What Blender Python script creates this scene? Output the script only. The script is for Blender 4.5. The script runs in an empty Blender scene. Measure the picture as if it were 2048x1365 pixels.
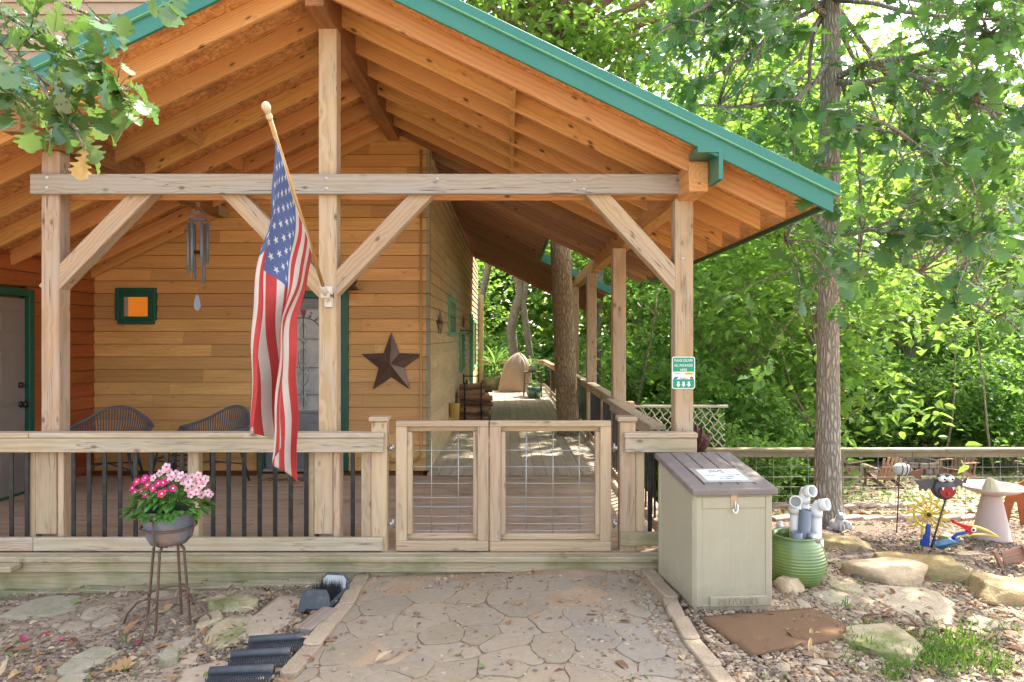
import bpy, math, random
import numpy as np
from mathutils import Vector, Matrix, noise as mnoise
random.seed(7)
RNG = np.random.default_rng(11)
R = math.radians
scene = bpy.context.scene
COL = scene.collection
F = 1365.0          # focal length in photo pixels (24 mm)
CX, CY, CZ = 1018.0, 672.0, 1.64

def W(px, py, D):
    "photo pixel at depth D -> world point (deck top is z = 0)"
    return Vector(((px - CX) / F * D, D, CZ - (py - CY) / F * D))

def smooth(a, b, x):
    t = max(0.0, min(1.0, (x - a) / (b - a)))
    return t * t * (3 - 2 * t)

def ground_z(x, y):
    z = -.10 - .042 * max(0, .5 - max(x, -6)) - .03 * max(0, min(x, 8) - .5)
    z -= .10 * max(0, min(y, 7.0) - 5.6)
    if y > 7.0:
        z -= .17 * (min(y, 16) - 7.0) + .03 * max(0, min(y, 60) - 16)
    if y > 60: z += (y - 60) * .05
    z -= .015 * max(0, 4.2 - y) if y > -20 else .3
    return z

def GP(px, py):
    "photo pixel -> point on the ground"
    lo, hi = 1.0, 60.0
    for _ in range(50):
        m = (lo + hi) / 2
        p = W(px, py, m)
        if p.z > ground_z(p.x, p.y): lo = m
        else: hi = m
    p = W(px, py, lo)
    return p

# ------------------------------------------------------------------ objects
def empty(name, loc, label=None, cat=None, group=None, rz=0):
    o = bpy.data.objects.new(name, None)
    o.empty_display_size = .1
    COL.objects.link(o); o.location = loc; o.rotation_euler.z = rz
    tag(o, label, cat, group)
    return o

def tag(o, label=None, cat=None, group=None, kind=None):
    if label: o['label'] = label
    if cat: o['category'] = cat
    if group: o['group'] = group
    if kind: o['kind'] = kind
    return o

def world_loc(o):
    v = Vector((0, 0, 0))
    while o is not None:
        v = v + o.location; o = o.parent
    return v

def kids(o):
    return [c for c in bpy.data.objects if c.parent == o]

def dup(o, loc=None, rz=None, label=None, group=None, scale=None, parent=None, children=None):
    c = o.copy(); COL.objects.link(c)
    if parent is not None: c.parent = parent
    if loc is not None: c.location = loc
    if rz is not None: c.rotation_euler = (c.rotation_euler.x, c.rotation_euler.y, rz)
    if scale is not None: c.scale = scale
    if label: c['label'] = label
    if group: c['group'] = group
    for ch in (children if children is not None else kids(o)):
        dup(ch, parent=c)
    return c

def frame(axis, up=(0, 0, 1)):
    a = Vector(axis).normalized(); u = Vector(up)
    if abs(a.dot(u.normalized())) > .98: u = Vector((0, 1, 0)) if abs(a.y) < .9 else Vector((1, 0, 0))
    s = a.cross(u).normalized(); u = s.cross(a).normalized()
    return a, s, u

class MB:
    def __init__(self):
        self.v = []; self.f = []; self.m = []; self.g = []; self.r = []; self.sm = []
    def add(self, verts, faces, g=None, r=None, mi=0, sm=False):
        b = len(self.v)
        rr = random.random() if r is None else r
        for i, p in enumerate(verts):
            self.v.append(tuple(p))
            self.g.append(tuple(g[i]) if g is not None else tuple(p))
            self.r.append(rr)
        for f in faces:
            self.f.append([b + i for i in f]); self.m.append(mi); self.sm.append(sm)
        return self
    def hexa(self, c, g=None, r=None, mi=0):
        "8 corners: bottom ring 0-3, top ring 4-7"
        return self.add(c, [(3, 2, 1, 0), (4, 5, 6, 7), (0, 1, 5, 4), (1, 2, 6, 5), (2, 3, 7, 6), (3, 0, 4, 7)], g, r, mi)
    def beam(self, p0, p1, w, h, up=(0, 0, 1), mi=0, r=None):
        "square timber from p0 to p1 (centre line), w sideways, h along up; grain along its length"
        p0, p1 = Vector(p0), Vector(p1)
        a, s, u = frame(p1 - p0, up); L = (p1 - p0).length
        c = []; g = []
        o = random.random() * 40
        for su in (-1, 1):
            for (t, ss) in ((0, -1), (1, -1), (1, 1), (0, 1)):
                c.append(p0 + a * (L * t) + s * (ss * w / 2) + u * (su * h / 2))
                g.append((o + L * t, ss * w / 2, su * h / 2))
        return self.hexa(c, g, r, mi)
    def box(self, x0, x1, y0, y1, z0, z1, mi=0, r=None):
        d = (x1 - x0, y1 - y0, z1 - z0); k = max(range(3), key=lambda i: abs(d[i]))
        cx, cy, cz = (x0 + x1) / 2, (y0 + y1) / 2, (z0 + z1) / 2
        if k == 0: return self.beam((x0, cy, cz), (x1, cy, cz), abs(d[1]), abs(d[2]), (0, 0, 1), mi, r)
        if k == 1: return self.beam((cx, y0, cz), (cx, y1, cz), abs(d[0]), abs(d[2]), (0, 0, 1), mi, r)
        return self.beam((cx, cy, z0), (cx, cy, z1), abs(d[0]), abs(d[1]), (0, 1, 0), mi, r)
    def tube(self, pts, rad, n=8, mi=0, cap=True, r=None, sm=True):
        pts = [Vector(p) for p in pts]
        rad = [rad] * len(pts) if not hasattr(rad, '__len__') else rad
        V = []; G = []; Fc = []; L = 0
        ref = None
        for i, p in enumerate(pts):
            d = (pts[min(i + 1, len(pts) - 1)] - pts[max(i - 1, 0)])
            if d.length < 1e-9: d = Vector((0, 0, 1))
            d.normalize()
            if ref is None:
                ref = d.orthogonal().normalized()
            ref = (ref - d * ref.dot(d))
            if ref.length < 1e-6: ref = d.orthogonal()
            ref.normalize(); b = d.cross(ref)
            if i: L += (p - pts[i - 1]).length
            for k in range(n):
                an = 2 * math.pi * k / n
                q = p + (ref * math.cos(an) + b * math.sin(an)) * rad[i]
                V.append(q); G.append((L, math.cos(an) * rad[i], math.sin(an) * rad[i]))
        for i in range(len(pts) - 1):
            for k in range(n):
                a0 = i * n + k; a1 = i * n + (k + 1) % n
                Fc.append((a0, a1, a1 + n, a0 + n))
        if cap:
            Fc.append(tuple(reversed(range(n)))); Fc.append(tuple(range((len(pts) - 1) * n, len(pts) * n)))
        return self.add(V, Fc, G, r, mi, sm)
    def lathe(self, prof, c=(0, 0, 0), n=24, mi=0, axis=None, r=None, sm=True):
        "prof: (radius, height) pairs"
        c = Vector(c)
        a, s, u = frame(axis, (0, 1, 0)) if axis is not None else (Vector((0, 0, 1)), Vector((1, 0, 0)), Vector((0, 1, 0)))
        if axis is not None and a.cross(s).dot(u) < 0: u = -u
        V = []; Fc = []
        for (rr, h) in prof:
            for k in range(n):
                an = 2 * math.pi * k / n
                V.append(c + a * h + (s * math.cos(an) + u * math.sin(an)) * max(rr, 1e-4))
        for i in range(len(prof) - 1):
            for k in range(n):
                a0 = i * n + k; a1 = i * n + (k + 1) % n
                Fc.append((a0, a1, a1 + n, a0 + n))
        if prof[0][0] > 1e-3 : pass
        return self.add(V, Fc, None, r, mi, sm)
    def prism(self, poly, o, ax, ay, n, th, mi=0, r=None):
        "flat outline (2D points in ax, ay) from o, thickness th along n (starting at o)"
        o, ax, ay, n = Vector(o), Vector(ax), Vector(ay), Vector(n)
        k = len(poly)
        V = [o + ax * p[0] + ay * p[1] for p in poly]
        V += [q + n * th for q in V]
        Fc = [tuple(reversed(range(k))), tuple(range(k, 2 * k))]
        for i in range(k):
            j = (i + 1) % k
            Fc.append((i, j, j + k, i + k))
        return self.add(V, Fc, None, r, mi)
    def sphere(self, c, rx, ry=None, rz=None, nu=14, nv=8, mi=0, r=None, rot=None):
        ry = rx if ry is None else ry; rz = rx if rz is None else rz
        V = []; Fc = []
        for i in range(nv + 1):
            th = math.pi * i / nv
            for k in range(nu):
                an = 2 * math.pi * k / nu
                q = Vector((rx * math.sin(th) * math.cos(an), ry * math.sin(th) * math.sin(an), rz * math.cos(th)))
                if rot is not None: q = rot @ q
                V.append(Vector(c) + q)
        for i in range(nv):
            for k in range(nu):
                a0 = i * nu + k; a1 = i * nu + (k + 1) % nu
                Fc.append((a0, a0 + nu, a1 + nu, a1))
        return self.add(V, Fc, None, r, mi, True)
    def build(self, name, mats, parent=None, bevel=0, loc=None, segs=1, fixn=False):
        mats = mats if isinstance(mats, (list, tuple)) else [mats]
        org = world_loc(parent) if parent is not None else Vector(loc if loc is not None else (0, 0, 0))
        me = bpy.data.meshes.new(name)
        me.from_pydata([(p[0] - org.x, p[1] - org.y, p[2] - org.z) for p in self.v], [], self.f)
        for m in mats: me.materials.append(m)
        me.polygons.foreach_set('material_index', self.m)
        me.polygons.foreach_set('use_smooth', self.sm)
        a = me.attributes.new('gco', 'FLOAT_VECTOR', 'POINT'); a.data.foreach_set('vector', [x for g in self.g for x in g])
        a = me.attributes.new('rnd', 'FLOAT', 'POINT'); a.data.foreach_set('value', self.r)
        if fixn:
            import bmesh
            bm = bmesh.new(); bm.from_mesh(me); bmesh.ops.recalc_face_normals(bm, faces=bm.faces); bm.to_mesh(me); bm.free()
        me.update()
        o = bpy.data.objects.new(name, me); COL.objects.link(o)
        if parent is not None: o.parent = parent
        else: o.location = org
        if bevel:
            md = o.modifiers.new('bevel', 'BEVEL'); md.width = bevel; md.segments = segs; md.limit_method = 'ANGLE'; md.angle_limit = R(40)
        return o

def mesh_np(name, V, Fidx, mat, parent=None, loc=None, rnd=None, smooth_=False, mi=None):
    "fast mesh from numpy arrays: V (n,3), Fidx (m,k)"
    org = np.array(world_loc(parent) if parent is not None else (loc if loc is not None else (0, 0, 0)))
    me = bpy.data.meshes.new(name)
    n = len(V); m, k = Fidx.shape
    me.vertices.add(n); me.vertices.foreach_set('co', (V - org).astype(np.float32).ravel())
    me.loops.add(m * k); me.loops.foreach_set('vertex_index', Fidx.astype(np.int32).ravel())
    me.polygons.add(m); me.polygons.foreach_set('loop_start', (np.arange(m) * k).astype(np.int32))
    me.polygons.foreach_set('use_smooth', np.full(m, smooth_, dtype=bool))
    for mm in (mat if isinstance(mat, (list, tuple)) else [mat]): me.materials.append(mm)
    if mi is not None: me.polygons.foreach_set('material_index', mi.astype(np.int32))
    if rnd is not None:
        a = me.attributes.new('rnd', 'FLOAT', 'POINT'); a.data.foreach_set('value', rnd.astype(np.float32))
    me.update(calc_edges=True)
    o = bpy.data.objects.new(name, me); COL.objects.link(o)
    if parent is not None: o.parent = parent
    else: o.location = Vector(org)
    return o

def text_mb(body, size, o, ax, ay, n, th, mat, name, parent, align='CENTER', lift=.0, xscale=1.0, loc=None):
    "lettering as a mesh standing th proud of the plane (o; ax right, ay up, n outward)"
    cu = bpy.data.curves.new('lettering', 'FONT'); cu.body = body; cu.size = size; cu.align_x = align; cu.align_y = 'CENTER'
    cu.extrude = th / 2; cu.resolution_u = 3
    t = bpy.data.objects.new('lettering', cu); COL.objects.link(t)
    dg = bpy.context.evaluated_depsgraph_get()
    me = bpy.data.meshes.new_from_object(t.evaluated_get(dg))
    bpy.data.objects.remove(t); bpy.data.curves.remove(cu)
    ax, ay, n = Vector(ax).normalized(), Vector(ay).normalized(), Vector(n).normalized()
    org = world_loc(parent) if parent is not None else Vector(loc if loc else (0, 0, 0))
    M = Matrix(((ax.x * xscale, ay.x, n.x, 0), (ax.y * xscale, ay.y, n.y, 0), (ax.z * xscale, ay.z, n.z, 0), (0, 0, 0, 1)))
    me.transform(Matrix.Translation(Vector(o) + n * (th / 2 + lift) - org) @ M)
    me.materials.clear(); me.materials.append(mat)
    ob = bpy.data.objects.new(name, me); COL.objects.link(ob)
    if parent is not None: ob.parent = parent
    return ob
# ------------------------------------------------------------------ materials
class NT:
    def __init__(self, name):
        self.mat = bpy.data.materials.new(name); self.mat.use_nodes = True
        self.t = self.mat.node_tree; self.t.nodes.clear()
        self.out = self.t.nodes.new('ShaderNodeOutputMaterial')
    def n(self, typ, **kw):
        nd = self.t.nodes.new('ShaderNode' + typ)
        for k, v in kw.items():
            if hasattr(nd, k) and k not in nd.inputs: setattr(nd, k, v)
            else: self.put(nd.inputs[k], v)
        return nd
    def put(self, sock, v):
        if isinstance(v, bpy.types.NodeSocket): self.t.links.new(v, sock)
        elif isinstance(v, bpy.types.Node): self.t.links.new(v.outputs[0], sock)
        elif isinstance(v, (tuple, list)) and len(v) == 3 and sock.type == 'RGBA': sock.default_value = (*v, 1)
        else: sock.default_value = v
    def math(self, op, a, b=None, c=None, clamp=False):
        nd = self.t.nodes.new('ShaderNodeMath'); nd.operation = op; nd.use_clamp = clamp
        for i, v in enumerate((a, b, c)):
            if v is not None: self.put(nd.inputs[i], v)
        return nd.outputs[0]
    def vec(self, x, y, z):
        nd = self.t.nodes.new('ShaderNodeCombineXYZ')
        for i, v in enumerate((x, y, z)): self.put(nd.inputs[i], v)
        return nd.outputs[0]
    def sep(self, v):
        nd = self.t.nodes.new('ShaderNodeSeparateXYZ'); self.put(nd.inputs[0], v); return nd.outputs
    def mix(self, f, a, b, typ='MIX'):
        nd = self.t.nodes.new('ShaderNodeMix'); nd.data_type = 'RGBA'; nd.blend_type = typ; nd.clamp_factor = True
        self.put(nd.inputs[0], f); self.put(nd.inputs[6], a); self.put(nd.inputs[7], b)
        return nd.outputs[2]
    def ramp(self, f, lo, hi, a=0.0, b=1.0):
        nd = self.t.nodes.new('ShaderNodeMapRange'); nd.clamp = True
        for i, v in enumerate((f, lo, hi, a, b)): self.put(nd.inputs[i], v)
        return nd.outputs[0]
    def noise(self, vec, scale, detail=3, rough=.55, dist=0):
        nd = self.t.nodes.new('ShaderNodeTexNoise')
        if vec is not None: self.put(nd.inputs['Vector'], vec)
        nd.inputs['Scale'].default_value = scale; nd.inputs['Detail'].default_value = detail
        nd.inputs['Roughness'].default_value = rough; nd.inputs['Distortion'].default_value = dist
        return nd.outputs[0]
    def voro(self, vec, scale, feature='F1', out=0, dim='3D'):
        nd = self.t.nodes.new('ShaderNodeTexVoronoi'); nd.feature = feature; nd.voronoi_dimensions = dim
        if vec is not None: self.put(nd.inputs['Vector'], vec)
        nd.inputs['Scale'].default_value = scale
        return nd.outputs[out]
    def attr(self, name, out=2):
        nd = self.t.nodes.new('ShaderNodeAttribute'); nd.attribute_name = name
        return nd.outputs[{'c': 0, 'v': 1, 'f': 2}.get(out, out)]
    def objco(self): return self.n('TexCoord').outputs['Object']
    def geo(self): return self.n('NewGeometry').outputs['Position']
    def hsv(self, col, h=.5, s=1.0, v=1.0):
        nd = self.t.nodes.new('ShaderNodeHueSaturation')
        self.put(nd.inputs['Hue'], h); self.put(nd.inputs['Saturation'], s); self.put(nd.inputs['Value'], v); self.put(nd.inputs['Color'], col)
        return nd.outputs[0]
    def bump(self, h, s=.3, d=.01):
        nd = self.t.nodes.new('ShaderNodeBump'); self.put(nd.inputs['Height'], h)
        nd.inputs['Strength'].default_value = s; nd.inputs['Distance'].default_value = d
        return nd.outputs[0]
    def done(self, col, rough=.6, metal=0.0, bump=None, spec=.4, coat=0.0, emis=None, emis_s=0):
        b = self.t.nodes.new('ShaderNodeBsdfPrincipled')
        self.put(b.inputs['Base Color'], col); self.put(b.inputs['Roughness'], rough); self.put(b.inputs['Metallic'], metal)
        b.inputs['Specular IOR Level'].default_value = spec; b.inputs['Coat Weight'].default_value = coat
        if emis is not None:
            self.put(b.inputs['Emission Color'], emis); b.inputs['Emission Strength'].default_value = emis_s
        if bump is not None: self.put(b.inputs['Normal'], bump)
        self.t.links.new(b.outputs[0], self.out.inputs[0])
        return self.mat

def wood(name, c1, c2, ring=55, rough=.75, knots=.5, weather=None, wamt=0.0, moss=0.0, var=.25, huev=.02, grain=.5, bumps=.25, stain=0.0, cracks=0.0):
    t = NT(name)
    g = t.sep(t.attr('gco', 'v')); r = t.attr('rnd', 'f')
    ox = t.math('MULTIPLY_ADD', r, 61.7, g[0])
    oy = t.math('ADD', g[1], t.math('MULTIPLY_ADD', r, .11, -.09))
    oz = t.math('ADD', g[2], t.math('MULTIPLY_ADD', t.math('FRACT', t.math('MULTIPLY', r, 17.3)), .10, -.11))
    slow = t.noise(t.vec(t.math('MULTIPLY', ox, 1.1), t.math('MULTIPLY', g[1], 6), t.math('MULTIPLY', g[2], 6)), 1.0, 2)
    rad = t.math('SQRT', t.math('ADD', t.math('MULTIPLY', oy, oy), t.math('MULTIPLY', oz, oz)))
    rad = t.math('MULTIPLY_ADD', slow, .10, rad)
    # knots
    kv = t.vec(t.math('MULTIPLY', ox, 4.2), t.math('MULTIPLY', g[1], 8), t.math('MULTIPLY', g[2], 8))
    kd = t.voro(kv, 1.0)
    knot = t.ramp(kd, .05, .15, 1.0, 0.0)
    kring = t.ramp(kd, .08, .42, 1.0, 0.0)
    rad = t.math('MULTIPLY_ADD', kring, .03, rad)
    rings = t.math('SINE', t.math('MULTIPLY', rad, t.math('MULTIPLY_ADD', t.math('FRACT', t.math('MULTIPLY', r, 29.1)), ring * 5.5, ring * 3.2)))
    rings = t.ramp(rings, -.6, 1.0)
    fine = t.noise(t.vec(t.math('MULTIPLY', ox, 3.0), t.math('MULTIPLY', g[1], 160), t.math('MULTIPLY', g[2], 160)), 1.0, 2)
    f = t.math('MULTIPLY_ADD', fine, 1.0 - grain, t.math('MULTIPLY', rings, grain))
    col = t.mix(f, c1, c2)
    col = t.hsv(col, t.math('MULTIPLY_ADD', r, huev, .5 - huev / 2), 1.0,
                t.math('MULTIPLY_ADD', t.math('FRACT', t.math('MULTIPLY', r, 7.31)), var, 1 - var / 2))
    blot = t.noise(t.vec(t.math('MULTIPLY', ox, .9), t.math('MULTIPLY', g[1], 5), t.math('MULTIPLY', g[2], 5)), 1.6, 4, .65)
    if weather is not None:
        col = t.mix(t.math('MULTIPLY', t.ramp(blot, .38, .66), wamt), col, weather)
    if stain:
        col = t.mix(t.math('MULTIPLY', t.ramp(t.noise(t.geo(), 1.3, 4, .6), .52, .68), stain), col, (.05, .03, .02))
    if moss:
        mz = t.noise(t.geo(), 2.3, 4, .6)
        col = t.mix(t.math('MULTIPLY', t.ramp(mz, .45, .66), moss), col, (.13, .15, .05))
    if cracks:
        cn = t.noise(t.vec(t.math('MULTIPLY', ox, .8), t.math('MULTIPLY', g[1], 22), t.math('MULTIPLY', g[2], 22)), 1.0, 2)
        ck = t.ramp(t.math('ABSOLUTE', t.math('SUBTRACT', cn, .5)), .004, .016, 1.0, 0.0)
        ck = t.math('MULTIPLY', ck, t.ramp(blot, .42, .6))
        col = t.mix(t.math('MULTIPLY', ck, cracks), col, (.10, .06, .035))
    if knots:
        col = t.mix(t.math('MULTIPLY', knot, knots), col, (.07, .035, .015))
    return t.done(col, rough, 0, t.bump(f, bumps, .004), .25)

def plain(name, col, rough=.5, metal=0.0, var=.12, scale=8.0, bump=.05, spec=.4, coat=0.0, dirt=None, damt=.4):
    t = NT(name)
    n = t.noise(t.objco(), scale, 4, .6)
    c = t.hsv((*col, 1), .5, 1.0, t.math('MULTIPLY_ADD', n, var * 2, 1 - var))
    if dirt is not None:
        c = t.mix(t.math('MULTIPLY', t.ramp(t.noise(t.objco(), scale * .5, 5, .65), .5, .68), damt), c, dirt)
    fine = t.noise(t.objco(), scale * 12, 3)
    return t.done(c, t.math('MULTIPLY_ADD', n, .2, rough - .1), metal, t.bump(fine, bump, .003), spec, coat)

def leafmat(name, c_dark, c_light, trans=.45, rough=.45, spec=.35, brown=0.0, trans_col=(.35, .55, .06)):
    t = NT(name)
    r = t.attr('rnd', 'f'); oi = t.n('ObjectInfo').outputs['Random']
    c = t.mix(r, c_dark, c_light)
    c = t.hsv(c, t.math('MULTIPLY_ADD', oi, .03, .485), 1.0, t.math('MULTIPLY_ADD', t.math('FRACT', t.math('MULTIPLY', r, 13.7)), .5, .75))
    if brown: c = t.mix(t.math('GREATER_THAN', r, 1 - brown), c, (.25, .12, .04))
    b = t.n('BsdfPrincipled', **{'Base Color': c, 'Roughness': rough, 'Specular IOR Level': spec})
    tc = t.mix(.55, c, trans_col)
    tr = t.n('BsdfTranslucent', **{'Color': tc})
    m = t.n('MixShader'); t.put(m.inputs[0], trans); t.t.links.new(b.outputs[0], m.inputs[1]); t.t.links.new(tr.outputs[0], m.inputs[2])
    t.t.links.new(m.outputs[0], t.out.inputs[0])
    return t.mat

def bark(name, c1=(.52, .445, .35), c2=(.15, .12, .092), sc=.75):
    t = NT(name)
    g = t.sep(t.objco())
    n0 = t.noise(t.objco(), 3 * sc, 3)
    v = t.vec(t.math('MULTIPLY_ADD', n0, .10, t.math('MULTIPLY', g[0], 1.0)), g[1], t.math('MULTIPLY', g[2], .22))
    d = t.voro(v, 42 * sc, 'DISTANCE_TO_EDGE')
    f = t.ramp(d, .02, .30)
    n = t.noise(t.objco(), 30 * sc, 4, .65)
    c = t.mix(t.math('MULTIPLY_ADD', n, .5, t.math('MULTIPLY', f, .6)), c2, c1)
    c = t.mix(t.math('MULTIPLY', t.ramp(t.noise(t.objco(), 4 * sc, 3), .5, .7), .45), c, (.22, .22, .17))
    h = t.math('ADD', f, t.math('MULTIPLY', n, .6))
    return t.done(c, .9, 0, t.bump(h, .9, .02), .15)

def stone(name, c1, c2, moss=0.0, sc=6.0, stain=None):
    t = NT(name)
    p = t.geo(); oi = t.n('ObjectInfo').outputs['Random']
    n = t.noise(p, sc, 6, .65, .3); n2 = t.noise(p, sc * 9, 4, .7)
    c = t.mix(t.ramp(n, .3, .7), c1, c2)
    c = t.hsv(c, .5, 1.0, t.math('ADD', t.math('MULTIPLY_ADD', oi, .2, .62), t.math('MULTIPLY', n2, .55)))
    if stain is not None: c = t.mix(t.ramp(t.noise(p, sc * .6, 4, .6), .5, .62), c, stain)
    if moss: c = t.mix(t.math('MULTIPLY', t.ramp(t.noise(p, 3.2, 5, .65), .46, .6), moss), c, (.14, .16, .045))
    pit = t.voro(p, sc * 14)
    h = t.math('ADD', t.math('MULTIPLY', n, 1.2), t.math('MULTIPLY_ADD', n2, .5, t.math('MULTIPLY', pit, .3)))
    return t.done(c, .88, 0, t.bump(h, .6, .02), .2)

M = {}
M['post'] = wood('weathered_post_timber', (.53, .37, .22), (.38, .235, .12), 42, .8, .75, (.42, .36, .29), .55, var=.18, cracks=0.8)
M['greybeam'] = wood('weathered_grey_timber', (.42, .345, .265), (.29, .225, .16), 38, .85, .8, (.36, .33, .29), .6, var=.2, cracks=0.9)
M['rail'] = wood('pale_rail_timber', (.53, .41, .275), (.37, .25, .145), 34, .8, .7, (.46, .42, .35), .5, moss=.18, var=.2, cracks=0.6)
M['gate'] = wood('pale_gate_timber', (.52, .385, .245), (.41, .27, .155), 36, .75, .5, (.46, .38, .28), .3, moss=.1, var=.3, cracks=0.6)
M['rim'] = wood('mossy_rim_timber', (.50, .40, .25), (.34, .25, .14), 30, .88, .5, (.36, .33, .22), .6, moss=.65, var=.2)
M['rafter'] = wood('orange_rafter_timber', (.66, .34, .12), (.47, .21, .062), 40, .6, .95, (.50, .30, .13), .3, var=.3)
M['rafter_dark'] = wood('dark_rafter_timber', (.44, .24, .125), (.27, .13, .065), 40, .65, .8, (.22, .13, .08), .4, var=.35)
M['ridge'] = wood('ridge_beam_timber', (.36, .16, .06), (.22, .085, .03), 40, .6, .6, (.12, .06, .03), .5)
M['siding'] = wood('honey_lap_siding', (.69, .385, .135), (.56, .285, .085), 30, .5, .3, (.47, .235, .075), .5, var=.46, grain=.35, huev=.012)
M['siding_red'] = wood('red_lap_siding', (.46, .135, .040), (.34, .085, .024), 30, .5, .3, (.26, .085, .025), .5, var=.25, grain=.35)
M['siding_grey'] = wood('weathered_lap_siding', (.68, .49, .28), (.54, .37, .195), 30, .75, .3, (.44, .33, .20), .6, moss=.12, var=.22, grain=.4)
M['corner'] = wood('green_grey_corner_board', (.30, .28, .18), (.22, .2, .12), 30, .8, .2, (.28, .28, .2), .6, moss=.3)
M['deck'] = wood('brown_deck_boards', (.53, .395, .265), (.36, .25, .155), 30, .6, .5, (.45, .36, .28), .6, var=.3, stain=.25)
M['deck_grey'] = wood('grey_deck_boards', (.54, .47, .36), (.43, .355, .26), 34, .75, .5, (.40, .355, .28), .6, var=.22)
M['woodgrey'] = wood('grey_scrap_timber', (.30, .22, .16), (.17, .115, .08), 36, .85, .3, (.3, .26, .22), .5)
M['fence'] = wood('old_fence_timber', (.25, .20, .13), (.165, .125, .08), 30, .9, .4, (.27, .26, .17), .6, moss=.5)
M['log'] = wood('split_firewood', (.55, .32, .16), (.30, .16, .08), 30, .9, .3, (.16, .12, .09), .7, var=1.0)
M['adir'] = wood('faded_brown_chair_slats', (.36, .215, .15), (.27, .155, .105), 20, .6, .0, (.30, .19, .14), .5, var=.15)

def _osb():
    t = NT('flake_board')
    p = t.attr('gco', 'v')
    d = t.noise(p, 9, 2)
    pv = t.n('VectorMath', operation='ADD'); t.put(pv.inputs[0], p); t.put(pv.inputs[1], t.vec(t.math('MULTIPLY', d, .12), 0, 0))
    s = t.n('Mapping'); t.put(s.inputs['Vector'], pv.outputs[0]); s.inputs['Scale'].default_value = (26, 60, 10); s.inputs['Rotation'].default_value = (0, 0, .5)
    a = t.voro(s.outputs[0], 1.0, out=1)
    s2 = t.n('Mapping'); t.put(s2.inputs['Vector'], pv.outputs[0]); s2.inputs['Scale'].default_value = (70, 22, 10); s2.inputs['Rotation'].default_value = (0, 0, -.4)
    b = t.voro(s2.outputs[0], 1.0, out=1)
    f = t.math('MULTIPLY_ADD', t.sep(a)[0], .6, t.math('MULTIPLY', t.sep(b)[1], .5))
    c = t.mix(f, (.34, .125, .036), (.72, .37, .14))
    c = t.mix(t.math('MULTIPLY', t.ramp(t.noise(p, 2.2, 4, .6), .55, .7), .6), c, (.12, .05, .02))
    return t.done(c, .6, 0, t.bump(f, .35, .004), .3)
M['osb'] = _osb()
def _steel_green(name, c):
    t = NT(name)
    n = t.noise(t.geo(), 1.4, 3); n2 = t.noise(t.geo(), 60, 3)
    col = t.hsv((*c, 1), .5, t.math('MULTIPLY_ADD', n, -.2, 1.1), t.math('MULTIPLY_ADD', n, .3, .85))
    return t.done(col, t.math('MULTIPLY_ADD', n2, .15, .25), 0.0, t.bump(n, .06, .05), .55)
M['green'] = _steel_green('green_painted_steel', (.022, .165, .112))
M['greentrim'] = plain('dark_green_paint', (.008, .085, .05), .4, var=.2, scale=14)
M['greenlight'] = plain('light_green_paint', (.16, .40, .22), .45, var=.15)
M['door'] = plain('grey_brown_door_paint', (.23, .195, .165), .42, var=.08)
M['door2'] = plain('slate_grey_door_paint', (.20, .185, .18), .4, var=.08)
M['black'] = plain('black_powder_coat', (.012, .012, .014), .38, var=.3, scale=20, dirt=(.08, .09, .06), damt=.35)
M['iron'] = plain('rusty_iron', (.16, .095, .065), .75, .25, .3, 18, .3, dirt=(.075, .05, .045), damt=.6)
M['wire'] = plain('galvanised_wire', (.44, .44, .42), .45, .7, .1)
M['fencewire'] = plain('dull_fence_wire', (.38, .37, .35), .6, .5, .2)
M['galv'] = plain('bright_zinc', (.62, .62, .62), .32, .8, .1)
M['bolt'] = plain('galvanised_bolt', (.6, .6, .57), .4, .5, .1)
M['binbody'] = plain('tan_moulded_plastic', (.43, .385, .265), .5, var=.05, scale=5, bump=.12, dirt=(.38, .33, .22), damt=.25)
def _bin():
    t = NT('tan_moulded_grain_plastic')
    g = t.sep(t.objco()); v = t.vec(t.math('MULTIPLY', g[0], 90), t.math('MULTIPLY', g[1], 90), t.math('MULTIPLY', g[2], 5))
    gr = t.noise(v, 1.0, 3); n = t.noise(t.objco(), 3.5, 5, .65)
    c = t.hsv((.39, .35, .24, 1), .5, 1.0, t.math('MULTIPLY_ADD', n, .22, t.math('MULTIPLY_ADD', gr, .14, .82)))
    d = t.math('MULTIPLY', t.ramp(t.math('ADD', g[2], t.math('MULTIPLY', t.noise(t.objco(), 9, 4, .7), -.20)), -.10, .06, 1.0, 0.0), .6)
    c = t.mix(d, c, (.27, .20, .13))
    sc = t.math('MULTIPLY', t.ramp(t.noise(t.objco(), 6, 6, .75), .60, .70), .35)
    c = t.mix(sc, c, (.50, .46, .36))
    return t.done(c, .55, 0, t.bump(gr, .35, .003), .35)
M['binbody'] = _bin()
M['lattice'] = plain('cream_lattice_plastic', (.46, .42, .33), .5)
M['binlid'] = plain('brown_moulded_plastic', (.185, .148, .13), .6, var=.2, scale=9, dirt=(.27, .23, .2), damt=.4)
M['binslot'] = plain('dark_lid_slot', (.03, .02, .018), .7)
M['white'] = plain('white_plastic', (.74, .74, .70), .35, var=.05, dirt=(.5, .48, .4), damt=.2)
M['pvcgrey'] = plain('grey_plastic_pipe', (.17, .185, .215), .4, var=.06)
M['paper'] = plain('white_paper', (.78, .78, .76), .6, var=.04)
M['tape'] = plain('clear_tape', (.34, .30, .27), .25, var=.1)
M['ink'] = plain('black_ink', (.03, .03, .035), .6)
M['padlock'] = plain('brass_hasp', (.48, .35, .22), .4, .4, .15)
M['signgreen'] = plain('green_sign_enamel', (.012, .27, .135), .35, var=.05)
M['signwhite'] = plain('white_sign_enamel', (.78, .80, .78), .35, var=.04)
M['signyellow'] = plain('yellow_sign_enamel', (.85, .52, .03), .4, var=.04)
M['signred'] = plain('red_sign_enamel', (.65, .06, .03), .4)
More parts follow.
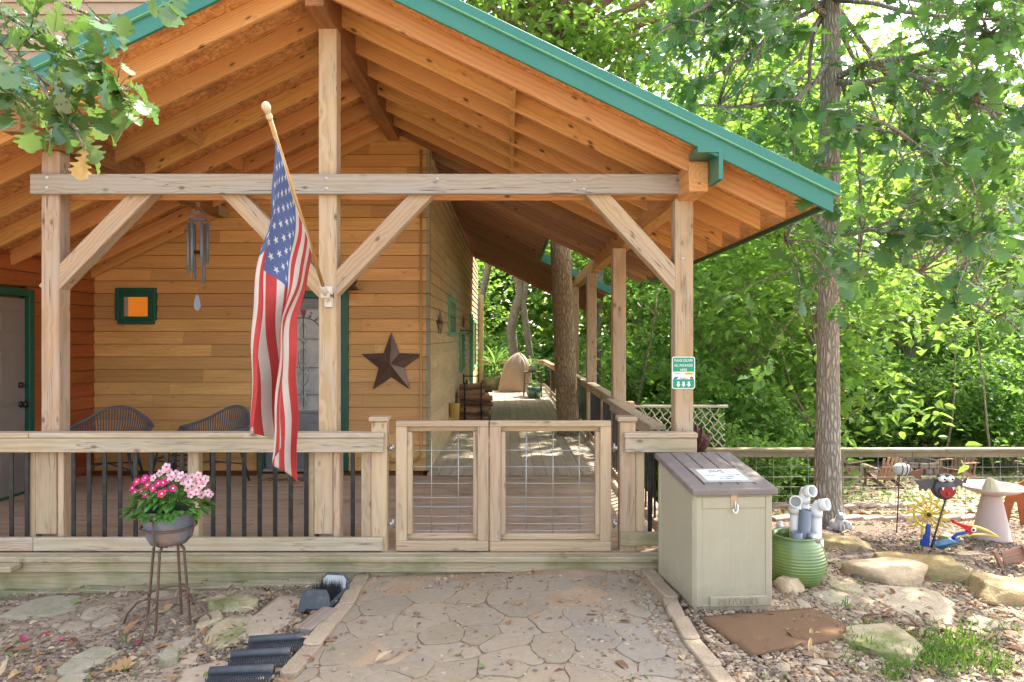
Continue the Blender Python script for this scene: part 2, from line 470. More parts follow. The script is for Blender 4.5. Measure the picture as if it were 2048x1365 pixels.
M['signblue'] = plain('blue_sign_enamel', (.03, .16, .45), .4)
M['signpurple'] = plain('purple_sign_enamel', (.10, .03, .28), .4)
M['signorange'] = plain('orange_sign_enamel', (.85, .20, .02), .4)
M['signbrown'] = plain('brown_sign_enamel', (.16, .07, .02), .4)
M['grey_metal'] = plain('grey_anodised_tube', (.19, .205, .23), .45, .2, .1)
M['rope'] = plain('dark_grey_woven_rope', (.14, .14, .142), .8, var=.3, scale=60, bump=.4)
M['chairmetal'] = plain('charcoal_chair_tube', (.05, .055, .065), .4, .3, .15)
M['cushion'] = plain('dark_patterned_cushion', (.03, .035, .055), .9, var=.3)
M['rubber'] = plain('black_rubber', (.055, .060, .068), .55, var=.35, scale=14, bump=.4, dirt=(.24, .2, .15), damt=.45)
M['bristle'] = plain('grey_bristle', (.02, .02, .024), .8, var=.3)
M['lightgrey'] = plain('pale_grey_plastic', (.50, .50, .48), .6, dirt=(.25, .22, .18), damt=.3)
M['terracotta'] = plain('pinkish_fired_clay', (.50, .39, .34), .8, var=.1, dirt=(.40, .31, .26), damt=.3)
M['conestone'] = plain('mossy_cone_stone', (.40, .37, .24), .9, var=.15, bump=.3)
M['rusttail'] = plain('brown_rust', (.19, .085, .05), .8, .1, .3, 10, .4)
M['rust'] = plain('orange_rust', (.33, .085, .02), .85, .1, .35, 10, .5, dirt=(.20, .06, .025), damt=.6)
M['rustdark'] = plain('dark_brown_rust', (.10, .045, .035), .75, .3, .3, 10, .4)
M['starmetal'] = plain('bronze_brown_sheet_metal', (.20, .14, .11), .36, .6, .5, 7, .5, dirt=(.15, .055, .02), damt=.7)
M['bat'] = plain('dark_grey_painted_tin', (.075, .07, .078), .45, .5, .25, 20, .3)
M['red'] = plain('red_enamel', (.50, .012, .010), .3, var=.1)
M['darkred'] = plain('dark_red_enamel', (.22, .008, .008), .35, var=.2)
M['yellow'] = plain('yellow_paint', (.62, .47, .06), .5, var=.2, dirt=(.35, .28, .12), damt=.35)
M['blue'] = plain('blue_enamel', (.012, .05, .26), .3, var=.15)
M['tealblue'] = plain('grey_blue_enamel', (.06, .15, .25), .35, var=.2)
M['eye'] = plain('white_enamel', (.8, .8, .77), .3, var=.02)
M['statue'] = plain('pale_grey_cast_stone', (.46, .45, .43), .85, var=.2, scale=20, bump=.4)
M['whitestatue'] = plain('white_cast_stone', (.72, .72, .71), .8, var=.1, scale=20, bump=.3)
M['cover'] = plain('tan_grill_cover', (.36, .27, .22), .7, var=.15, scale=3, bump=.3)
M['pot_teal'] = plain('teal_glazed_pot', (.11, .22, .17), .25, var=.4, scale=14, coat=.4)
M['pot_olive'] = plain('olive_mottled_pot', (.16, .17, .11), .5, var=.5, scale=14)
M['pot_pink'] = plain('dusty_pink_pot', (.32, .12, .14), .5)
M['potmetal'] = plain('blue_grey_worn_pot', (.16, .18, .215), .5, .25, .25, 9, .3, dirt=(.40, .22, .10), damt=.75)
M['soil'] = plain('dark_potting_soil', (.03, .02, .014), .95, var=.4, scale=40, bump=.8)
M['yellowvent'] = plain('ochre_painted_duct', (.50, .35, .09), .5)
M['conduit'] = plain('honey_painted_conduit', (.44, .27, .10), .5)
M['mat_tan'] = plain('tan_doormat', (.42, .29, .15), .95, var=.2, scale=60, bump=.6)
M['lamp'] = plain('bronze_lamp_metal', (.09, .065, .05), .5, .4, .2, dirt=(.2, .17, .14), damt=.4)
M['poolwood'] = wood('varnished_flagpole', (.52, .30, .13), (.42, .22, .085), 20, .45, 0, None, 0)
M['bracket'] = plain('cream_cast_bracket', (.66, .60, .50), .5, var=.1, dirt=(.4, .3, .2), damt=.4)
M['finial'] = plain('worn_cream_finial', (.62, .50, .34), .6, var=.2, dirt=(.40, .26, .13), damt=.6)
M['lead'] = plain('dark_leading', (.03, .03, .03), .35, .6)
M['bevelglass'] = plain('bright_bevelled_glass', (.36, .37, .34), .1, .5, .3, 30)
M['string'] = plain('pale_cord', (.30, .24, .17), .9)
M['brick'] = stone('tan_concrete_brick', (.42, .325, .22), (.33, .25, .165), 0.0, 5)
M['brickpink'] = stone('pinkish_concrete_brick', (.42, .30, .235), (.31, .22, .17), 0.0, 5)
M['brickmoss'] = stone('mossy_concrete_brick', (.38, .33, .21), (.30, .25, .16), .5, 5)
M['ledge'] = stone('golden_ledge_stone', (.46, .345, .185), (.35, .245, .115), .3, 4, (.31, .185, .07))
M['boulder'] = stone('pale_tan_boulder', (.52, .40, .26), (.42, .30, .18), .08, 4)
M['flag'] = stone('tan_flat_stone', (.42, .335, .24), (.35, .27, .185), .15, 3)
M['flaggrey'] = stone('grey_green_flat_stone', (.36, .315, .225), (.28, .24, .165), .3, 4)
M['flagmoss'] = stone('mossy_flat_stone', (.42, .35, .22), (.34, .27, .16), .85, 4)
M['patio'] = None
M['bark'] = bark('rough_grey_bark')
M['bark_warm'] = bark('rough_brown_bark', (.50, .36, .21), (.15, .09, .05), .8)
M['bark_far'] = bark('mottled_far_bark', (.42, .345, .235), (.19, .145, .10), .6)
M['leaf_oak'] = leafmat('oak_leaf_green', (.045, .125, .034), (.095, .185, .050), .30, .46, .42, brown=.012, trans_col=(.25, .45, .06))
M['leaf_front'] = leafmat('shiny_oak_leaf_green', (.05, .14, .038), (.10, .20, .052), .26, .24, .9, brown=.0, trans_col=(.25, .45, .06))
M['leaf_dry'] = leafmat('dry_tan_leaf', (.42, .27, .10), (.50, .34, .14), .2, .7, .2, trans_col=(.5, .3, .1))
M['leaf_far'] = leafmat('forest_leaf_green', (.065, .18, .032), (.15, .28, .045), .55, .5, .35, trans_col=(.38, .58, .08))
M['leaf_bush'] = leafmat('bush_leaf_green', (.06, .16, .028), (.15, .27, .05), .5, .45, .35, trans_col=(.32, .54, .08))
M['leaf_flower'] = leafmat('flower_leaf_green', (.05, .19, .03), (.11, .30, .06), .3, .4, .4)
M['stem'] = plain('green_stem', (.08, .15, .03), .6)
M['grass'] = leafmat('grass_green', (.05, .13, .025), (.11, .21, .045), .35, .5, .3)
M['petal_pink'] = leafmat('hot_pink_petal', (.62, .02, .15), (.72, .05, .22), .25, .5, .2, trans_col=(.8, .1, .3))
M['petal_pale'] = leafmat('pale_pink_petal', (.74, .42, .48), (.80, .60, .62), .25, .5, .2, trans_col=(.9, .6, .6))
M['petal_eye'] = plain('crimson_flower_eye', (.45, .01, .06), .6)
M['petal_white'] = plain('white_flower_eye', (.8, .7, .72), .6)

def _ground():
    t = NT('dirt_and_leaf_litter')
    p = t.geo(); n = t.noise(p, 1.1, 5, .6); n2 = t.noise(p, 14, 5, .7); n3 = t.noise(p, 70, 3, .7)
    s = t.sep(p)
    c = t.mix(t.ramp(n, .35, .65), (.37, .29, .205), (.27, .20, .135))
    c = t.mix(t.math('MULTIPLY', t.ramp(n2, .48, .66), .6), c, (.13, .085, .055))
    c = t.mix(t.math('MULTIPLY', t.ramp(n3, .55, .7), .5), c, (.42, .34, .25))
    # dark mulch bed behind the ledge stones on the right
    mul = t.math('MULTIPLY', t.ramp(t.math('ADD', s[1], t.math('MULTIPLY', n, .5)), 5.75, 6.0), t.math('MULTIPLY', t.ramp(s[0], 1.6, 1.9), t.ramp(s[1], 8.0, 8.4, 1.0, 0.0)))
    c = t.mix(t.math('MULTIPLY', mul, .7), c, (.10, .075, .065))
    # patchy grass and pale clearing further down the yard
    far = t.ramp(s[1], 8.4, 9.0)
    gr = t.ramp(t.noise(p, 1.7, 4, .65), .48, .6)
    c = t.mix(t.math('MULTIPLY', far, .75), c, t.mix(gr, (.40, .31, .22), (.17, .20, .07)))
    h = t.math('ADD', t.math('MULTIPLY', n2, .8), t.math('MULTIPLY', n3, .4))
    return t.done(c, .95, 0, t.bump(h, .7, .03), .15)
M['ground'] = _ground()
def _patio():
    t = NT('cast_paving_stone')
    p = t.geo(); r = t.attr('rnd', 'f'); s = t.sep(p)
    n = t.noise(p, 1.4, 4, .6); n2 = t.noise(p, 26, 5, .7); n3 = t.noise(p, 5, 5, .6, .4)
    g = t.math('ADD', t.ramp(s[0], -.4, 1.3, -.28, .26), n)
    c = t.mix(t.ramp(g, .45, .85), (.31, .24, .16), (.25, .22, .18))
    c = t.hsv(c, .5, t.math('MULTIPLY_ADD', n3, -.5, 1.2), t.math('ADD', t.math('MULTIPLY_ADD', r, .16, .60), t.math('MULTIPLY', n2, .6)))
    return t.done(c, .88, 0, t.bump(t.math('ADD', n2, n3), .35, .005), .2)
M['patio'] = _patio()
def _sand():
    t = NT('tan_joint_sand')
    p = t.geo(); n = t.noise(p, 2.2, 4, .6); n2 = t.noise(p, 90, 3, .7)
    c = t.mix(t.ramp(n, .4, .65), (.30, .19, .105), (.40, .29, .185))
    c = t.mix(t.math('MULTIPLY', t.ramp(n2, .5, .7), .4), c, (.5, .4, .29))
    return t.done(c, .95, 0, t.bump(n2, .5, .008), .1)
M['sand'] = _sand()
def _rndmat(name, cols, rough=.9):
    t = NT(name)
    r = t.attr('rnd', 'f')
    cr = t.t.nodes.new('ShaderNodeValToRGB'); cr.color_ramp.interpolation = 'CONSTANT'
    els = cr.color_ramp.elements
    for i, c in enumerate(cols):
        e = els[i] if i < 2 else els.new(i / len(cols))
        e.position = i / len(cols); e.color = (*c, 1)
    t.put(cr.inputs[0], r)
    n = t.noise(t.geo(), 60, 3)
    c = t.hsv(cr.outputs[0], .5, 1.0, t.math('MULTIPLY_ADD', n, .5, .75))
    return t.done(c, rough, 0, None, .2)
M['pebble'] = _rndmat('mixed_gravel', [(.27, .20, .13), (.33, .25, .16), (.20, .14, .09), (.38, .30, .215), (.24, .16, .10), (.30, .235, .165), (.17, .135, .10)])
M['chip'] = _rndmat('wood_chip_litter', [(.24, .17, .12), (.13, .09, .07), (.33, .245, .175), (.18, .125, .09), (.40, .29, .195), (.15, .12, .105)])
M['drysleaf'] = _rndmat('fallen_leaf_litter', [(.32, .18, .085), (.42, .28, .14), (.25, .13, .07), (.47, .36, .22), (.16, .20, .06)])
def _coir():
    t = NT('coir_mat')
    p = t.objco(); n = t.noise(p, 180, 3, .7); n2 = t.noise(p, 3.5, 4, .6)
    c = t.mix(n, (.12, .065, .035), (.30, .185, .105))
    c = t.mix(t.math('MULTIPLY', t.ramp(n2, .60, .68), .75), c, (.055, .04, .03))
    return t.done(c, .98, 0, t.bump(n, 1.0, .01), .1)
M['coir'] = _coir()
def _glaze():
    t = NT('green_glaze')
    s = t.sep(t.objco()); n = t.noise(t.objco(), 6, 4)
    c = t.mix(t.ramp(n, .35, .7), (.17, .235, .045), (.11, .19, .065))
    c = t.mix(t.math('MULTIPLY', t.ramp(t.noise(t.objco(), 9, 5, .7), .58, .66), t.ramp(s[2], .02, .12, .8, 0)), c, (.05, .03, .02))
    return t.done(c, .22, 0, None, .6, .5)
M['glaze'] = _glaze()
def _flag():
    t = NT('faded_flag_cloth')
    uv = t.sep(t.attr('gco', 'v')); u, v = uv[0], uv[1]     # u along the hoist (0 = canton side), v along the fly
    st = t.math('GREATER_THAN', t.math('FRACT', t.math('MULTIPLY', u, 6.5)), .5)   # 0 red, 1 white
    red, white, blue = (.50, .065, .06), (.62, .55, .49), (.105, .14, .28)
    c = t.mix(st, red, white)
    inc = t.math('MULTIPLY', t.math('LESS_THAN', u, 7 / 13), t.math('LESS_THAN', v, .40))
    # stars: 9 rows along u, 11 columns along v, staggered
    a = t.math('MULTIPLY', u, 10 / (7 / 13)); b = t.math('MULTIPLY', v, 12 / .40)
    ia = t.math('ROUND', a); ib = t.math('ROUND', b)
    odd = t.math('MODULO', t.math('ADD', ia, ib), 2.0)
    fa = t.math('MULTIPLY', t.math('SUBTRACT', a, ia), .0538 * 1.0); fb = t.math('MULTIPLY', t.math('SUBTRACT', b, ib), .0333 * 1.6)
    def star(dx, dy, Rr):
        r2 = t.math('SQRT', t.math('ADD', t.math('MULTIPLY', dx, dx), t.math('MULTIPLY', dy, dy)))
        an = t.math('ARCTAN2', dy, dx)
        k = t.math('PINGPONG', an, math.pi / 5)
        return t.math('LESS_THAN', t.math('MULTIPLY', r2, t.math('ADD', t.math('COSINE', k), t.math('MULTIPLY', t.math('SINE', k), 3.078))), Rr)
    s1 = star(fa, fb, .026)
    ok = t.math('MULTIPLY', t.math('MULTIPLY', t.math('SUBTRACT', 1.0, odd), s1),
                t.math('MULTIPLY', t.math('MULTIPLY', t.math('GREATER_THAN', ia, .5), t.math('LESS_THAN', ia, 9.5)), t.math('MULTIPLY', t.math('GREATER_THAN', ib, .5), t.math('LESS_THAN', ib, 11.5))))
    can = t.mix(ok, blue, (.58, .58, .59))
    c = t.mix(inc, c, can)
    c = t.hsv(c, .5, 1.0, t.math('MULTIPLY_ADD', t.noise(t.geo(), 7, 4), .3, .85))
    c = t.mix(t.math('LESS_THAN', v, .02), c, (.66, .62, .55))
    b1 = t.n('BsdfPrincipled', **{'Base Color': c, 'Roughness': .8, 'Specular IOR Level': .15})
    tr = t.n('BsdfTranslucent', **{'Color': c}); m = t.n('MixShader'); m.inputs[0].default_value = .3
    t.t.links.new(b1.outputs[0], m.inputs[1]); t.t.links.new(tr.outputs[0], m.inputs[2]); t.t.links.new(m.outputs[0], t.out.inputs[0])
    return t.mat
M['flagcloth'] = _flag()
def _glass(name, tint=(.02, .02, .02), mixf=.0):
    t = NT(name)
    n = t.noise(t.objco(), 40, 3)
    return t.done((*tint, 1), .06, 0, t.bump(n, .15, .004), .8)
M['glassdark'] = _glass('dark_window_glass', (.03, .035, .035))
def _obscure():
    t = NT('obscured_door_glass')
    n = t.noise(t.objco(), 90, 3); z = t.noise(t.objco(), 3.5, 3)
    c = t.mix(t.ramp(z, .35, .65), (.20, .20, .18), (.34, .33, .29))
    return t.done(c, .14, 0, t.bump(n, .6, .006), .9)
M['glassdoor'] = _obscure()
def _warmglass():
    t = NT('painted_room_glow_pane')
    return t.done((.35, .12, .02), .08, 0, None, .6, 0, (.85, .22, .015), .11)  # orange glow put into the pane itself, in place of a room behind it
M['glasswarm'] = _warmglass()
# ------------------------------------------------------------------ cabin walls
YW = 8.32                      # front wall of the porch
XC, XL = -.994, -5.06          # right corner and left return wall
RIDGE = -1.40
def sag(y): return .010 * max(0, y - 5)
def zroof(x, y=5): return 4.30 - .485 * abs(x - RIDGE) - sag(y)

def lap_wall(o, a, n, L, z0, z1, opens=(), clip=None, h=.154, seed=1, bl=(1.1, 2.6), out=.026):
    "lapped boards; o base corner, a along, n outward; opens = (a0, a1, z0, z1)"
    rr = random.Random(seed)
    o, a, n = Vector(o), Vector(a), Vector(n)
    m = MB(); z = z0; row = 0
    while z < z1 - .01:
        zt = min(z + h, z1)
        lo, hi = (0, L) if clip is None else clip(z, zt)
        segs = [(lo, hi)] if hi > lo + .03 else []
        for (a0, a1, b0, b1) in opens:
            if zt > b0 + .01 and z < b1 - .01:
                ns = []
                for (s0, s1) in segs:
                    if a1 <= s0 or a0 >= s1: ns.append((s0, s1)); continue
                    if a0 - s0 > .01: ns.append((s0, a0))
                    if s1 - a1 > .01: ns.append((a1, s1))
                segs = ns
        for (s0, s1) in segs:
            x = s0; first = True
            while x < s1 - 1e-4:
                w = rr.uniform(*bl) * (rr.random() if first else 1); first = False
                e = min(s1, x + max(w, .25))
                if s1 - e < .25: e = s1
                off = rr.random() * 30; P = []; G = []
                jit = rr.uniform(-.002, .002)
                for (zz, d) in ((z + .001, out + jit), (zt - .0045, .005)):
                    for (t, dd) in ((x + .0008, d), (e - .0008, d), (e - .0008, -.012), (x + .0008, -.012)):
                        P.append(o + a * t + n * dd + Vector((0, 0, zz)))
                        G.append((off + t, zz * .9 + row * .37, dd))
                m.hexa(P, G, rr.random())
                x = e
        z = zt; row += 1
    return m

cabin = empty('cabin', (-3, YW, 0), 'cabin of lapped wooden siding, honey coloured front and grey side wall, green window trim', 'cabin')
# front wall with the entry door and the little square window let in
dx0, dx1, dz1 = -2.975, -2.035, 2.10
wx0, wx1, wz0, wz1 = -4.72, -4.33, 1.83, 2.17
def clip_front(z, zt):
    half = (4.27 - zt) / .485
    return max(0, RIDGE - half - XL), min(XC - XL, RIDGE + half - XL)
lap_wall((XL, YW, 0), (1, 0, 0), (0, -1, 0), XC - XL, 0, 4.1, [(dx0 - XL, dx1 - XL, -.1, dz1)], clip_front, seed=3).build('wall', M['siding'], cabin)
lap_wall((XC, YW, 0), (0, 1, 0), (1, 0, 0), 13.0, 0, 4.0, [(8.6, 9.7, -.1, 2.12)], lambda z, zt: (0, 13.0 if zt < 3.88 else (0 if zt > 4.06 else 6)), seed=5, bl=(1.6, 3.4)).build('wall', M['siding_grey'], cabin)
lap_wall((XL, YW - .02, 0), (0, -1, 0), (1, 0, 0), 3.4, 0, 2.5, [(1.15, 2.06, -.1, 2.06)], None, h=.154, seed=8).build('wall', M['siding_red'], cabin)
# backing behind the laps (hides the inside), unseen ceiling and back wall added to block light leaks, and the upper storey behind the porch roof
m = MB()
m.box(XL - .3, XC - .06, YW + .06, YW + .12, -.8, 2.55); m.box(-4.4, XC - .06, YW + .06, YW + .12, 2.552, 2.95); m.box(-2.6, XC - .06, YW + .06, YW + .12, 2.952, 3.9); m.box(XC - .12, XC - .06, YW + .13, 21.3, -.8, 3.72); m.box(XL - .12, XL - .06, 4.9, YW, -.8, 2.5); m.box(XL - .1, XC - .13, YW + .13, 21.3, 2.40, 2.46); m.box(XL - .3, XC - .13, 21.22, 21.3, -.8, 2.38); m.box(-9.2, -9.1, 4.9, 21, -.8, 7)
m.build('inner_wall_light_block', M['ridge'], cabin)
lap_wall((-9.2, 8.6, 0), (1, 0, 0), (0, -1, 0), 5.6, 2.6, 7.4, (), None, seed=12, bl=(1.5, 3.5)).build('upper_wall', plain('pinkish_upper_siding', (.42, .29, .19), .7), cabin)
# corner board of notched pieces
m = MB(); z = 0
while z < 4.02:
    m.box(XC - .012, XC + .030, YW - .030, YW + .07, z, z + .150); z += .154
m.build('corner_trim', M['corner'], cabin, .003)
m = MB()
cp = [(XC - .075, YW - .045, 3.9), (XC - .075, YW - .045, .25)] + [(XC - .075 - .14 * (1 - math.cos(t)), YW - .045, .25 - .14 * math.sin(t)) for t in (.4, .8, 1.2, 1.57)] + [(-1.45, YW - .045, .11)]
m.tube(cp, .013, 8); 
m.build('conduit', M['conduit'], cabin)

# entry door -------------------------------------------------------
door = MB(); y = YW - .0
door.box(dx0, dx1, y + .01, y + .05, .02, dz1)
for (x0, x1, z0, z1) in ((dx0 + .13, dx0 + .43, .14, .60), (dx1 - .43, dx1 - .13, .14, .60)):
    for q in (0, .025):
        door.box(x0 + q, x1 - q, y - .002 - q * .5, y + .012, z0 + q, z1 - q)
dob = door.build('entry_door', M['door2'], cabin, .004)
gx0, gx1, gz0, gz1 = -2.76, -2.25, .73, 1.96; gc = (gx0 + gx1) / 2
MB().box(gx0, gx1, y - .004, y + .012, gz0, gz1).build('door_glass', M['glassdoor'], dob)
m = MB()
for (a, b, c, d) in ((gx0 - .03, gx0, gz0 - .03, gz1 + .03), (gx1, gx1 + .03, gz0 - .03, gz1 + .03), (gx0, gx1, gz0 - .03, gz0), (gx0, gx1, gz1, gz1 + .03)):
    m.box(a, b, y - .016, y + .008, c, d)
m.build('glass_frame', M['door2'], dob, .004)
m = MB(); yy = y - .008
def P2(x, z): return (gc + x, yy, z)
for zz in (.92, 1.25, 1.6): m.tube([P2(-.255, zz), P2(-.03, zz)], .004, 5); m.tube([P2(.03, zz), P2(.255, zz)], .004, 5)
m.tube([P2(-.22 * math.cos(t), ) if False else P2(-.22 * math.cos(t), 1.66 + .20 * math.sin(t)) for t in np.linspace(0, math.pi, 15)], .005, 5)
m.tube([P2(-.22, .75), P2(-.22, 1.66)], .004, 5); m.tube([P2(.22, .75), P2(.22, 1.66)], .004, 5); m.tube([P2(0, .75), P2(0, 1.9)], .004, 5)
m.build('leading', M['lead'], dob)
m = MB()
for (zc, hh, ww) in ((1.69, .10, .032), (1.58, .03, .03), (1.38, .09, .05), (1.27, .10, .06), (1.14, .10, .055), (.93, .04, .03), (.84, .08, .035)):
    pts = [P2(ww * math.sin(t), zc + hh * math.cos(t)) for t in np.linspace(0, 2 * math.pi, 19)]
    m.tube(pts, .009, 6)
for an in (-.75, -.35, .35, .75): m.tube([P2(.21 * math.sin(an), 1.70 + .17 * math.cos(an)), P2(.30 * math.sin(an), 1.70 + .24 * math.cos(an))], .014, 6)
m.build('bevel_ornament', M['bevelglass'], dob)
MB().prism([(-.035, .06), (.035, .06), (.02, 0), (0, -.03), (-.02, 0)], P2(0, 1.89), (1, 0, 0), (0, 0, 1), (0, -1, 0), .012).build('red_glass_piece', M['darkred'], dob)
m = MB(); hx = dx1 - .07
m.lathe([(.001, .0), (.028, .0), (.03, .02), (.001, .022)], (hx, y + .01, 1.12), 12, axis=(0, -1, 0))
m.tube([(hx, y - .0, 1.0), (hx, y - .05, .98), (hx, y - .055, .9), (hx, y - .05, .83), (hx, y, .80)], .012, 8)
m.box(hx - .022, hx + .022, y - .004, y + .012, .76, 1.05)
m.build('handle', M['black'], dob)
def casing(name, x0, x1, z0, z1, w, y, parent, mat, bottom=False, d=.045):
    m = MB()
    m.box(x0 - w, x0, y - d, y + .06, z0, z1 + w); m.box(x1, x1 + w, y - d, y + .06, z0, z1 + w)
    m.box(x0, x1, y - d, y + .06, z1, z1 + w)
    if bottom: m.box(x0, x1, y - d, y + .06, z0, z0 + w)
    return m.build(name, mat, parent, .006)
casing('door_frame', dx0, dx1, 0, dz1, .085, YW, cabin, M['greentrim'])
MB().box(dx0, dx1, YW - .07, YW + .05, .0, .022).build('threshold', M['galv'], cabin)
# small square window
wf = casing('window', wx0, wx1, wz0, wz1, .05, YW, cabin, M['greentrim'], False, .065)
m = MB(); m.box(wx0 - .02, wx1 + .02, YW - .07, YW + .02, wz0 - .05, wz0)
for (a, b, c, d) in ((wx0, wx0 + .05, wz0, wz1), (wx1 - .05, wx1, wz0, wz1), (wx0 + .05, wx1 - .05, wz0, wz0 + .045), (wx0 + .05, wx1 - .05, wz1 - .06, wz1)):
    m.box(a, b, YW - .052, YW - .005, c, d)
m.build('sash', M['greentrim'], wf, .004)
m = MB(); m.box(wx0 + .05, wx1 - .05, YW - .038, YW - .030, wz0 + .045, wz1 - .06); m.build('pane', M['glasswarm'], wf)
m = MB(); m.box(wx0 + .05, wx0 + .10, YW - .044, YW - .040, wz0 + .045, wz1 - .06); m.build('curtain', M['cover'], wf)

# garage style side door in the red return wall
sd = MB(); sy1, sy0 = YW - .02 - 1.15 - .02, YW - .02 - 2.06 + .02; xx = XL + .005
sd.box(xx - .03, xx, sy0, sy1, .02, 2.03)
for (z0, z1) in ((.18, .78), (.92, 1.52), (1.66, 1.90)):
    for (a, b) in ((sy0 + .10, sy0 + .39), (sy1 - .39, sy1 - .10)):
        for q in (0, .03):
            sd.box(xx - .002, xx + .004 + q * .35, a + q, b - q, z0 + q, z1 - q)
sdo = sd.build('side_door', M['door'], cabin, .005)
for zz, k in ((1.13, 1), (.93, 0)):
    yk = sy1 - .07; m = MB()
    m.lathe([(.001, 0), (.032, 0), (.032, .012), (.014, .02), (.014, .035), (.03, .045), (.034, .06), (.026, .075), (.001, .08)] if not k else [(.001, 0), (.032, 0), (.03, .02), (.001, .024)], (xx, yk, zz), 14, axis=(1, 0, 0))
    m.build('lock' if k else 'knob', M['black'], sdo)
m = MB()
m.box(XL - .04, XL + .05, sy1 + .005, sy1 + .085, 0, 2.13); m.box(XL - .04, XL + .05, sy0 - .085, sy0 - .005, 0, 2.13); m.box(XL - .04, XL + .05, sy0 - .005, sy1 + .005, 2.05, 2.13)
m.box(XL - .04, XL + .03, sy0 - .005, sy1 + .005, 0, .02)
m.build('door_frame', M['greentrim'], cabin, .005)

# side wall openings (facing +X)
def side_window(y0, y1, z0, z1, light=True):
    x = XC + .03; mt = M['greenlight']; m = MB(); w = .065
    m.box(x - .05, x + .02, y0 - w, y0, z0, z1); m.box(x - .05, x + .02, y1, y1 + w, z0, z1)
    m.box(x - .05, x + .025, y0 - w - .02, y1 + w + .02, z1, z1 + .08); m.box(x - .05, x + .03, y0 - w - .02, y1 + w + .02, z0 - .06, z0)
    f = m.build('window', mt, cabin, .004)
    MB().box(x - .05, x + .002, y0, y1, z0, z1).build('pane', M['glassdark'], f)
    m = MB(); m.box(x - .03, x + .012, y0, y1, (z0 + z1) / 2 - .02, (z0 + z1) / 2 + .02); m.build('meeting_rail', M['greentrim'], f)
side_window(YW + 2.68, YW + 3.84, 1.70, 2.20); side_window(YW + 10.26, YW + 11.5, .80, 2.0)
m = MB(); y0, y1 = YW + 8.66, YW + 9.64; x = XC
m.box(x - .05, x + .05, y0 - .07, y0, 0, 2.1); m.box(x - .05, x + .05, y1, y1 + .07, 0, 2.1); m.box(x - .05, x + .055, y0 - .07, y1 + .07, 2.1, 2.2)
f = m.build('back_door', M['greenlight'], cabin, .004); MB().box(x - .06, x - .01, y0, y1, 0, 2.1).build('pane', M['glassdark'], f)
# ochre duct at the foot of the side wall
m = MB(); yd = 11.1
m.lathe([(.001, .62), (.085, .62), (.09, .60), (.085, .58), (.08, .40), (.001, .40)], (XC + .105, yd, -.08), 16)
m.box(XC + .02, XC + .17, yd - .06, yd + .06, .10, .325)
m.build('duct', M['yellowvent'], cabin)

# ------------------------------------------------------------------ porch roof
porch = empty('porch_roof', (RIDGE, 5.34, 0), 'open gabled porch roof of orange rafters on weathered timber posts, green metal edge', 'porch roof')
YP0, YP1 = 5.27, 5.41; YPM = 5.34
EAVE = 2.19; TAIL = 2.005; EL = -6.4
def post(x0, x1, y0, y1, z0, z1, mat='post'):
    return MB().box(x0, x1, y0, y1, z0, z1).build('post', M[mat], porch, .007)
post(-3.614, -3.475, YP0, YP1, 0, 3.07); post(-1.471, -1.332, YP0, YP1, 0, 4.03); post(1.283, 1.424, YP0, YP1, 0, 2.70)
for (yc, xc) in ((7.95, 1.275), (10.7, 1.29), (13.4, 1.29), (16.6, 1.29)):
    post(xc - .075, xc + .075, yc - .075, yc + .075, -.9, 2.68 - sag(yc))
post(-.93, -.80, 21.2, 21.33, 0, 2.9, 'post')
m = MB().beam((-3.67, 5.247, 2.804), (1.40, 5.247, 2.804), .045, .153); m.build('front_beam', M['greybeam'], porch, .005)
m = MB().beam((-3.60, 5.435, 2.795), (1.36, 5.435, 2.795), .045, .15); m.build('back_beam', M['rafter'], porch, .004)
def br(p0, p1):
    a, b = W(*p0, 5.34), W(*p1, 5.34)
    MB().beam(a, b, .128, .138).build('brace', M['post'], porch, .006)
br((100, 585), (312, 368)); br((655, 585), (452, 372)); br((655, 590), (868, 368)); br((1370, 585), (1172, 368))
m = MB().beam((1.37, 4.93, 2.79), (1.37, 10.6, 2.77), .14, .215); m.build('side_beam', M['rafter'], porch, .005)
m = MB().beam((1.37, 10.62, 2.74), (1.37, 17, 2.68), .14, .19); m.build('side_beam', M['rafter'], porch, .005)
m = MB().beam((-3.49, 4.78, 3.165), (-3.49, 8.30, 3.165), .13, .19); m.build('side_beam', M['ridge'], porch, .005)
m = MB().beam((RIDGE, 4.90, 4.135), (RIDGE, 8.31, 4.135), .135, .25); m.build('ridge_beam', M['ridge'], porch, .005)
m = MB()
for (px, py) in ((93, 355), (93, 375), (652, 357), (653, 377), (875, 358), (1150, 361), (1168, 378), (1368, 358), (1368, 378)):
    p = W(px, py, 5.225); m.lathe([(.001, .013), (.009, .012), (.010, .004), (.016, .003), (.016, .0)], p, 10, axis=(0, -1, 0))
for (px, py) in ((1366, 517),): m.lathe([(.001, .012), (.012, .01), (.013, 0)], W(px, py, 5.27), 10, axis=(0, -1, 0))
m.build('bolts', M['bolt'], porch)['kind'] = 'stuff'
# green cap over the end of the side beam
m = MB(); m.box(1.30, 1.475, 4.70, 4.93, 2.905, 2.945); m.box(1.445, 1.475, 4.70, 4.93, 2.72, 2.905); m.build('beam_cap', M['green'], porch)
# hanger plate at the left side beam
MB().box(-3.43, -3.42, 8.05, 8.28, 3.07, 3.19).build('hanger_plate', M['galv'], porch)

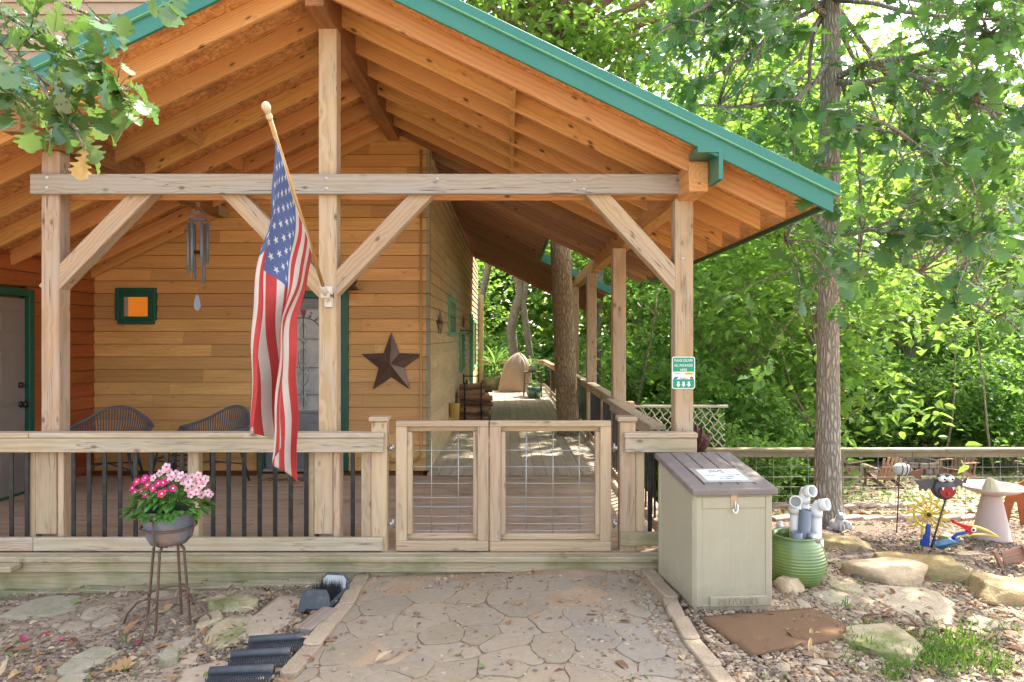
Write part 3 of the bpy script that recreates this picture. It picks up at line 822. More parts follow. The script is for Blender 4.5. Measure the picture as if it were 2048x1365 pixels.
def rafter(x0, x1, y, mat, dep=.158, th=.040, tail=False):
    "sloping board; x0 upper end, x1 lower end"
    P = []; G = []; o = random.random() * 50
    for yy in (y, y + th):
        for (x, dz) in ((x0, -dep), (x1, -dep), (x1, -.002), (x0, -.002)):
            P.append((x, yy, zroof(x, y) + dz)); G.append((o + x, dz, yy - y))
    m = MB(); m.add(P, [(0, 1, 2, 3), (7, 6, 5, 4), (0, 4, 5, 1), (1, 5, 6, 2), (2, 6, 7, 3), (3, 7, 4, 0)], G)
    return m.build('rafter', M[mat], porch, .003)
for k in range(7):
    y = 4.95 + .49 * k
    if y > YW - .1: break
    rafter(RIDGE + .02, TAIL, y, 'rafter'); rafter(RIDGE - .02, EL, y, 'rafter')
rafter(RIDGE - .02, XL, YW - .085, 'rafter'); rafter(RIDGE + .02, TAIL, YW - .06, 'ridge')
y = YW + .40; k = 0
while y < 18.4:
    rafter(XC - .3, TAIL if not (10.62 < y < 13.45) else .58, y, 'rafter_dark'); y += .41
# blocking between the rafters
m = MB()
for k in range(6):
    y = 4.95 + .49 * k
    zz = zroof(.03)
    m.box(.01, .05, y + .042, y + .488, zz - .155, zz - .012)
    if k in (2, 4, 5):
        for xb in (-2.9,): m.box(xb - .02, xb + .02, y + .042, y + .488, zroof(xb) - .155, zroof(xb) - .012)
m.build('blocking', M['rafter'], porch, .003)
def slab(x0, x1, y0, y1, mats, name, dz=0.0, th=.012):
    P = []; G = []
    for q in (0, th):
        for (x, yy) in ((x0, y0), (x1, y0), (x1, y1), (x0, y1)):
            P.append((x, yy, zroof(x, yy) + dz + q)); G.append((x, yy, 0))
    return MB().hexa(P, G).build(name, mats, porch, fixn=True)
slab(RIDGE, EAVE, 4.74, YW, M['osb'], 'sheathing'); slab(RIDGE, EL, 4.74, YW, M['osb'], 'sheathing')
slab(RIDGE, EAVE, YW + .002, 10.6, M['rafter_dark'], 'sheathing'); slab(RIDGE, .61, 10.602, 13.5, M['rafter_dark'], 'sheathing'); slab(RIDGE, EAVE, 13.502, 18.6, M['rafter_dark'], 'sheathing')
slab(RIDGE, EAVE + .03, 4.72, 10.6, M['green'], 'metal_roofing', .016, .03); slab(RIDGE, .61, 10.602, 13.5, M['green'], 'metal_roofing', .016, .03); slab(RIDGE, EAVE + .03, 13.502, 18.6, M['green'], 'metal_roofing', .016, .03)
slab(RIDGE, EL - .03, 4.72, 9.5, M['green'], 'metal_roofing', .016, .03)
def rake(x0, x1, y, zo, hgt, th, name='fascia', mat='green', yref=5):
    P = []
    for yy in (y, y + th):
        for (x, dz) in ((x0, zo), (x1, zo), (x1, zo + hgt), (x0, zo + hgt)):
            P.append((x, yy, zroof(x, yref) + dz))
    return MB().add(P, [(0, 1, 2, 3), (7, 6, 5, 4), (0, 4, 5, 1), (1, 5, 6, 2), (2, 6, 7, 3), (3, 7, 4, 0)]).build(name, M[mat], porch, .003, fixn=True)
rake(RIDGE, EAVE + .05, 4.712, -.045, .134, .028); rake(RIDGE, EL, 4.712, -.045, .134, .028)
rake(RIDGE, EAVE + .09, 4.690, .090, .074, .05, 'roof_edge_trim'); rake(RIDGE, EL, 4.690, .090, .074, .05, 'roof_edge_trim')
rake(RIDGE, EAVE + .08, 4.684, .083, .010, .03, 'trim_bead', 'greenlight'); rake(RIDGE, EL, 4.684, .083, .010, .03, 'trim_bead', 'greenlight')
rake(.60, EAVE + .02, 13.46, -.11, .16, .03, 'fascia', 'green', 13.5)
m = MB(); 
m.beam((.63, 10.6, zroof(.63, 10.6) - .03), (.63, 13.45, zroof(.63, 13.4) - .03), .025, .16); m.build('fascia', M['greenlight'], porch)
m = MB(); m.beam((EAVE + .012, 4.74, zroof(EAVE) - .012), (EAVE + .012, 10.6, zroof(EAVE, 10.6) - .012), .022, .05); m.beam((EAVE + .012, 13.5, zroof(EAVE, 13.5) - .012), (EAVE + .012, 18.6, zroof(EAVE, 18.6) - .012), .022, .05)
m.build('eave_trim', M['greentrim'], porch)
rake(RIDGE + .3, EAVE, 18.58, -.14, .13, .03, 'fascia', 'rafter_dark', 21.5)

# ------------------------------------------------------------------ deck
deck = empty('deck', (-1.5, 5.1, 0), 'low wooden deck of brown weathered boards running round the cabin corner', 'deck')
m = MB(); y = 5.142; rr = random.Random(4)
while y < 7.94:
    x = -7.2; cuts = sorted(rr.uniform(-6, 1) for _ in range(2)) + [1.46]
    for c in cuts:
        if c - x > .2: m.beam((x + .001, y + .069, -.018), (c - .001, y + .069, -.018), .138, .036)
        x = c
    y += .1435
m.build('decking', M['deck'], deck, .004)
m = MB(); x = XC + .02
while x < 1.36:
    yy = 7.955
    for c in (rr.uniform(10, 12.5), rr.uniform(14, 17), 22.0):
        m.beam((x + .069, yy + .002, -.018), (x + .069, c - .002, -.018), .138, .036); yy = c
    x += .1425
m.build('decking', M['deck_grey'], deck, .004)
m = MB()
m.beam((-7.2, 5.095, -.020), (1.50, 5.095, -.020), .09, .040); m.build('edge_board', M['rim'], deck, .006)
m = MB(); m.beam((-7.2, 5.04, -.062), (-3.62, 5.04, -.062), .17, .04); m.build('step_board', M['rim'], deck, .006)
m = MB()
m.beam((-7.2, 5.105, -.083), (1.48, 5.105, -.083), .04, .080); m.build('rim_joist', M['rim'], deck, .004)
m = MB(); m.beam((-7.2, 5.135, -.21), (1.48, 5.135, -.21), .04, .165); m.build('lower_fascia', M['rim'], deck, .004)
m = MB(); m.beam((1.46, 5.16, -.15), (1.46, 22, -.15), .04, .22); m.beam((-.9, 22.03, -.15), (1.46, 22.03, -.15), .04, .22)
for yy in (9, 12, 15, 18, 21.5): m.box(1.3, 1.42, yy - .06, yy + .06, -3, -.06)
m.box(-7.1, 1.4, 5.2, 5.24, -.9, -.06)
m.build('substructure', M['woodgrey'], deck, .004)

# ------------------------------------------------------------------ railings
def gate_post(x0, x1, parent, s, xw0, xw1):
    p = MB(); p.box(x0, x1, 5.20, 5.30, -.02, .985); po = p.build('gate_post', M['gate'], parent, .006)
    m = MB(); m.box(x0 - .018, x1 + .012, 5.183, 5.318, .987, 1.022); m.build('post_cap', M['gate'], po, .006)
    m = MB(); m.box(xw0, x0 - .002, 5.215, 5.29, -.02, .755) if xw0 < x0 else m.box(x1 + .002, xw1, 5.215, 5.29, -.02, .755)
    m.build('side_board', M['gate'], po, .005)
def baluster(m, x, y, z0, z1, w=.032, d=.012):
    return m.box(x - w / 2, x + w / 2, y - d / 2, y + d / 2, z0, z1)
fr = empty('railing', (-2.5, 5.2, 0), 'long front deck railing with black balusters left of the gate, flower stand before it', 'railing')
m = MB(); m.beam((-7.2, 5.205, .887), (-3.627, 5.205, .887), .12, .038); m.beam((-3.623, 5.205, .887), (-.945, 5.205, .887), .12, .038); m.build('top_rail', M['rail'], fr, .006)
m = MB(); m.beam((-7.2, 5.172, .812), (-.95, 5.172, .812), .04, .108); m.build('rail_board', M['rail'], fr, .005)
m = MB(); m.beam((-7.2, 5.176, .062), (-3.60, 5.176, .062), .04, .10); m.beam((-3.597, 5.176, .062), (-.955, 5.176, .062), .04, .10); m.build('bottom_rail', M['rail'], fr, .005)
for (x0, x1) in ((-3.68, -3.415), (-1.545, -1.30)):
    m = MB(); w = .05
    m.box(x0, x0 + w, 5.235, 5.36, -.02, .755); m.box(x1 - w, x1, 5.235, 5.36, -.02, .755); m.box(x0 + w + .003, x1 - w - .003, 5.225, 5.262, .12, .755)
    m.build('post_casing', M['gate'], fr, .005)
MB().box(-2.47, -2.385, 5.24, 5.32, -.04, .86).build('middle_post', M['post'], fr, .005)
px = 27.7 - 31 * 8
while px < 735:
    if not (62 < px < 133 or 615 < px < 684 or 718 < px or 378 < px < 402):
        baluster(MB(), (px - CX) / F * 5.24, 5.22, .08, .80).build('baluster', M['black'], fr, .002)
    px += 30.9
gate_post(-1.05, -.93, fr, 1, -1.13, 0)
MB().tube([(-.93, 5.25, .78), (-.885, 5.25, .78)], .007, 6).build('eye_bolt', M['galv'], fr)

rr_ = empty('railing', (1.15, 5.2, 0), 'short railing between the gate and the post with the green sign', 'railing')
gate_post(.845, .965, rr_, 1, .9, 1.035)
m = MB(); m.beam((.872, 5.205, .887), (1.425, 5.205, .887), .12, .038); m.build('top_rail', M['rail'], rr_, .006)
m = MB(); m.beam((.878, 5.172, .812), (1.42, 5.172, .812), .04, .108); m.build('rail_board', M['rail'], rr_, .005)
m = MB(); m.beam((.845, 5.176, .10), (1.44, 5.176, .10), .04, .10); m.build('bottom_rail', M['rim'], rr_, .005)
for x in (1.08, 1.16, 1.24): baluster(MB(), x, 5.23, .10, .80).build('baluster', M['black'], rr_, .002)

sr = empty('railing', (1.25, 7.0, 0), 'side deck railing running back past the tree trunk beside the woods', 'railing')
def side_run(x0, y0, x1, y1, z, name='top_rail', step=.115):
    m = MB(); m.beam((x0, y0, z), (x1, y1, z), .13, .038); m.build('top_rail', M['rail'], sr, .005)
    m = MB(); m.beam((x0, y0, z - .075), (x1, y1, z - .075), .04, .09); m.beam((x0, y0, .10), (x1, y1, .10), .04, .09); m.build('rail_board', M['rail'], sr, .004)
    n = int((y1 - y0) / step); mm = MB()
    for i in range(1, n):
        t = i / n; x = x0 + (x1 - x0) * t; y = y0 + (y1 - y0) * t
        baluster(MB(), x, y, .12, z - .05, .014, .03).build('baluster', M['black'], sr)
side_run(1.20, 5.50, 1.18, 7.86, .90); side_run(1.26, 8.05, 1.26, 10.62, .90); side_run(1.26, 10.8, 1.20, 15.6, .90, step=.2); side_run(1.2, 15.7, 1.12, 21.4, .86, step=.28)
for (x, y) in ((1.30, 9.2), (1.42, 8.1), (1.24, 15.65), (1.19, 18.6)):
    MB().box(x - .06, x + .06, y - .05, y + .05, -.4, .86).build('rail_post', M['post'], sr, .005)
br_ = empty('railing', (.1, 21.5, 0), 'far end railing of the side deck behind the covered grill', 'railing')
m = MB(); m.beam((-.9, 21.5, .86), (1.15, 21.5, .86), .13, .038); m.build('top_rail', M['rail'], br_, .005)
m = MB(); m.beam((-.9, 21.5, .79), (1.15, 21.5, .79), .04, .09); m.beam((-.9, 21.5, .09), (1.15, 21.5, .09), .04, .09); m.build('rail_board', M['rail'], br_, .004)
for i in range(1, 18): baluster(MB(), -.9 + i * .114, 21.5, .1, .8, .022, .02).build('baluster', M['black'], br_)

# ------------------------------------------------------------------ gate leaves
def gate(x0, x1, z0, z1, wires, label, drop=0, hinge=-1):
    g = empty('gate', ((x0 + x1) / 2, 5.21, 0), label, 'gate', 'gate leaves across the deck entrance'); w = .083; y = 5.17
    def fb(name, xa, xb, ya, yb, za, zb, axis):
        m = MB()
        if axis == 'x': m.beam((xa, (ya + yb) / 2, (za + zb) / 2), (xb, (ya + yb) / 2, (za + zb) / 2), yb - ya, zb - za)
        else: m.beam(((xa + xb) / 2, (ya + yb) / 2, za), ((xa + xb) / 2, (ya + yb) / 2, zb), xb - xa, yb - ya, (0, 1, 0))
        return m.build(name, M['gate'], g, .005)
    fb('top_bar', x0, x1, y, y + .05, z1 - .045, z1, 'x'); fb('bottom_bar', x0, x1, y, y + .05, z0, z0 + .075, 'x')
    fb('stile', x0, x0 + w, y + .002, y + .048, z0 + .075, z1 - .045, 'z'); fb('stile', x1 - w, x1, y + .002, y + .048, z0 + .075, z1 - .045, 'z')
    yb = y + .05; t = .035
    fb('inner_frame', x0 + w - t, x1 - w + t, yb + .002, yb + .042, z1 - .085, z1 - .048, 'x'); fb('inner_frame', x0 + w - t, x1 - w + t, yb + .002, yb + .042, z0 + .075, z0 + .12, 'x')
    fb('inner_frame', x0 + w - .002, x0 + w + t, yb - .03, yb + .042, z0 + .12, z1 - .085, 'z'); fb('inner_frame', x1 - w - t, x1 - w + .002, yb - .03, yb + .042, z0 + .12, z1 - .085, 'z')
    m = MB(); yw = yb + .02
    for px in wires: m.tube([((px - CX) / F * yw, yw, z0 + .09), ((px - CX) / F * yw + .002, yw, z1 - .06)], .0034, 6)
    for py in (900, 933, 966, 994, 1013, 1031.5, 1046.5, 1060, 1073.5):
        zz = CZ - (py - CY) / F * yw
        m.tube([(x0 + w - .01 + i * (x1 - x0 - 2 * w + .02) / 6, yw - .006, zz - .004 * math.sin(math.pi * i / 6)) for i in range(7)], .003, 6)
    m.build('wire_panel', M['wire'], g)
    for zz in (.78, .20):
        m = MB(); xh = x0 if hinge < 0 else x1
        m.tube([(xh + hinge * .07, y + .06, zz), (xh + .005 * hinge, y + .06, zz)], .006, 6)
        m.tube([(xh + hinge * .03, y + .06, zz - .03), (xh + hinge * .03, y + .06, zz + .035)], .009, 8)
        m.lathe([(.001, -.012), (.016, -.012), (.016, .012), (.001, .012)], (xh + hinge * .045, y + .06, zz), 8, axis=(1, 0, 0))
        m.build('hinge', M['galv'], g)
    return g
gate(-.858, -.155, .008, .995, (862.7, 916.5), 'narrower left leaf of the timber framed wire gate', hinge=-1)
g2 = gate(-.145, .775, .004, .995, (1052, 1105.7, 1158), 'wider right leaf of the timber framed wire gate', hinge=1)
# ------------------------------------------------------------------ flagpole and flag
def pole_pt(t): return Vector((-1.392 - .012 * t, 5.16 - 1.16 * t, 1.975 + .945 * t))
fp = empty('flagpole', (-1.392, 5.26, 1.93), 'wooden flagpole slanting out of a cream bracket on the central porch post', 'flagpole')
MB().tube([pole_pt(0), pole_pt(1.0)], .0135, 12).build('pole', M['poolwood'], fp)
a = (pole_pt(1) - pole_pt(0)).normalized()
MB().lathe([(.001, 0), (.018, 0), (.020, .010), (.016, .026), (.012, .036), (.018, .046), (.025, .066), (.026, .080), (.021, .096), (.010, .106), (.001, .109)], pole_pt(.995), 18, axis=a).build('finial', M['finial'], fp)
m = MB(); m.lathe([(.001, -.03), (.024, -.03), (.021, .06), (.014, .062)], pole_pt(0.0), 14, axis=a)
m.box(-1.42, -1.36, 5.245, 5.272, 1.86, 2.02); m.box(-1.402, -1.382, 5.19, 5.25, 1.90, 1.975)
m.lathe([(.001, -.034), (.026, -.034), (.026, .034), (.001, .034)], (-1.392, 5.19, 1.945), 14, axis=(1, 0, 0)); m.build('bracket', M['bracket'], fp, .003)
m = MB(); m.tube([(-1.37, 5.19, 1.945), (-1.335, 5.19, 1.945)], .009, 8); m.tube([(-1.335, 5.19, 1.925), (-1.335, 5.19, 1.965)], .006, 6); m.build('wing_screw', M['iron'], fp)

def flag_point(u, v):
    "u along the hoist (0 at the finial), v along the fly; the cloth hangs from the pole in pleats"
    top = pole_pt(.93 - .64 * u)
    # gathered lower edge: the cloth swings in under the finial end
    k = smooth(0, .55, v)
    # pleat path at the bottom: folds back and forth in depth, sideways width about 0.3 m
    s = u
    bx = (-.105 + .02 * v + (.225 - .07 * v) * s) + (.05 - .015 * v) * math.sin(s * 1.7 * 2 * math.pi + .6 + 2.4 * v)
    by = 4.05 + .12 * s + .075 * math.cos(s * 1.7 * 2 * math.pi + .4 + 2.4 * v)
    L = 1.50 * v
    zb = top.z
    straight = Vector((top.x, top.y, top.z - L))
    # hanging target: everything slides towards the outer (finial) end and evens out at the bottom
    zt = 2.82 - .16 * u
    drop = Vector((-1.405 + bx * 1.0, by, zt - 1.70 * v - .22 * u * v))
    t0 = top.lerp(drop, 1) if False else drop
    p = Vector((top.x * (1 - k) + drop.x * k, top.y * (1 - k) + drop.y * k, 0))
    kz = smooth(0, 1.0, v)
    p.z = (top.z - L * 1.1) * (1 - kz) + drop.z * kz
    # soft folds growing below the pole
    amp = .030 * smooth(.02, .3, v)
    p.x += amp * .7 * math.sin(u * 17 + v * 2.0) * (1 - .6 * k)
    p.y += amp * .8 * math.cos(u * 13 + 1 + v * 1.5)
    p.x += .006 * math.sin(v * 23 + u * 9)
    return p
nu, nv = 84, 90
V = []; G = []; Fc = []
for j in range(nv + 1):
    for i in range(nu + 1):
        u, v = i / nu, j / nv
        V.append(flag_point(u, v)); G.append((u, v, 0))
for j in range(nv):
    for i in range(nu):
        a0 = j * (nu + 1) + i
        Fc.append((a0, a0 + 1, a0 + nu + 2, a0 + nu + 1))
m = MB(); m.add(V, Fc, G, .5, 0, True)
fl = m.build('flag', M['flagcloth'], None, loc=(-1.4, 4.3, 2.8)); tag(fl, 'faded stars and stripes cloth flag hanging in folds from the wooden flagpole', 'flag')
sd_ = fl.modifiers.new('cloth', 'SOLIDIFY'); sd_.thickness = .0015

# ------------------------------------------------------------------ wind chime
cx_, cy_ = W(396, 470, 5.9).x, 5.9
wc = empty('wind_chime', (cx_, cy_, 2.72), 'grey tubular wind chime hanging under the porch roof', 'wind chime')
z0 = W(396, 440, 5.9).z
m = MB(); m.tube([(cx_ + .075 * math.cos(t), cy_ + .075 * math.sin(t), z0) for t in np.linspace(0, 2 * math.pi, 25)], .006, 6); m.tube([(cx_ + .075 * math.cos(t), cy_ + .075 * math.sin(t), z0 + .05) for t in np.linspace(0, 2 * math.pi, 25)], .004, 6)
m.build('ring', M['grey_metal'], wc)
m = MB(); zt = W(396, 398, 5.9).z
for k in range(6):
    an = k * math.pi / 3; m.tube([(cx_, cy_, zt - .06), (cx_ + .075 * math.cos(an), cy_ + .075 * math.sin(an), z0 + .05), (cx_ + .075 * math.cos(an), cy_ + .075 * math.sin(an), z0 - .08)], .0018, 4)
m.tube([(cx_, cy_, zt - .06), (cx_, cy_, W(396, 575, 5.9).z)], .0018, 4)
m.tube([(cx_ + .012 * math.cos(t), cy_, zt - .05 + .02 * math.sin(t)) for t in np.linspace(0, 2 * math.pi, 13)], .003, 5); m.tube([(cx_, cy_, zt - .03), (cx_, cy_, zroof(cx_) - .02)], .002, 4)
m.build('cord', M['string'], wc)
for k in range(6):
    an = k * math.pi / 3 + .3; ln = .34 + .055 * ((k * 5) % 6) / 1.6
    p = Vector((cx_ + .075 * math.cos(an), cy_ + .075 * math.sin(an), z0 - .03))
    MB().lathe([(.001, 0), (.014, 0), (.014, -ln), (.012, -ln), (.012, -ln + .02)], p, 12).build('tube', M['grey_metal'], wc)
MB().lathe([(.001, .012), (.03, .012), (.034, 0), (.03, -.012), (.001, -.012)], (cx_, cy_, W(396, 505, 5.9).z), 16).build('striker', M['black'], wc)
p = W(394, 605, 5.9); MB().prism([(0, .075), (.018, .045), (.034, -.03), (.024, -.062), (0, -.075), (-.024, -.055), (-.03, -.02), (-.014, .045)], p, (1, 0, 0), (0, 0, 1), (0, 1, 0), .006).build('wind_sail', M['grey_metal'], wc)

# ------------------------------------------------------------------ barn stars
def barn_star(c, ax, n, rad, dep, label, name='barn_star'):
    c, ax, n = Vector(c), Vector(ax), Vector(n); up = Vector((0, 0, 1)); m = MB()
    V = []; 
    for k in range(10):
        rr = rad if k % 2 == 0 else rad * .42; an = math.pi / 2 + k * math.pi / 5
        V.append(c + ax * rr * math.cos(an) + up * rr * math.sin(an) + n * .012)
    V.append(c + n * dep)
    back = [q - n * .008 for q in V[:10]]
    for k in range(10):
        j = (k + 1) % 10
        m.add([V[k], V[j], V[10]], [(0, 1, 2)], None, (k * .37) % 1)
    m.add(V[:10] + back, [(k, (k + 10), (k + 1) % 10 + 10, (k + 1) % 10) for k in range(10)] + [tuple(range(19, 9, -1))])
    o = m.build(name, M['starmetal'], None, loc=c, fixn=True)
    return tag(o, label, 'star')
barn_star(W(783, 728, YW - .03), (1, 0, 0), (0, -1, 0), .385, .10, 'large bronze brown metal barn star on the honey siding beside the entry door')
barn_star((XC + .03, 9.42, 1.815), (0, 1, 0), (1, 0, 0), .19, .06, 'small metal star on the grey side wall before the first window')
barn_star((XC + .03, 14.2, 1.93), (0, 1, 0), (1, 0, 0), .15, .05, 'small metal star on the grey side wall above the scroll bracket')

# hanging ornament on a scroll bracket
hb = empty('hanging_ornament', (XC + .03, 14.0, 1.6), 'white patterned ornament hanging from a black scroll bracket on the side wall', 'wall ornament')
m = MB(); y = 13.6; x0 = XC + .03
m.tube([(x0, y, 1.74), (x0 + .12, y, 1.75), (x0 + .24, y, 1.72)], .008, 6)
m.tube([(x0 + .02 + .05 * t * math.cos(4 * t) / 1.6, y, 1.68 + .05 * t * math.sin(4 * t) / 1.6) for t in np.linspace(.2, 1.6, 20)], .006, 5)
m.tube([(x0 + .14 + .04 * t * math.cos(5 * t) / 1.6, y, 1.69 + .04 * t * math.sin(5 * t) / 1.6) for t in np.linspace(.2, 1.6, 20)], .006, 5)
m.box(x0 - .005, x0 + .01, y - .01, y + .01, 1.5, 1.78); m.build('scroll_bracket', M['black'], hb)
m = MB()
for (zz, r_) in ((1.60, .03), (1.50, .05), (1.40, .035), (1.30, .05), (1.20, .04), (1.13, .03)): m.prism([(r_ * math.cos(t) * (1 if k % 2 else .55), r_ * math.sin(t) * (1 if k % 2 else .55)) for k, t in enumerate(np.linspace(0, 2 * math.pi, 13)[:-1])], (x0 + .11, y, zz), (1, 0, 0), (0, 0, 1), (0, -1, 0), .008)
m.tube([(x0 + .11, y + .001, 1.72), (x0 + .11, y + .001, 1.1)], .003, 4); m.build('ornament', M['lightgrey'], hb)
wp = MB(); wp.box(XC + .02, XC + .05, 13.5, 14.5, .98, 1.66); o = wp.build('wall_panel', M['greentrim'], None, loc=(XC + .03, 14, 1.3), bevel=.005); tag(o, 'dark panel in a pale green frame on the side wall under the second small star', 'wall panel')
m = MB(); m.box(XC + .015, XC + .065, 13.43, 13.5, .94, 1.70); m.box(XC + .015, XC + .065, 14.5, 14.57, .94, 1.70); m.box(XC + .015, XC + .065, 13.5, 14.5, 1.66, 1.72); m.box(XC + .015, XC + .065, 13.5, 14.5, .92, .98); m.build('panel_frame', M['greenlight'], o)

# lamp above the door
la = empty('wall_lamp', (-1.87, YW - .02, 2.15), 'small bronze barn lamp on the wall above the entry door', 'lamp')
c = W(692, 580, 8.1)
m = MB(); m.lathe([(.155, -.0), (.05, .10), (.045, .14), (.001, .145)], c, 20); m.build('lamp_shade', M['lamp'], la)
m = MB(); m.tube([c + Vector((0, 0, .13)), c + Vector((.0, .02, .20)), c + Vector((.02, .13, .20)), c + Vector((.02, .2, .14))], .012, 8); m.lathe([(.001, 0), (.06, 0), (.06, .02), (.001, .02)], c + Vector((.03, .2, .13)), 14, axis=(0, -1, 0)); m.build('lamp_arm', M['lamp'], la)

# ------------------------------------------------------------------ rope chairs and table
def rope_chair(loc, rz, label):
    ch = empty('rope_chair', (0, 0, 0), label, 'chair', 'woven rope chairs on the porch'); f = ch
    def rim(t):   # t 0..1 from left arm round the back to right arm; seat faces -Y
        an = math.pi * (1.08 - 1.16 * t); 
        hgt = .62 + .22 * math.exp(-((t - .5) / .23) ** 2)
        return Vector((.36 * math.cos(an) * 1.0, .05 + .30 * math.sin(an), hgt))
    def seatp(t):
        an = math.pi * (1.08 - 1.16 * t); return Vector((.25 * math.cos(an), .02 + .22 * math.sin(an), .43))
    ts = np.linspace(0, 1, 33)
    m = MB(); m.tube([rim(t) for t in ts], .016, 8); m.tube([(.36 * math.cos(1.08 * math.pi), .05 + .3 * math.sin(1.08 * math.pi), .62), (-.27, -.22, .44)], .014, 8); m.tube([rim(1), (.27, -.22, .44)], .014, 8)
    m.build('rim', M['rope'], ch)
    m = MB()
    for t in np.linspace(.01, .99, 52):
        a, b = rim(t), seatp(t); mid = (a + b) / 2 + Vector((a.x - b.x, a.y - b.y, 0)) * .25
        m.tube([a, mid, b], .0062, 4, r=(t * 91.7) % 1)
    m.build('rope_back', M['rope'], ch)
    m = MB(); m.tube([(-.27, -.22, .43)] + [seatp(t) for t in ts] + [(.27, -.22, .43), (-.27, -.22, .43)], .012, 8)
    m.build('seat_frame', M['lightgrey'], ch)
    m = MB(); P = [(-.25, -.21)] + [(seatp(t).x * .96, seatp(t).y * .96) for t in ts] + [(.25, -.21)]
    m.prism(P, (0, 0, .435), (1, 0, 0), (0, 1, 0), (0, 0, 1), .055); m.build('cushion', M['cushion'], ch, .015, fixn=True)
    for (x, y) in ((-.25, -.2), (.25, -.2), (-.2, .2), (.2, .2)):
        MB().tube([(x * .9, y * .9, .43), (x * 1.22, y * 1.25, 0)], [.014, .011], 8).build('leg', M['chairmetal'], ch)
    m = MB()
    for (p, q) in (((-.25, -.2), (.2, .2)), ((.25, -.2), (-.2, .2))):
        m.tube([(p[0] * 1.06, p[1] * 1.08, .2), (0, 0, .25), (q[0] * 1.06, q[1] * 1.08, .2)], .009, 6)
    m.build('stretcher', M['chairmetal'], ch)
    ch.location = loc; ch.rotation_euler.z = rz
    return ch
rc = rope_chair((-4.33, 7.35, .03), R(12), 'grey woven rope chair on the porch nearer the grey side door'); rc.scale = (1.18, 1.1, .96)
rc2 = dup(rc, (-3.26, 7.45, .03), R(-24), label='grey woven rope chair on the porch between the wind chime and the flag')
tb = empty('side_table', (-3.82, 7.8, 0), 'small dark metal side table between the two rope chairs', 'table')
MB().lathe([(.001, .50), (.24, .50), (.25, .49), (.24, .475), (.001, .475)], (-3.82, 7.8, 0), 28).build('table_top', M['chairmetal'], tb)
for k in range(4):
    an = k * math.pi / 2 + .5; MB().tube([(-3.82 + .14 * math.cos(an), 7.8 + .14 * math.sin(an), .48), (-3.82 + .25 * math.cos(an), 7.8 + .25 * math.sin(an), 0)], .012, 7).build('leg', M['chairmetal'], tb)
m = MB(); m.tube([(-3.82 + .2 * math.cos(t), 7.8 + .2 * math.sin(t), .24) for t in np.linspace(0, 2 * math.pi, 21)], .008, 6); m.build('stretcher', M['chairmetal'], tb)

# welcome mat by the door
dm = empty('doormat', (-2.5, 7.7, 0), 'tan doormat with dark script lettering in front of the entry door', 'doormat')
MB().box(-2.95, -1.95, 7.42, 8.02, .002, .018).build('mat', M['mat_tan'], dm, .004)
text_mb('hello', .30, (-2.48, 7.70, .018), (1, .0, 0), (.35, 1, 0), (0, 0, 1), .002, M['ink'], 'lettering', dm)

# ------------------------------------------------------------------ sign on the post
c = W(1367, 746, 5.262); sg = empty('delivery_sign', c, 'green and white delivery sign with arrows fixed to the right porch post', 'sign')
sw, sh = W(1391, 746, 5.262).x - W(1345, 746, 5.262).x, W(1367, 714, 5.262).z - W(1367, 778, 5.262).z
def rrect(w, h, r, n=5):
    out = []
    for (sx, sz, a0) in ((1, 1, 0), (-1, 1, 90), (-1, -1, 180), (1, -1, 270)):
        for k in range(n + 1):
            an = R(a0 + 90 * k / n); out.append((sx * (w / 2 - r) + r * math.cos(an), sz * (h / 2 - r) + r * math.sin(an)))
    return out
X3, Z3, N3 = (1, 0, 0), (0, 0, 1), (0, -1, 0)
def flat(w, h, dx, dz, lift, mat, name, r=.004, th=.0006):
    return MB().prism(rrect(w, h, r), c + Vector((dx, -lift, dz)), X3, Z3, N3, th).build(name, M[mat], sg, fixn=True)
MB().prism(rrect(sw, sh, .016), c + Vector((0, .003, 0)), X3, Z3, N3, .004).build('plate', M['signwhite'], sg, fixn=True)
flat(sw - .012, sh - .012, 0, 0, .0014, 'signgreen', 'green_field', .012)
flat(sw - .013, sh * .235, 0, -.085 * sh + .0, .0024, 'signwhite', 'logo_panel', .001)
fz = lambda py: c.z - 0 + (746 - py) / F * 5.262 - c.z
for body, py, sz, xs in (('PLEASE DELIVER', 721.5, .029, .70), ('ALL PACKAGES', 731.5, .029, .72), ('HERE', 740.5, .029, .78)):
    text_mb(body, sz, c + Vector((0, -.0030, fz(py))), X3, Z3, N3, .0006, M['signwhite'], 'lettering', sg, xscale=xs)
text_mb('amazon', .017, c + Vector((-.046, -.004, fz(747.5))), X3, Z3, N3, .0006, M['ink'], 'lettering', sg)
flat(.074, .018, .043, fz(747.5), .0034, 'signyellow', 'yellow_badge', .001); text_mb('DHL', .019, c + Vector((.043, -.0046, fz(747.6))), X3, Z3, N3, .0006, M['signred'], 'lettering', sg, xscale=1.3)
MB().prism([(-.018, .0), (-.008, .012), (.02, .012), (.012, 0), (-.005, -.012), (-.018, -.012)], c + Vector((-.058, -.0036, fz(757))), X3, Z3, N3, .0006).build('eagle_emblem', M['signblue'], sg, fixn=True)
text_mb('Fed', .026, c + Vector((-.012, -.004, fz(757))), X3, Z3, N3, .0006, M['signpurple'], 'lettering', sg); text_mb('Ex', .026, c + Vector((.022, -.004, fz(757))), X3, Z3, N3, .0006, M['signorange'], 'lettering', sg)
MB().prism([(-.012, .012), (.012, .012), (.012, -.003), (0, -.014), (-.012, -.003)], c + Vector((.063, -.0036, fz(757))), X3, Z3, N3, .0006).build('shield_emblem', M['signbrown'], sg, fixn=True)
text_mb('ups', .012, c + Vector((.063, -.0046, fz(756.8))), X3, Z3, N3, .0006, M['signyellow'], 'lettering', sg)
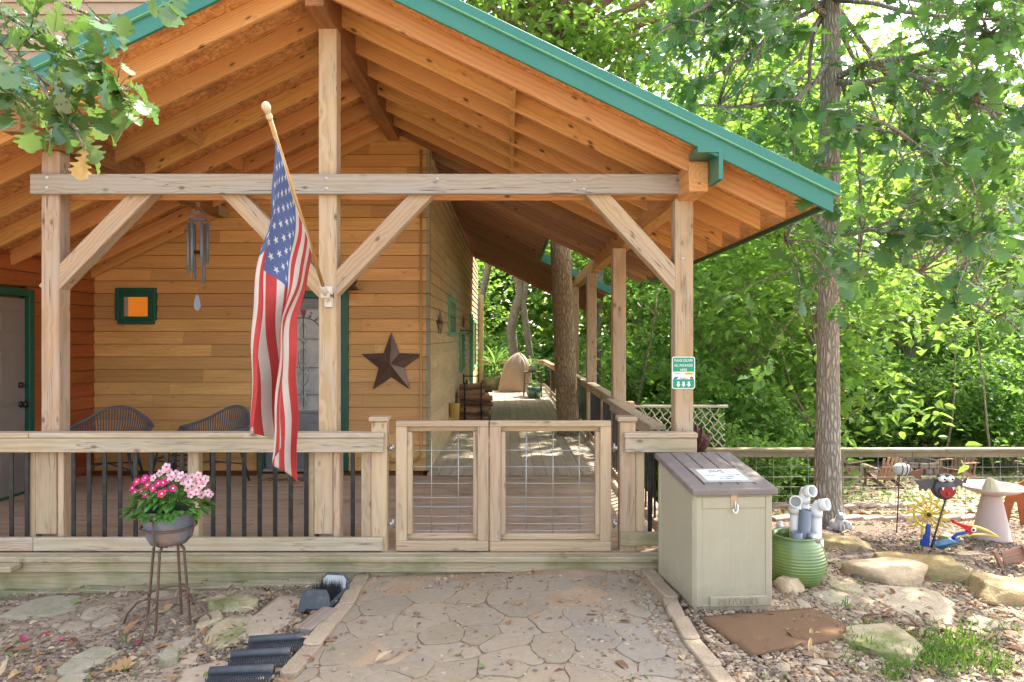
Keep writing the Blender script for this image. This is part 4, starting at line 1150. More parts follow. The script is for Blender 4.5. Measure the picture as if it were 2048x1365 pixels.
for dx in (-.040, 0, .040):
    MB().prism([(-.008, .021), (-.008, -.002), (-.016, -.002), (0, -.021), (.016, -.002), (.008, -.002), (.008, .021)], c + Vector((dx, -.0030, fz(769))), X3, Z3, N3, .0006).build('arrow', M['signwhite'], sg, fixn=True)

# ------------------------------------------------------------------ delivery bin
bx = GP(1388, 1221); bx.z = ground_z(bx.x, bx.y)
bw_ = .52; bd = .62
th_ = R(7)
bi = empty('delivery_bin', (bx.x, bx.y, bx.z), 'tan plastic parcel bin with a sloping brown lid beside the patio', 'parcel bin')
ax = Vector((math.cos(-th_) if False else math.cos(th_), math.sin(th_) * .55, 0)).normalized(); ay = Vector((-math.sin(th_) * 1.25, math.cos(th_), 0)).normalized(); az = Vector((0, 0, 1))
bo = Vector(bx)
def BP(u, v, z): return bo + ax * u + ay * v + az * z
hf, hb_ = .735, .85
def bhex(u0, u1, v0, v1, zb, zt0, zt1, m, mi=0):
    return m.hexa([BP(u0, v0, zb), BP(u1, v0, zb), BP(u1, v1, zb), BP(u0, v1, zb), BP(u0, v0, zt0), BP(u1, v0, zt0), BP(u1, v1, zt1), BP(u0, v1, zt1)], mi=mi)
m = MB(); bhex(0, bw_, 0, bd, -.03, hf, hb_, m); m.build('body', M['binbody'], bi, .012, segs=2)
m = MB()   # raised edge frames front and side
for (u0, u1, z0, z1) in ((.012, .05, .02, hf - .01), (bw_ - .05, bw_ - .012, .02, hf - .01), (.052, bw_ - .052, hf - .085, hf - .01), (.052, bw_ - .052, .02, .032)): bhex(u0, u1, -.006, .004, z0, z1, z1, m)
for (v0, v1) in ((.012, .05), (bd - .05, bd - .012)):
    k = (hb_ - hf) / bd; m.hexa([BP(-.006, v0, .02), BP(.004, v0, .02), BP(.004, v1, .02), BP(-.006, v1, .02), BP(-.006, v0, hf + k * v0 - .03), BP(.004, v0, hf + k * v0 - .03), BP(.004, v1, hf + k * v1 - .03), BP(-.006, v1, hf + k * v1 - .03)])
bhex(-.006, .004, .052, bd - .052, .03, .09, .09, m); m.build('edge_moulding', M['binbody'], bi, .003)
k = (hb_ - hf) / bd; e = .022
def lidp(u, v, d=0): return BP(u, v, hf + .008 + k * v + d)
m = MB(); m.hexa([lidp(-e, -.03), lidp(bw_ + e, -.03), lidp(bw_ + e, bd + .02), lidp(-e, bd + .02), lidp(-e, -.03, .042), lidp(bw_ + e, -.03, .042), lidp(bw_ + e, bd + .02, .042), lidp(-e, bd + .02, .042)])
lid = m.build('lid', M['binlid'], bi, .008, segs=2)
m = MB()
for i in range(1, 5):
    u = -e + (bw_ + 2 * e) * i / 5
    for (v0, v1) in ((.045, .19), (.205, .37), (.385, bd - .0)):
        m.hexa([lidp(u - .004, v0, .040), lidp(u + .004, v0, .040), lidp(u + .004, v1, .040), lidp(u - .004, v1, .040), lidp(u - .004, v0, .0432), lidp(u + .004, v0, .0432), lidp(u + .004, v1, .0432), lidp(u - .004, v1, .0432)])
m.build('slots', M['binslot'], lid)['kind'] = 'stuff'
def lidquad(u0, u1, v0, v1, d, th, name, mat, par):
    m = MB(); m.hexa([lidp(u0, v0, d), lidp(u1, v0, d), lidp(u1, v1, d), lidp(u0, v1, d), lidp(u0, v0, d + th), lidp(u1, v0, d + th), lidp(u1, v1, d + th), lidp(u0, v1, d + th)]); return m.build(name, M[mat], par)
nt_ = empty('notice', lidp(.27, .2, .045), 'white paper notice taped to the sloping brown lid', 'notice')
lidquad(.10, .44, .075, .315, .0445, .001, 'tape_border', 'tape', nt_); lidquad(.135, .415, .105, .29, .046, .001, 'sheet', 'paper', nt_)
sl_ = (lidp(.2, .3) - lidp(.2, .1)).normalized(); nn = ax.cross(sl_).normalized()
for body, v, sz in (('PLEASE PUT PACKAGES', .188, .024), ('& DELIVERIES', .158, .024), ('IN HERE', .128, .024)): text_mb(body, sz, lidp(.275, v, .0474), ax, sl_, nn, .0005, M['ink'], 'lettering', nt_)
m = MB()
def lt(pts): m.tube([lidp(u, v, .0478) for u, v in pts], .0016, 4)
lt([(.215, .222), (.215, .268), (.255, .268), (.255, .232)]); lt([(.255, .268), (.275, .24), (.275, .268), (.305, .268), (.305, .225), (.265, .222)]); lt([(.225, .26), (.245, .24)]); lt([(.285, .262), (.295, .262), (.295, .24)])
m.build('drawing', M['ink'], nt_)
m = MB(); bhex(bw_ / 2 - .022, bw_ / 2 + .022, -.012, 0, hf - .075, hf + .01, hf + .01, m); m.build('hasp', M['padlock'], bi, .003)
m = MB(); q = BP(bw_ / 2 + .002, -.022, hf - .085); m.tube([q + ax * (.016 * math.cos(t)) + az * (.026 * math.sin(t)) for t in np.linspace(math.pi, 2 * math.pi, 9)] + [q + ax * .016 + az * .03], .006, 7); m.tube([q + az * .0, q + az * .05], .004, 6); m.build('padlock_shackle', M['white'], bi)
m = MB(); bhex(.10, .475, -.017, 0, .022, .088, .088, m); pl = m.build('name_plate', M['binbody'], bi, .004)
text_mb('DELIVERIES', .060, BP(.288, -.017, .055), ax, az, -ay if False else ax.cross(az), .006, M['binbody'], 'raised_lettering', pl, xscale=.92)

# ------------------------------------------------------------------ ribbed pot with pipes
pc = GP(1604, 1172); pc.y += .12; pc.z = ground_z(pc.x, pc.y) - .01
s_ = F / pc.y; pr = 58.5 / s_; ph = (1172 - 1079) / s_ * 1.0
prof = []
for i in range(70):
    t = i / 69; zz = ph * t
    rr2 = pr * (.60 + .40 * math.sin(math.pi * min(1, (t * .88 + .08)) ** .9) ** .8) if t < .99 else pr * .78
    rr2 += .0045 * abs(math.sin(t * 16 * math.pi))
    prof.append((rr2, zz))
rt = prof[-1][0]
prof = [(.001, 0)] + prof + [(rt - .012, ph + .012), (rt - .03, ph), (rt - .032, ph - .05), (rt - .02, ph * .6), (.001, ph * .55)]
o = MB().lathe(prof, pc, 48).build('ribbed_pot', M['glaze'], None, loc=pc); tag(o, 'round green glazed ribbed pot holding plastic pipes', 'pot')
GRP = 'plastic pipes standing in the ribbed pot'
def pipe_pts(px, py0, py1, D, lean=0):
    return W(px + lean, py0, D), W(px, py1, D)
def elbow_pipe(px, ytop, ytip, D, side, label, r=.043):
    b = W(px, 1118, D); t = W(px + 1, ytop, D)
    e = empty('elbow_pipe', b, label, 'pipe', GRP)
    MB().tube([b, t], r * .86, 18).build('pipe', M['white'], e)
    m = MB(); m.tube([t - Vector((0, 0, .012)), t + Vector((0, 0, .04))], r, 18)
    pts = []; rad = []
    h = t.z; Rr = .055
    for k in range(8):
        an = k / 7 * R(82); d = Vector((side[0], side[1], 0)).normalized()
        pts.append(t + Vector((0, 0, .03)) + d * (Rr * (1 - math.cos(an))) + Vector((0, 0, Rr * math.sin(an)))); rad.append(r * .90)
    m.tube(pts, rad, 18, cap=False)
    dd = (pts[-1] - pts[-2]).normalized()
    m.lathe([(r * .9, -.02), (r, -.018), (r * 1.03, .04), (r * .84, .04), (r * .80, .005), (r * .78, -.05)], pts[-1], 22, axis=dd)
    m.build('elbow', M['white'], e)
    MB().lathe([(.001, 0), (r * .8, 0)], pts[-1] - dd * .035, 18, axis=dd).build('bore', M['lightgrey'], e)
elbow_pipe(1589, 1024, 1010, pc.y + .03, (-.35, -1), 'leftmost white elbowed pipe in the ribbed pot, mouth turned to the left')
elbow_pipe(1607, 1003, 985, pc.y + .10, (.35, -1), 'tallest white elbowed pipe in the ribbed pot, rearmost of the three')
elbow_pipe(1632, 1030, 1015, pc.y + .04, (.75, -1), 'right hand white elbowed pipe in the ribbed pot, mouth turned to the right')
def plain_pipe(px, y0, D, r, mat, label, lean=0):
    b, t = W(px, 1118, D), W(px + lean, y0, D)
    o = MB().lathe([(r, 0), (r, (t - b).length), (r * .86, (t - b).length), (r * .85, .05)], b, 20, axis=t - b).build('open_pipe', M[mat], None, loc=b); return tag(o, label, 'pipe', GRP)
plain_pipe(1604, 1020, pc.y - .02, .043, 'pvcgrey', 'tall grey pipe standing open in the ribbed pot', 7)
plain_pipe(1592, 1064, pc.y - .09, .042, 'pvcgrey', 'short grey pipe at the front of the ribbed pot', 1)
plain_pipe(1634, 1078, pc.y + .00, .040, 'white', 'short white pipe stub at the right of the ribbed pot', 2)
b, t = W(1618, 1112, pc.y - .08), W(1626, 1082, pc.y - .08); e = empty('capped_pipe', b, 'short white pipe with a metal collar leaning at the front of the ribbed pot', 'pipe', GRP)
MB().lathe([(.001, 0), (.044, 0), (.044, (t - b).length)], b, 20, axis=t - b).build('pipe', M['white'], e)
L_ = (t - b).length; MB().lathe([(.044, L_), (.047, L_), (.047, L_ + .045), (.042, L_ + .05), (.001, L_ + .05)], b, 20, axis=t - b).build('collar', M['galv'], e)

# ------------------------------------------------------------------ flower stand
fc = GP(335, 1275); fy = fc.y + .20; fx = (338 - CX) / F * fy; s_ = F / fy
def FZ(py): return CZ - (py - CY) / s_
gz = ground_z(fx, fy)
st = empty('plant_stand', (fx, fy, gz), 'rusty iron plant stand with four curled legs before the front railing', 'plant stand')
zr = FZ(1044); pr0 = 47 / s_
m = MB()
for (zz, rr2, tt) in ((FZ(1052), pr0 * 1.08, .0075), (FZ(1030), pr0 * 1.12, .004)):
    m.tube([(fx + rr2 * math.cos(t), fy + rr2 * math.sin(t), zz + (.03 * math.cos(t * 1 + .4) if tt < .005 else .0)) for t in np.linspace(0, 2 * math.pi, 33)], tt, 6)
m.build('ring', M['iron'], st)
zb = FZ(1088)
angs = (R(-95), R(-5), R(85), R(178))
for an in angs:
    dx, dy = math.cos(an), math.sin(an)
    m = MB()
    m.tube([(fx + dx * pr0 * k, fy + dy * pr0 * k, FZ(py)) for k, py in ((1.12, 1026), (1.12, 1050), (1.02, 1070), (.72, 1084), (.30, 1090), (.05, 1088))], .006, 6)
    m.tube([(fx + dx * (pr0 * 1.12 + .02 + .018 * math.cos(t)), fy + dy * (pr0 * 1.12 + .02 + .018 * math.cos(t)), FZ(1022) + .018 * math.sin(t)) for t in np.linspace(3.1, -2.6, 12)], .005, 5); m.build('scroll_strap', M['iron'], st)
    m = MB(); r0, r1 = .10, .145
    P = [(fx + dx * .02, fy + dy * .02, FZ(1092)), (fx + dx * .06, fy + dy * .06, FZ(1083)), (fx + dx * r0, fy + dy * r0, FZ(1096)), (fx + dx * (r0 + .015), fy + dy * (r0 + .015), FZ(1150)), (fx + dx * r1, fy + dy * r1, gz - .01)]
    for i in range(len(P) - 1): m.beam(P[i], P[i + 1], .020 if abs(dy) > .5 else .009, .009 if abs(dy) > .5 else .020, (0, 1, 0) if abs(dx) > .5 else (1, 0, 0))
    m.tube([(fx + dx * (r1 - .02), fy + dy * (r1 - .02), gz + .16), (fx + dx * (r1 + .06), fy + dy * (r1 + .06), gz + .14), (fx + dx * (r1 + .13), fy + dy * (r1 + .13), gz + .06), (fx + dx * (r1 + .15), fy + dy * (r1 + .15), gz + .0)], .007, 6)
    m.tube([(fx + dx * (r1 + .01 + .02 * math.cos(t)), fy + dy * (r1 + .01 + .02 * math.cos(t)), gz + .18 + .02 * math.sin(t)) for t in np.linspace(0, 5, 12)], .005, 5)
    m.build('leg', M['iron'], st)
m = MB(); m.tube([(fx + .12 * math.cos(t), fy + .12 * math.sin(t), gz + .20) for t in np.linspace(0, 2 * math.pi, 25)], .006, 6); m.build('lower_ring', M['iron'], st)
zt = FZ(1018)
po = MB().lathe([(.001, zb + .01), (pr0 * .72, zb + .012), (pr0 * .86, zb + .05), (pr0 * .98, FZ(1048)), (pr0 * 1.02, zt - .01), (pr0 * 1.0, zt), (pr0 * .92, zt), (pr0 * .9, zt - .04), (.001, zt - .035)], (fx, fy, 0), 32).build('flower_pot', M['potmetal'], None, loc=(fx, fy, zb)); tag(po, 'blue grey worn pot sitting in the iron plant stand', 'flower pot')
fw = empty('flower_plant', (fx, fy, zt), 'bushy plant with hot pink and pale pink flowers in the blue grey pot', 'flowering plant')
rr = random.Random(21)
def leaf_mesh(m, c, d, up, L, wd, r, fold=.25, mi=0, droop=.3):
    "pointed oval leaf from c along d"
    d, s, u = frame(d, up); V = [c]; n = 4
    for i in range(1, n + 1):
        t = i / n; w_ = wd * math.sin(math.pi * min(.97, t * .9 + .08)); p = c + d * (L * t) - u * (droop * L * t * t)
        if i < n: V += [p - s * w_ + u * w_ * fold, p, p + s * w_ + u * w_ * fold]
        else: V.append(p)
    f = [(0, 2, 1), (0, 3, 2)]
    for i in range(n - 2):
        a = 1 + 3 * i; f += [(a, a + 1, a + 4, a + 3), (a + 1, a + 2, a + 5, a + 4)]
    a = 1 + 3 * (n - 2); f += [(a, a + 1, a + 3), (a + 1, a + 2, a + 3)]
    m.add(V, f, None, r, mi, True)
ml = MB(); ms = MB()
hw = 72 / s_; 
for i in range(420):
    an = rr.uniform(0, 2 * math.pi); q = rr.random() ** .5; el = rr.uniform(0, 1)
    x = fx + hw * 1.0 * q * math.cos(an); yv = fy + hw * .8 * q * math.sin(an); zz = zt + .03 + (.16 * (1 - q * q) + .02) * rr.uniform(.2, 1.05) + (-.05 if q > .8 else 0)
    leaf_mesh(ml, Vector((x, yv, zz)), Vector((math.cos(an) * (.4 + q), math.sin(an) * (.4 + q), rr.uniform(-.5, .6))), (0, 0, 1), rr.uniform(.05, .085), rr.uniform(.013, .02), rr.random())
for i in range(40):
    an = rr.uniform(0, 2 * math.pi); q = rr.random() ** .5 * .8
    ms.tube([(fx + .04 * math.cos(an), fy + .04 * math.sin(an), zt - .02), (fx + hw * q * math.cos(an), fy + hw * .8 * q * math.sin(an), zt + .16 * (1 - q * q))], .003, 4)
o = ml.build('foliage', M['leaf_flower'], fw); ms.build('stems', M['stem'], fw)['kind'] = 'stuff'
PINK = [(275, 965), (290, 955), (283, 985), (297, 970), (288, 962), (305, 975), (312, 985), (292, 990), (280, 1000), (327, 965), (335, 960), (331, 985), (322, 990), (270, 985), (300, 958), (318, 968), (266, 975), (345, 978)]
PALE = [(322, 948), (330, 942), (338, 948), (345, 955), (333, 936), (355, 958), (362, 950), (370, 955), (378, 965), (385, 955), (392, 968), (384, 980), (397, 975), (402, 962), (408, 970), (414, 985), (402, 990), (392, 985), (375, 978), (380, 990), (420, 988), (309, 955), (367, 966), (398, 952), (412, 960), (350, 946)]
def flower(px, py, pale):
    q = ((px - 345) / 80) ; D = fy - .16 * math.sqrt(max(0, 1 - q * q)) + rr.uniform(-.02, .03)
    p = W(px + rr.uniform(-2, 2), py + rr.uniform(-2, 2), D)
    n = Vector(((px - 345) / 160 + rr.uniform(-.3, .3), -1, .55 + rr.uniform(-.3, .3))).normalized()
    a, s, u = frame(n); m = MB(); rad = rr.uniform(.021, .026); o0 = rr.uniform(0, 6)
    for k in range(5):
        an = o0 + k * 2 * math.pi / 5; V = [p + a * .001]
        for (t, w_) in ((.45, .25), (.8, .42), (1.0, .30), (1.04, 0), (1.0, -.30), (.8, -.42), (.45, -.25)):
            b_ = an + w_ * 1.25 / max(t, .5) * .9; V.append(p + (s * math.cos(b_) + u * math.sin(b_)) * rad * t + a * (.004 * t * t))
        m.add(V, [(0, i, i + 1) for i in range(1, 7)], None, rr.random(), 0, False)
    o = m.build('flower', M['petal_pale' if pale else 'petal_pink'], fw)
    e = MB(); e.lathe([(rad * .26, .0), (rad * .16, .003), (.001, .003)], p + a * .002, 7, axis=a); e.build('flower_eye', M['petal_eye' if pale else 'petal_white'], o)
for q in PINK: flower(*q, False)
for q in PALE: flower(*q, True)

# ------------------------------------------------------------------ boot scraper brush, block, ribbed treads
c = GP(628, 1225); D = c.y; gz = ground_z(c.x, c.y)
bs = empty('boot_brush', (c.x, c.y, gz), 'black boot brush with curved end plates and upright bristles beside the patio', 'boot brush')
d_ = Vector((.16, .98, 0)).normalized(); sd2 = Vector((.98, -.16, 0)); up = Vector((0, 0, 1))
def BQ(a, b, z): return Vector((c.x, c.y, gz)) + d_ * a + sd2 * b + up * z
pr_ = [(-.105, .0), (-.108, .05), (-.095, .10), (-.07, .135), (.07, .135), (.095, .10), (.108, .05), (.105, 0), (.06, 0), (.05, .02), (-.05, .02), (-.06, 0)]
for v_, mt in ((-.02, 'rubber'), (.30, 'rubber')):
    o_ = BQ(v_, 0, 0); MB().prism(pr_, o_, sd2, up + d_ * .35, d_, .022).build('end_plate', M[mt], bs, .004, fixn=True)
MB().prism([(-.085, .03), (-.085, .10), (-.06, .125), (.06, .125), (.085, .10), (.085, .03)], BQ(.288, 0, 0), sd2, up + d_ * .35, d_, .01).build('liner', M['lightgrey'], bs, fixn=True)
m = MB(); m.hexa([BQ(0, -.1, .0), BQ(0, .1, .0), BQ(.31, .1, .0), BQ(.31, -.1, 0), BQ(0, -.1, .03), BQ(0, .1, .03), BQ(.31, .1, .03), BQ(.31, -.1, .03)]); m.build('base_plate', M['rubber'], bs, .004)
for sg_ in (-1, 1):
    m = MB(); m.hexa([BQ(.0, .098 * sg_ - .006, .0), BQ(.0, .098 * sg_ + .006, 0), BQ(.31, .098 * sg_ + .006, 0), BQ(.31, .098 * sg_ - .006, 0), BQ(.0, .085 * sg_ - .004, .045), BQ(.0, .085 * sg_ + .004, .045), BQ(.31, .085 * sg_ + .004, .05), BQ(.31, .085 * sg_ - .004, .05)]); m.build('side_plate', M['rubber'], bs)
m = MB(); rr = random.Random(5)
for i in range(900):
    a_, b_ = rr.uniform(.02, .29), rr.uniform(-.08, .08); h_ = rr.uniform(.05, .10) + .03 * abs(b_) / .08; p = BQ(a_, b_, .03); q = BQ(a_ + rr.uniform(-.012, .012), b_ + rr.uniform(-.012, .012), .03 + h_)
    w_ = Vector((.0016, 0, 0)); m.add([p - w_, p + w_, q], [(0, 1, 2)], None, rr.random())
m.build('bristles', M['bristle'], bs)['kind'] = 'stuff'
c2 = GP(612, 1272); d2 = Vector((.25, .97, 0)).normalized(); z2 = ground_z(c2.x, c2.y) + .02
o = MB().beam((c2.x - .02, c2.y - .0, z2), (c2.x + .06, c2.y + .33, z2 - .005), .11, .055).build('wood_block', M['woodgrey'], None, bevel=.005, loc=c2); tag(o, 'short grey timber block in front of the boot brush', 'timber block')
def tread(px0, px1, py, rot, label, D2=.16):
    c = GP((px0 + px1) / 2, py); s_ = F / c.y; w_ = (px1 - px0) / s_; z = ground_z(c.x, c.y) + .005
    e = empty('scraper_tread', (c.x, c.y, z), label, 'boot scraper', 'black ribbed boot scraper treads')
    ax = Vector((math.cos(rot), math.sin(rot), 0)); ay = Vector((-math.sin(rot), math.cos(rot), 0))
    def Q(u, v, zz): return Vector((c.x, c.y, z)) + ax * u + ay * v + Vector((0, 0, zz))
    m = MB(); m.hexa([Q(-w_ / 2, -D2, 0), Q(w_ / 2, -D2, 0), Q(w_ / 2, 0, 0), Q(-w_ / 2, 0, 0), Q(-w_ / 2, -D2, .018), Q(w_ / 2, -D2, .018), Q(w_ / 2, 0, .018), Q(-w_ / 2, 0, .018)]); m.build('base', M['rubber'], e, .004)
    m = MB(); m.tube([Q(-w_ / 2, .01, .034), Q(w_ / 2, .01, .034)], .024, 12); m.hexa([Q(-w_ / 2, -.012, 0), Q(w_ / 2, -.012, 0), Q(w_ / 2, .03, 0), Q(-w_ / 2, .03, 0), Q(-w_ / 2, -.012, .034), Q(w_ / 2, -.012, .034), Q(w_ / 2, .03, .034), Q(-w_ / 2, .03, .034)]); m.build('rolled_edge', M['rubber'], e)
    m = MB(); k = 0
    for j in range(6):
        for i in range(int(w_ / .0125)):
            u = -w_ / 2 + .008 + i * .0125 + (.006 if j % 2 else 0); v = -.03 - j * .023
            p = Q(u, v, .018); sl = (.008 if j % 2 else -.008)
            m.add([p, p + ax * .005, p + ax * (.005 + sl) + ay * .013 + up * .016, p + ax * sl + ay * .013 + up * .016], [(0, 1, 2, 3)], None, random.random())
    m.build('rubber_teeth', M['bristle'], e)['kind'] = 'stuff'
tread(500, 606, 1292, R(9), 'ribbed black scraper tread nearest the timber block', .12); tread(464, 578, 1322, R(8), 'middle one of three ribbed black scraper treads', .12); tread(420, 545, 1357, R(5), 'ribbed black scraper tread at the bottom edge of the photo', .14)

# ------------------------------------------------------------------ brown coir mat
q = [GP(1398, 1240), GP(1500, 1317), GP(1727, 1275), GP(1625, 1222)]
m = MB(); n = 16; V = []; Fc = []
for lv in (0.0, .010):
    for j in range(n + 1):
        for i in range(n + 1):
            a_, b_ = i / n, j / n; p = (q[0] * (1 - a_) + q[3] * a_) * (1 - b_) + (q[1] * (1 - a_) + q[2] * a_) * b_
            z = ground_z(p.x, p.y) + .010 + lv + .006 * mnoise.noise((p.x * 4, p.y * 4, 2)); V.append((p.x + .006 * mnoise.noise((p.x * 20, p.y * 20, 5)), p.y + .006 * mnoise.noise((p.y * 20, p.x * 20, 9)), z))
N = (n + 1) ** 2
for j in range(n):
    for i in range(n):
        a0 = j * (n + 1) + i; Fc.append((N + a0, N + a0 + n + 1, N + a0 + n + 2, N + a0 + 1))
edge = [i for i in range(n + 1)] + [(j + 1) * (n + 1) - 1 for j in range(1, n + 1)] + [n * (n + 1) + i for i in range(n - 1, -1, -1)] + [j * (n + 1) for j in range(n - 1, 0, -1)]
for i, a0 in enumerate(edge):
    b0 = edge[(i + 1) % len(edge)]; Fc.append((a0, b0, b0 + N, a0 + N))
m.add(V, Fc, None, .5, 0, True)
o = m.build('coir_mat', M['coir'], None, loc=(q[0] + q[2]) / 2, fixn=True); tag(o, 'worn brown coir mat with dark blotches on the gravel before the parcel bin', 'doormat')
# ------------------------------------------------------------------ patio of cast stones
def clip_poly(poly, a, b):
    "keep the part of poly left of the line a->b"
    out = []; ex, ey = b[0] - a[0], b[1] - a[1]
    f = lambda p: ex * (p[1] - a[1]) - ey * (p[0] - a[0])
    for i in range(len(poly)):
        p, q = poly[i], poly[(i + 1) % len(poly)]; fp_, fq = f(p), f(q)
        if fp_ >= 0: out.append(p)
        if fp_ * fq < 0:
            t = fp_ / (fp_ - fq); out.append((p[0] + (q[0] - p[0]) * t, p[1] + (q[1] - p[1]) * t))
    return out
def xy(px, py): p = GP(px, py); return (p.x, p.y)
bl, brr, rr1, ll1 = xy(742, 1166), xy(1288, 1152), xy(1392, 1320), xy(610, 1330)
ext = lambda a, b, k: (b[0] + (b[0] - a[0]) * k, b[1] + (b[1] - a[1]) * k)
region = [ext(bl, ll1, 1.6), ext(brr, rr1, 1.6), brr, bl]
rr = random.Random(31)
seeds = []
for _ in range(6000):
    p = (rr.uniform(-2.6, 2.6), rr.uniform(2.0, 5.3)); mn = .17 + .20 * rr.random() ** 2
    if all((p[0] - q[0]) ** 2 * .8 + (p[1] - q[1]) ** 2 * 1.2 > mn * mn for q in seeds): seeds.append(p)
m = MB()
for i, s in enumerate(seeds):
    poly = region[:]
    for q in seeds:
        if q is s: continue
        dx, dy = q[0] - s[0], q[1] - s[1]
        if dx * dx + dy * dy > .9: continue
        mx, my = (s[0] + q[0]) / 2, (s[1] + q[1]) / 2
        poly = clip_poly(poly, (mx, my), (mx - dy, my + dx))
        if len(poly) < 3: break
    if len(poly) < 3: continue
    ar = sum(poly[k][0] * poly[(k + 1) % len(poly)][1] - poly[(k + 1) % len(poly)][0] * poly[k][1] for k in range(len(poly))) / 2
    if ar < .006: continue
    gx, gy = sum(p[0] for p in poly) / len(poly), sum(p[1] for p in poly) / len(poly)
    if gy > 4.85 and gx < -.3 and rr.random() < .4: continue
    pts = []
    for k in range(len(poly)):
        a, b = poly[k], poly[(k + 1) % len(poly)]; L = math.hypot(b[0] - a[0], b[1] - a[1]); n = max(1, int(L / .030))
        for j in range(n): pts.append((a[0] + (b[0] - a[0]) * j / n, a[1] + (b[1] - a[1]) * j / n))
    gap = rr.uniform(.001, .005); out = []
    K = len(pts)
    for _ in range(1): pts = [((pts[k - 1][0] + 2 * pts[k][0] + pts[(k + 1) % K][0]) / 4, (pts[k - 1][1] + 2 * pts[k][1] + pts[(k + 1) % K][1]) / 4) for k in range(K)]
    for (x, y) in pts:
        wv = Vector((x * 7, y * 7, 1.3)); x2 = x + .034 * mnoise.noise(wv) + .010 * mnoise.noise(wv * 4); y2 = y + .034 * mnoise.noise(wv + Vector((9, 4, 2))) + .010 * mnoise.noise(wv * 4 + Vector((3, 8, 1)))
        d = math.hypot(gx - x, gy - y) + 1e-6; out.append((x2 + (gx - x) / d * gap, y2 + (gy - y) / d * gap))
    tilt = (rr.uniform(-.012, .012), rr.uniform(-.012, .012)); zo = rr.uniform(-.004, .004); K = len(out); V = []
    for (sc, dz) in ((1.0, -.02), (1.0, .0015), (.984, .0035)):
        for (x, y) in out:
            x2, y2 = gx + (x - gx) * sc, gy + (y - gy) * sc; V.append((x2, y2, ground_z(x2, y2) + dz + zo + (x2 - gx) * tilt[0] + (y2 - gy) * tilt[1]))
    V.append((gx, gy, ground_z(gx, gy) + .0038 + zo))
    Fc = []
    for lv in (0, 1):
        for k in range(K): Fc.append((lv * K + k, lv * K + (k + 1) % K, (lv + 1) * K + (k + 1) % K, (lv + 1) * K + k))
    for k in range(K): Fc.append((2 * K + k, 2 * K + (k + 1) % K, 3 * K))
    m.add(V, Fc, None, rr.random(), 0, False)
o = m.build('patio', M['patio']); tag(o, kind='structure')
# joint sand
V = []; 
xs = np.arange(-2.4, 2.31, .05); ys = np.arange(2.0, 5.16, .05)
for y in ys:
    for x in xs: V.append((x, y, ground_z(x, y) - .0055 + .007 * mnoise.noise((x * 3, y * 3, 8)) + .0075 * smooth(.05, .45, mnoise.noise((x * 1.1 + 4, y * 1.1, 3)) + max(0, y - 4.3) * .5 + max(0, -.6 - x) * .3) + .003 * mnoise.noise((x * 14, y * 14, 8))))
i = np.arange(len(xs) * len(ys)).reshape(len(ys), len(xs)); Fx = np.stack([i[:-1, :-1], i[:-1, 1:], i[1:, 1:], i[1:, :-1]], -1).reshape(-1, 4)
V = np.array(V); ctr = V[Fx].mean(1)
def inreg(c, pad=.10):
    ok = np.ones(len(c), bool)
    for k in range(4):
        a, b = region[k], region[(k + 1) % 4]; L = math.hypot(b[0] - a[0], b[1] - a[1])
        ok &= ((b[0] - a[0]) * (c[:, 1] - a[1]) - (b[1] - a[1]) * (c[:, 0] - a[0])) / L > -pad
    return ok
o = mesh_np('path_bed', V, Fx[inreg(ctr)], M['sand'], smooth_=True); tag(o, kind='structure')

# ------------------------------------------------------------------ edging bricks, each its own
def brick_mesh(L, w_, h, mat):
    P = []
    for t in np.linspace(-1.2, 1.2, 7): P.append((L / 2 - .03 + .035 * math.cos(t), w_ / 2 * math.sin(t) / math.sin(1.2)))
    for t in np.linspace(1.2, -1.2, 7): P.append((-L / 2 - .03 + .035 * math.cos(t), w_ / 2 * math.sin(t) / math.sin(1.2)))
    return MB().prism(P, (0, 0, -h), (1, 0, 0), (0, 1, 0), (0, 0, 1), h).build('edging_brick', mat, None, .008, fixn=True)
def edging(path, L, w_, h, mat, label, group, top=.03, ground=True, D=None, seed=1):
    rr = random.Random(seed); P = [Vector(GP(*p)) if D is None else W(p[0], p[1], D) for p in path]
    P = [Vector((p.x, p.y, 0)) for p in P]
    proto = None; i = 0; pos = P[0]; 
    tot = sum((P[k + 1] - P[k]).length for k in range(len(P) - 1)); n = int(tot / (L + .006))
    def at(s):
        for k in range(len(P) - 1):
            l = (P[k + 1] - P[k]).length
            if s <= l or k == len(P) - 2: return P[k].lerp(P[k + 1], s / l), (P[k + 1] - P[k])
            s -= l
    for k in range(n):
        q, d = at((k + .5) * (L + .006))
        if proto is None: o = proto = brick_mesh(L, w_, h, mat); tag(o, label, 'edging brick', group)
        else: o = proto.copy(); COL.objects.link(o)
        o.location = (q.x, q.y, ground_z(q.x, q.y) + top + rr.uniform(-.006, .006)); o.rotation_euler = (rr.uniform(-.03, .03), rr.uniform(-.02, .02), math.atan2(d.y, d.x) + rr.uniform(-.04, .04))
edging([(728, 1150), (690, 1215), (640, 1275), (588, 1340), (540, 1405)], .30, .105, .08, M['brick'], 'tan concrete edging brick in the row along the left side of the stone patio', 'edging bricks left of the patio', seed=1)
edging([(742, 1146), (960, 1140), (1110, 1133), (1325, 1130)], .29, .10, .08, M['brick'], 'tan concrete edging brick in the row between the patio and the gate', 'edging bricks before the gate', seed=2)
edging([(1292, 1140), (1333, 1190), (1352, 1232), (1390, 1295), (1445, 1365), (1500, 1430)], .30, .10, .08, M['brick'], 'tan concrete edging brick in the row between the patio and the parcel bin', 'edging bricks right of the patio', seed=3)
edging([(-140, 1186), (130, 1183), (420, 1175), (690, 1163)], .30, .10, .07, M['brickmoss'], 'mossy edging brick in the row under the deck front behind the flower stand', 'edging bricks under the deck', seed=4, top=.015)
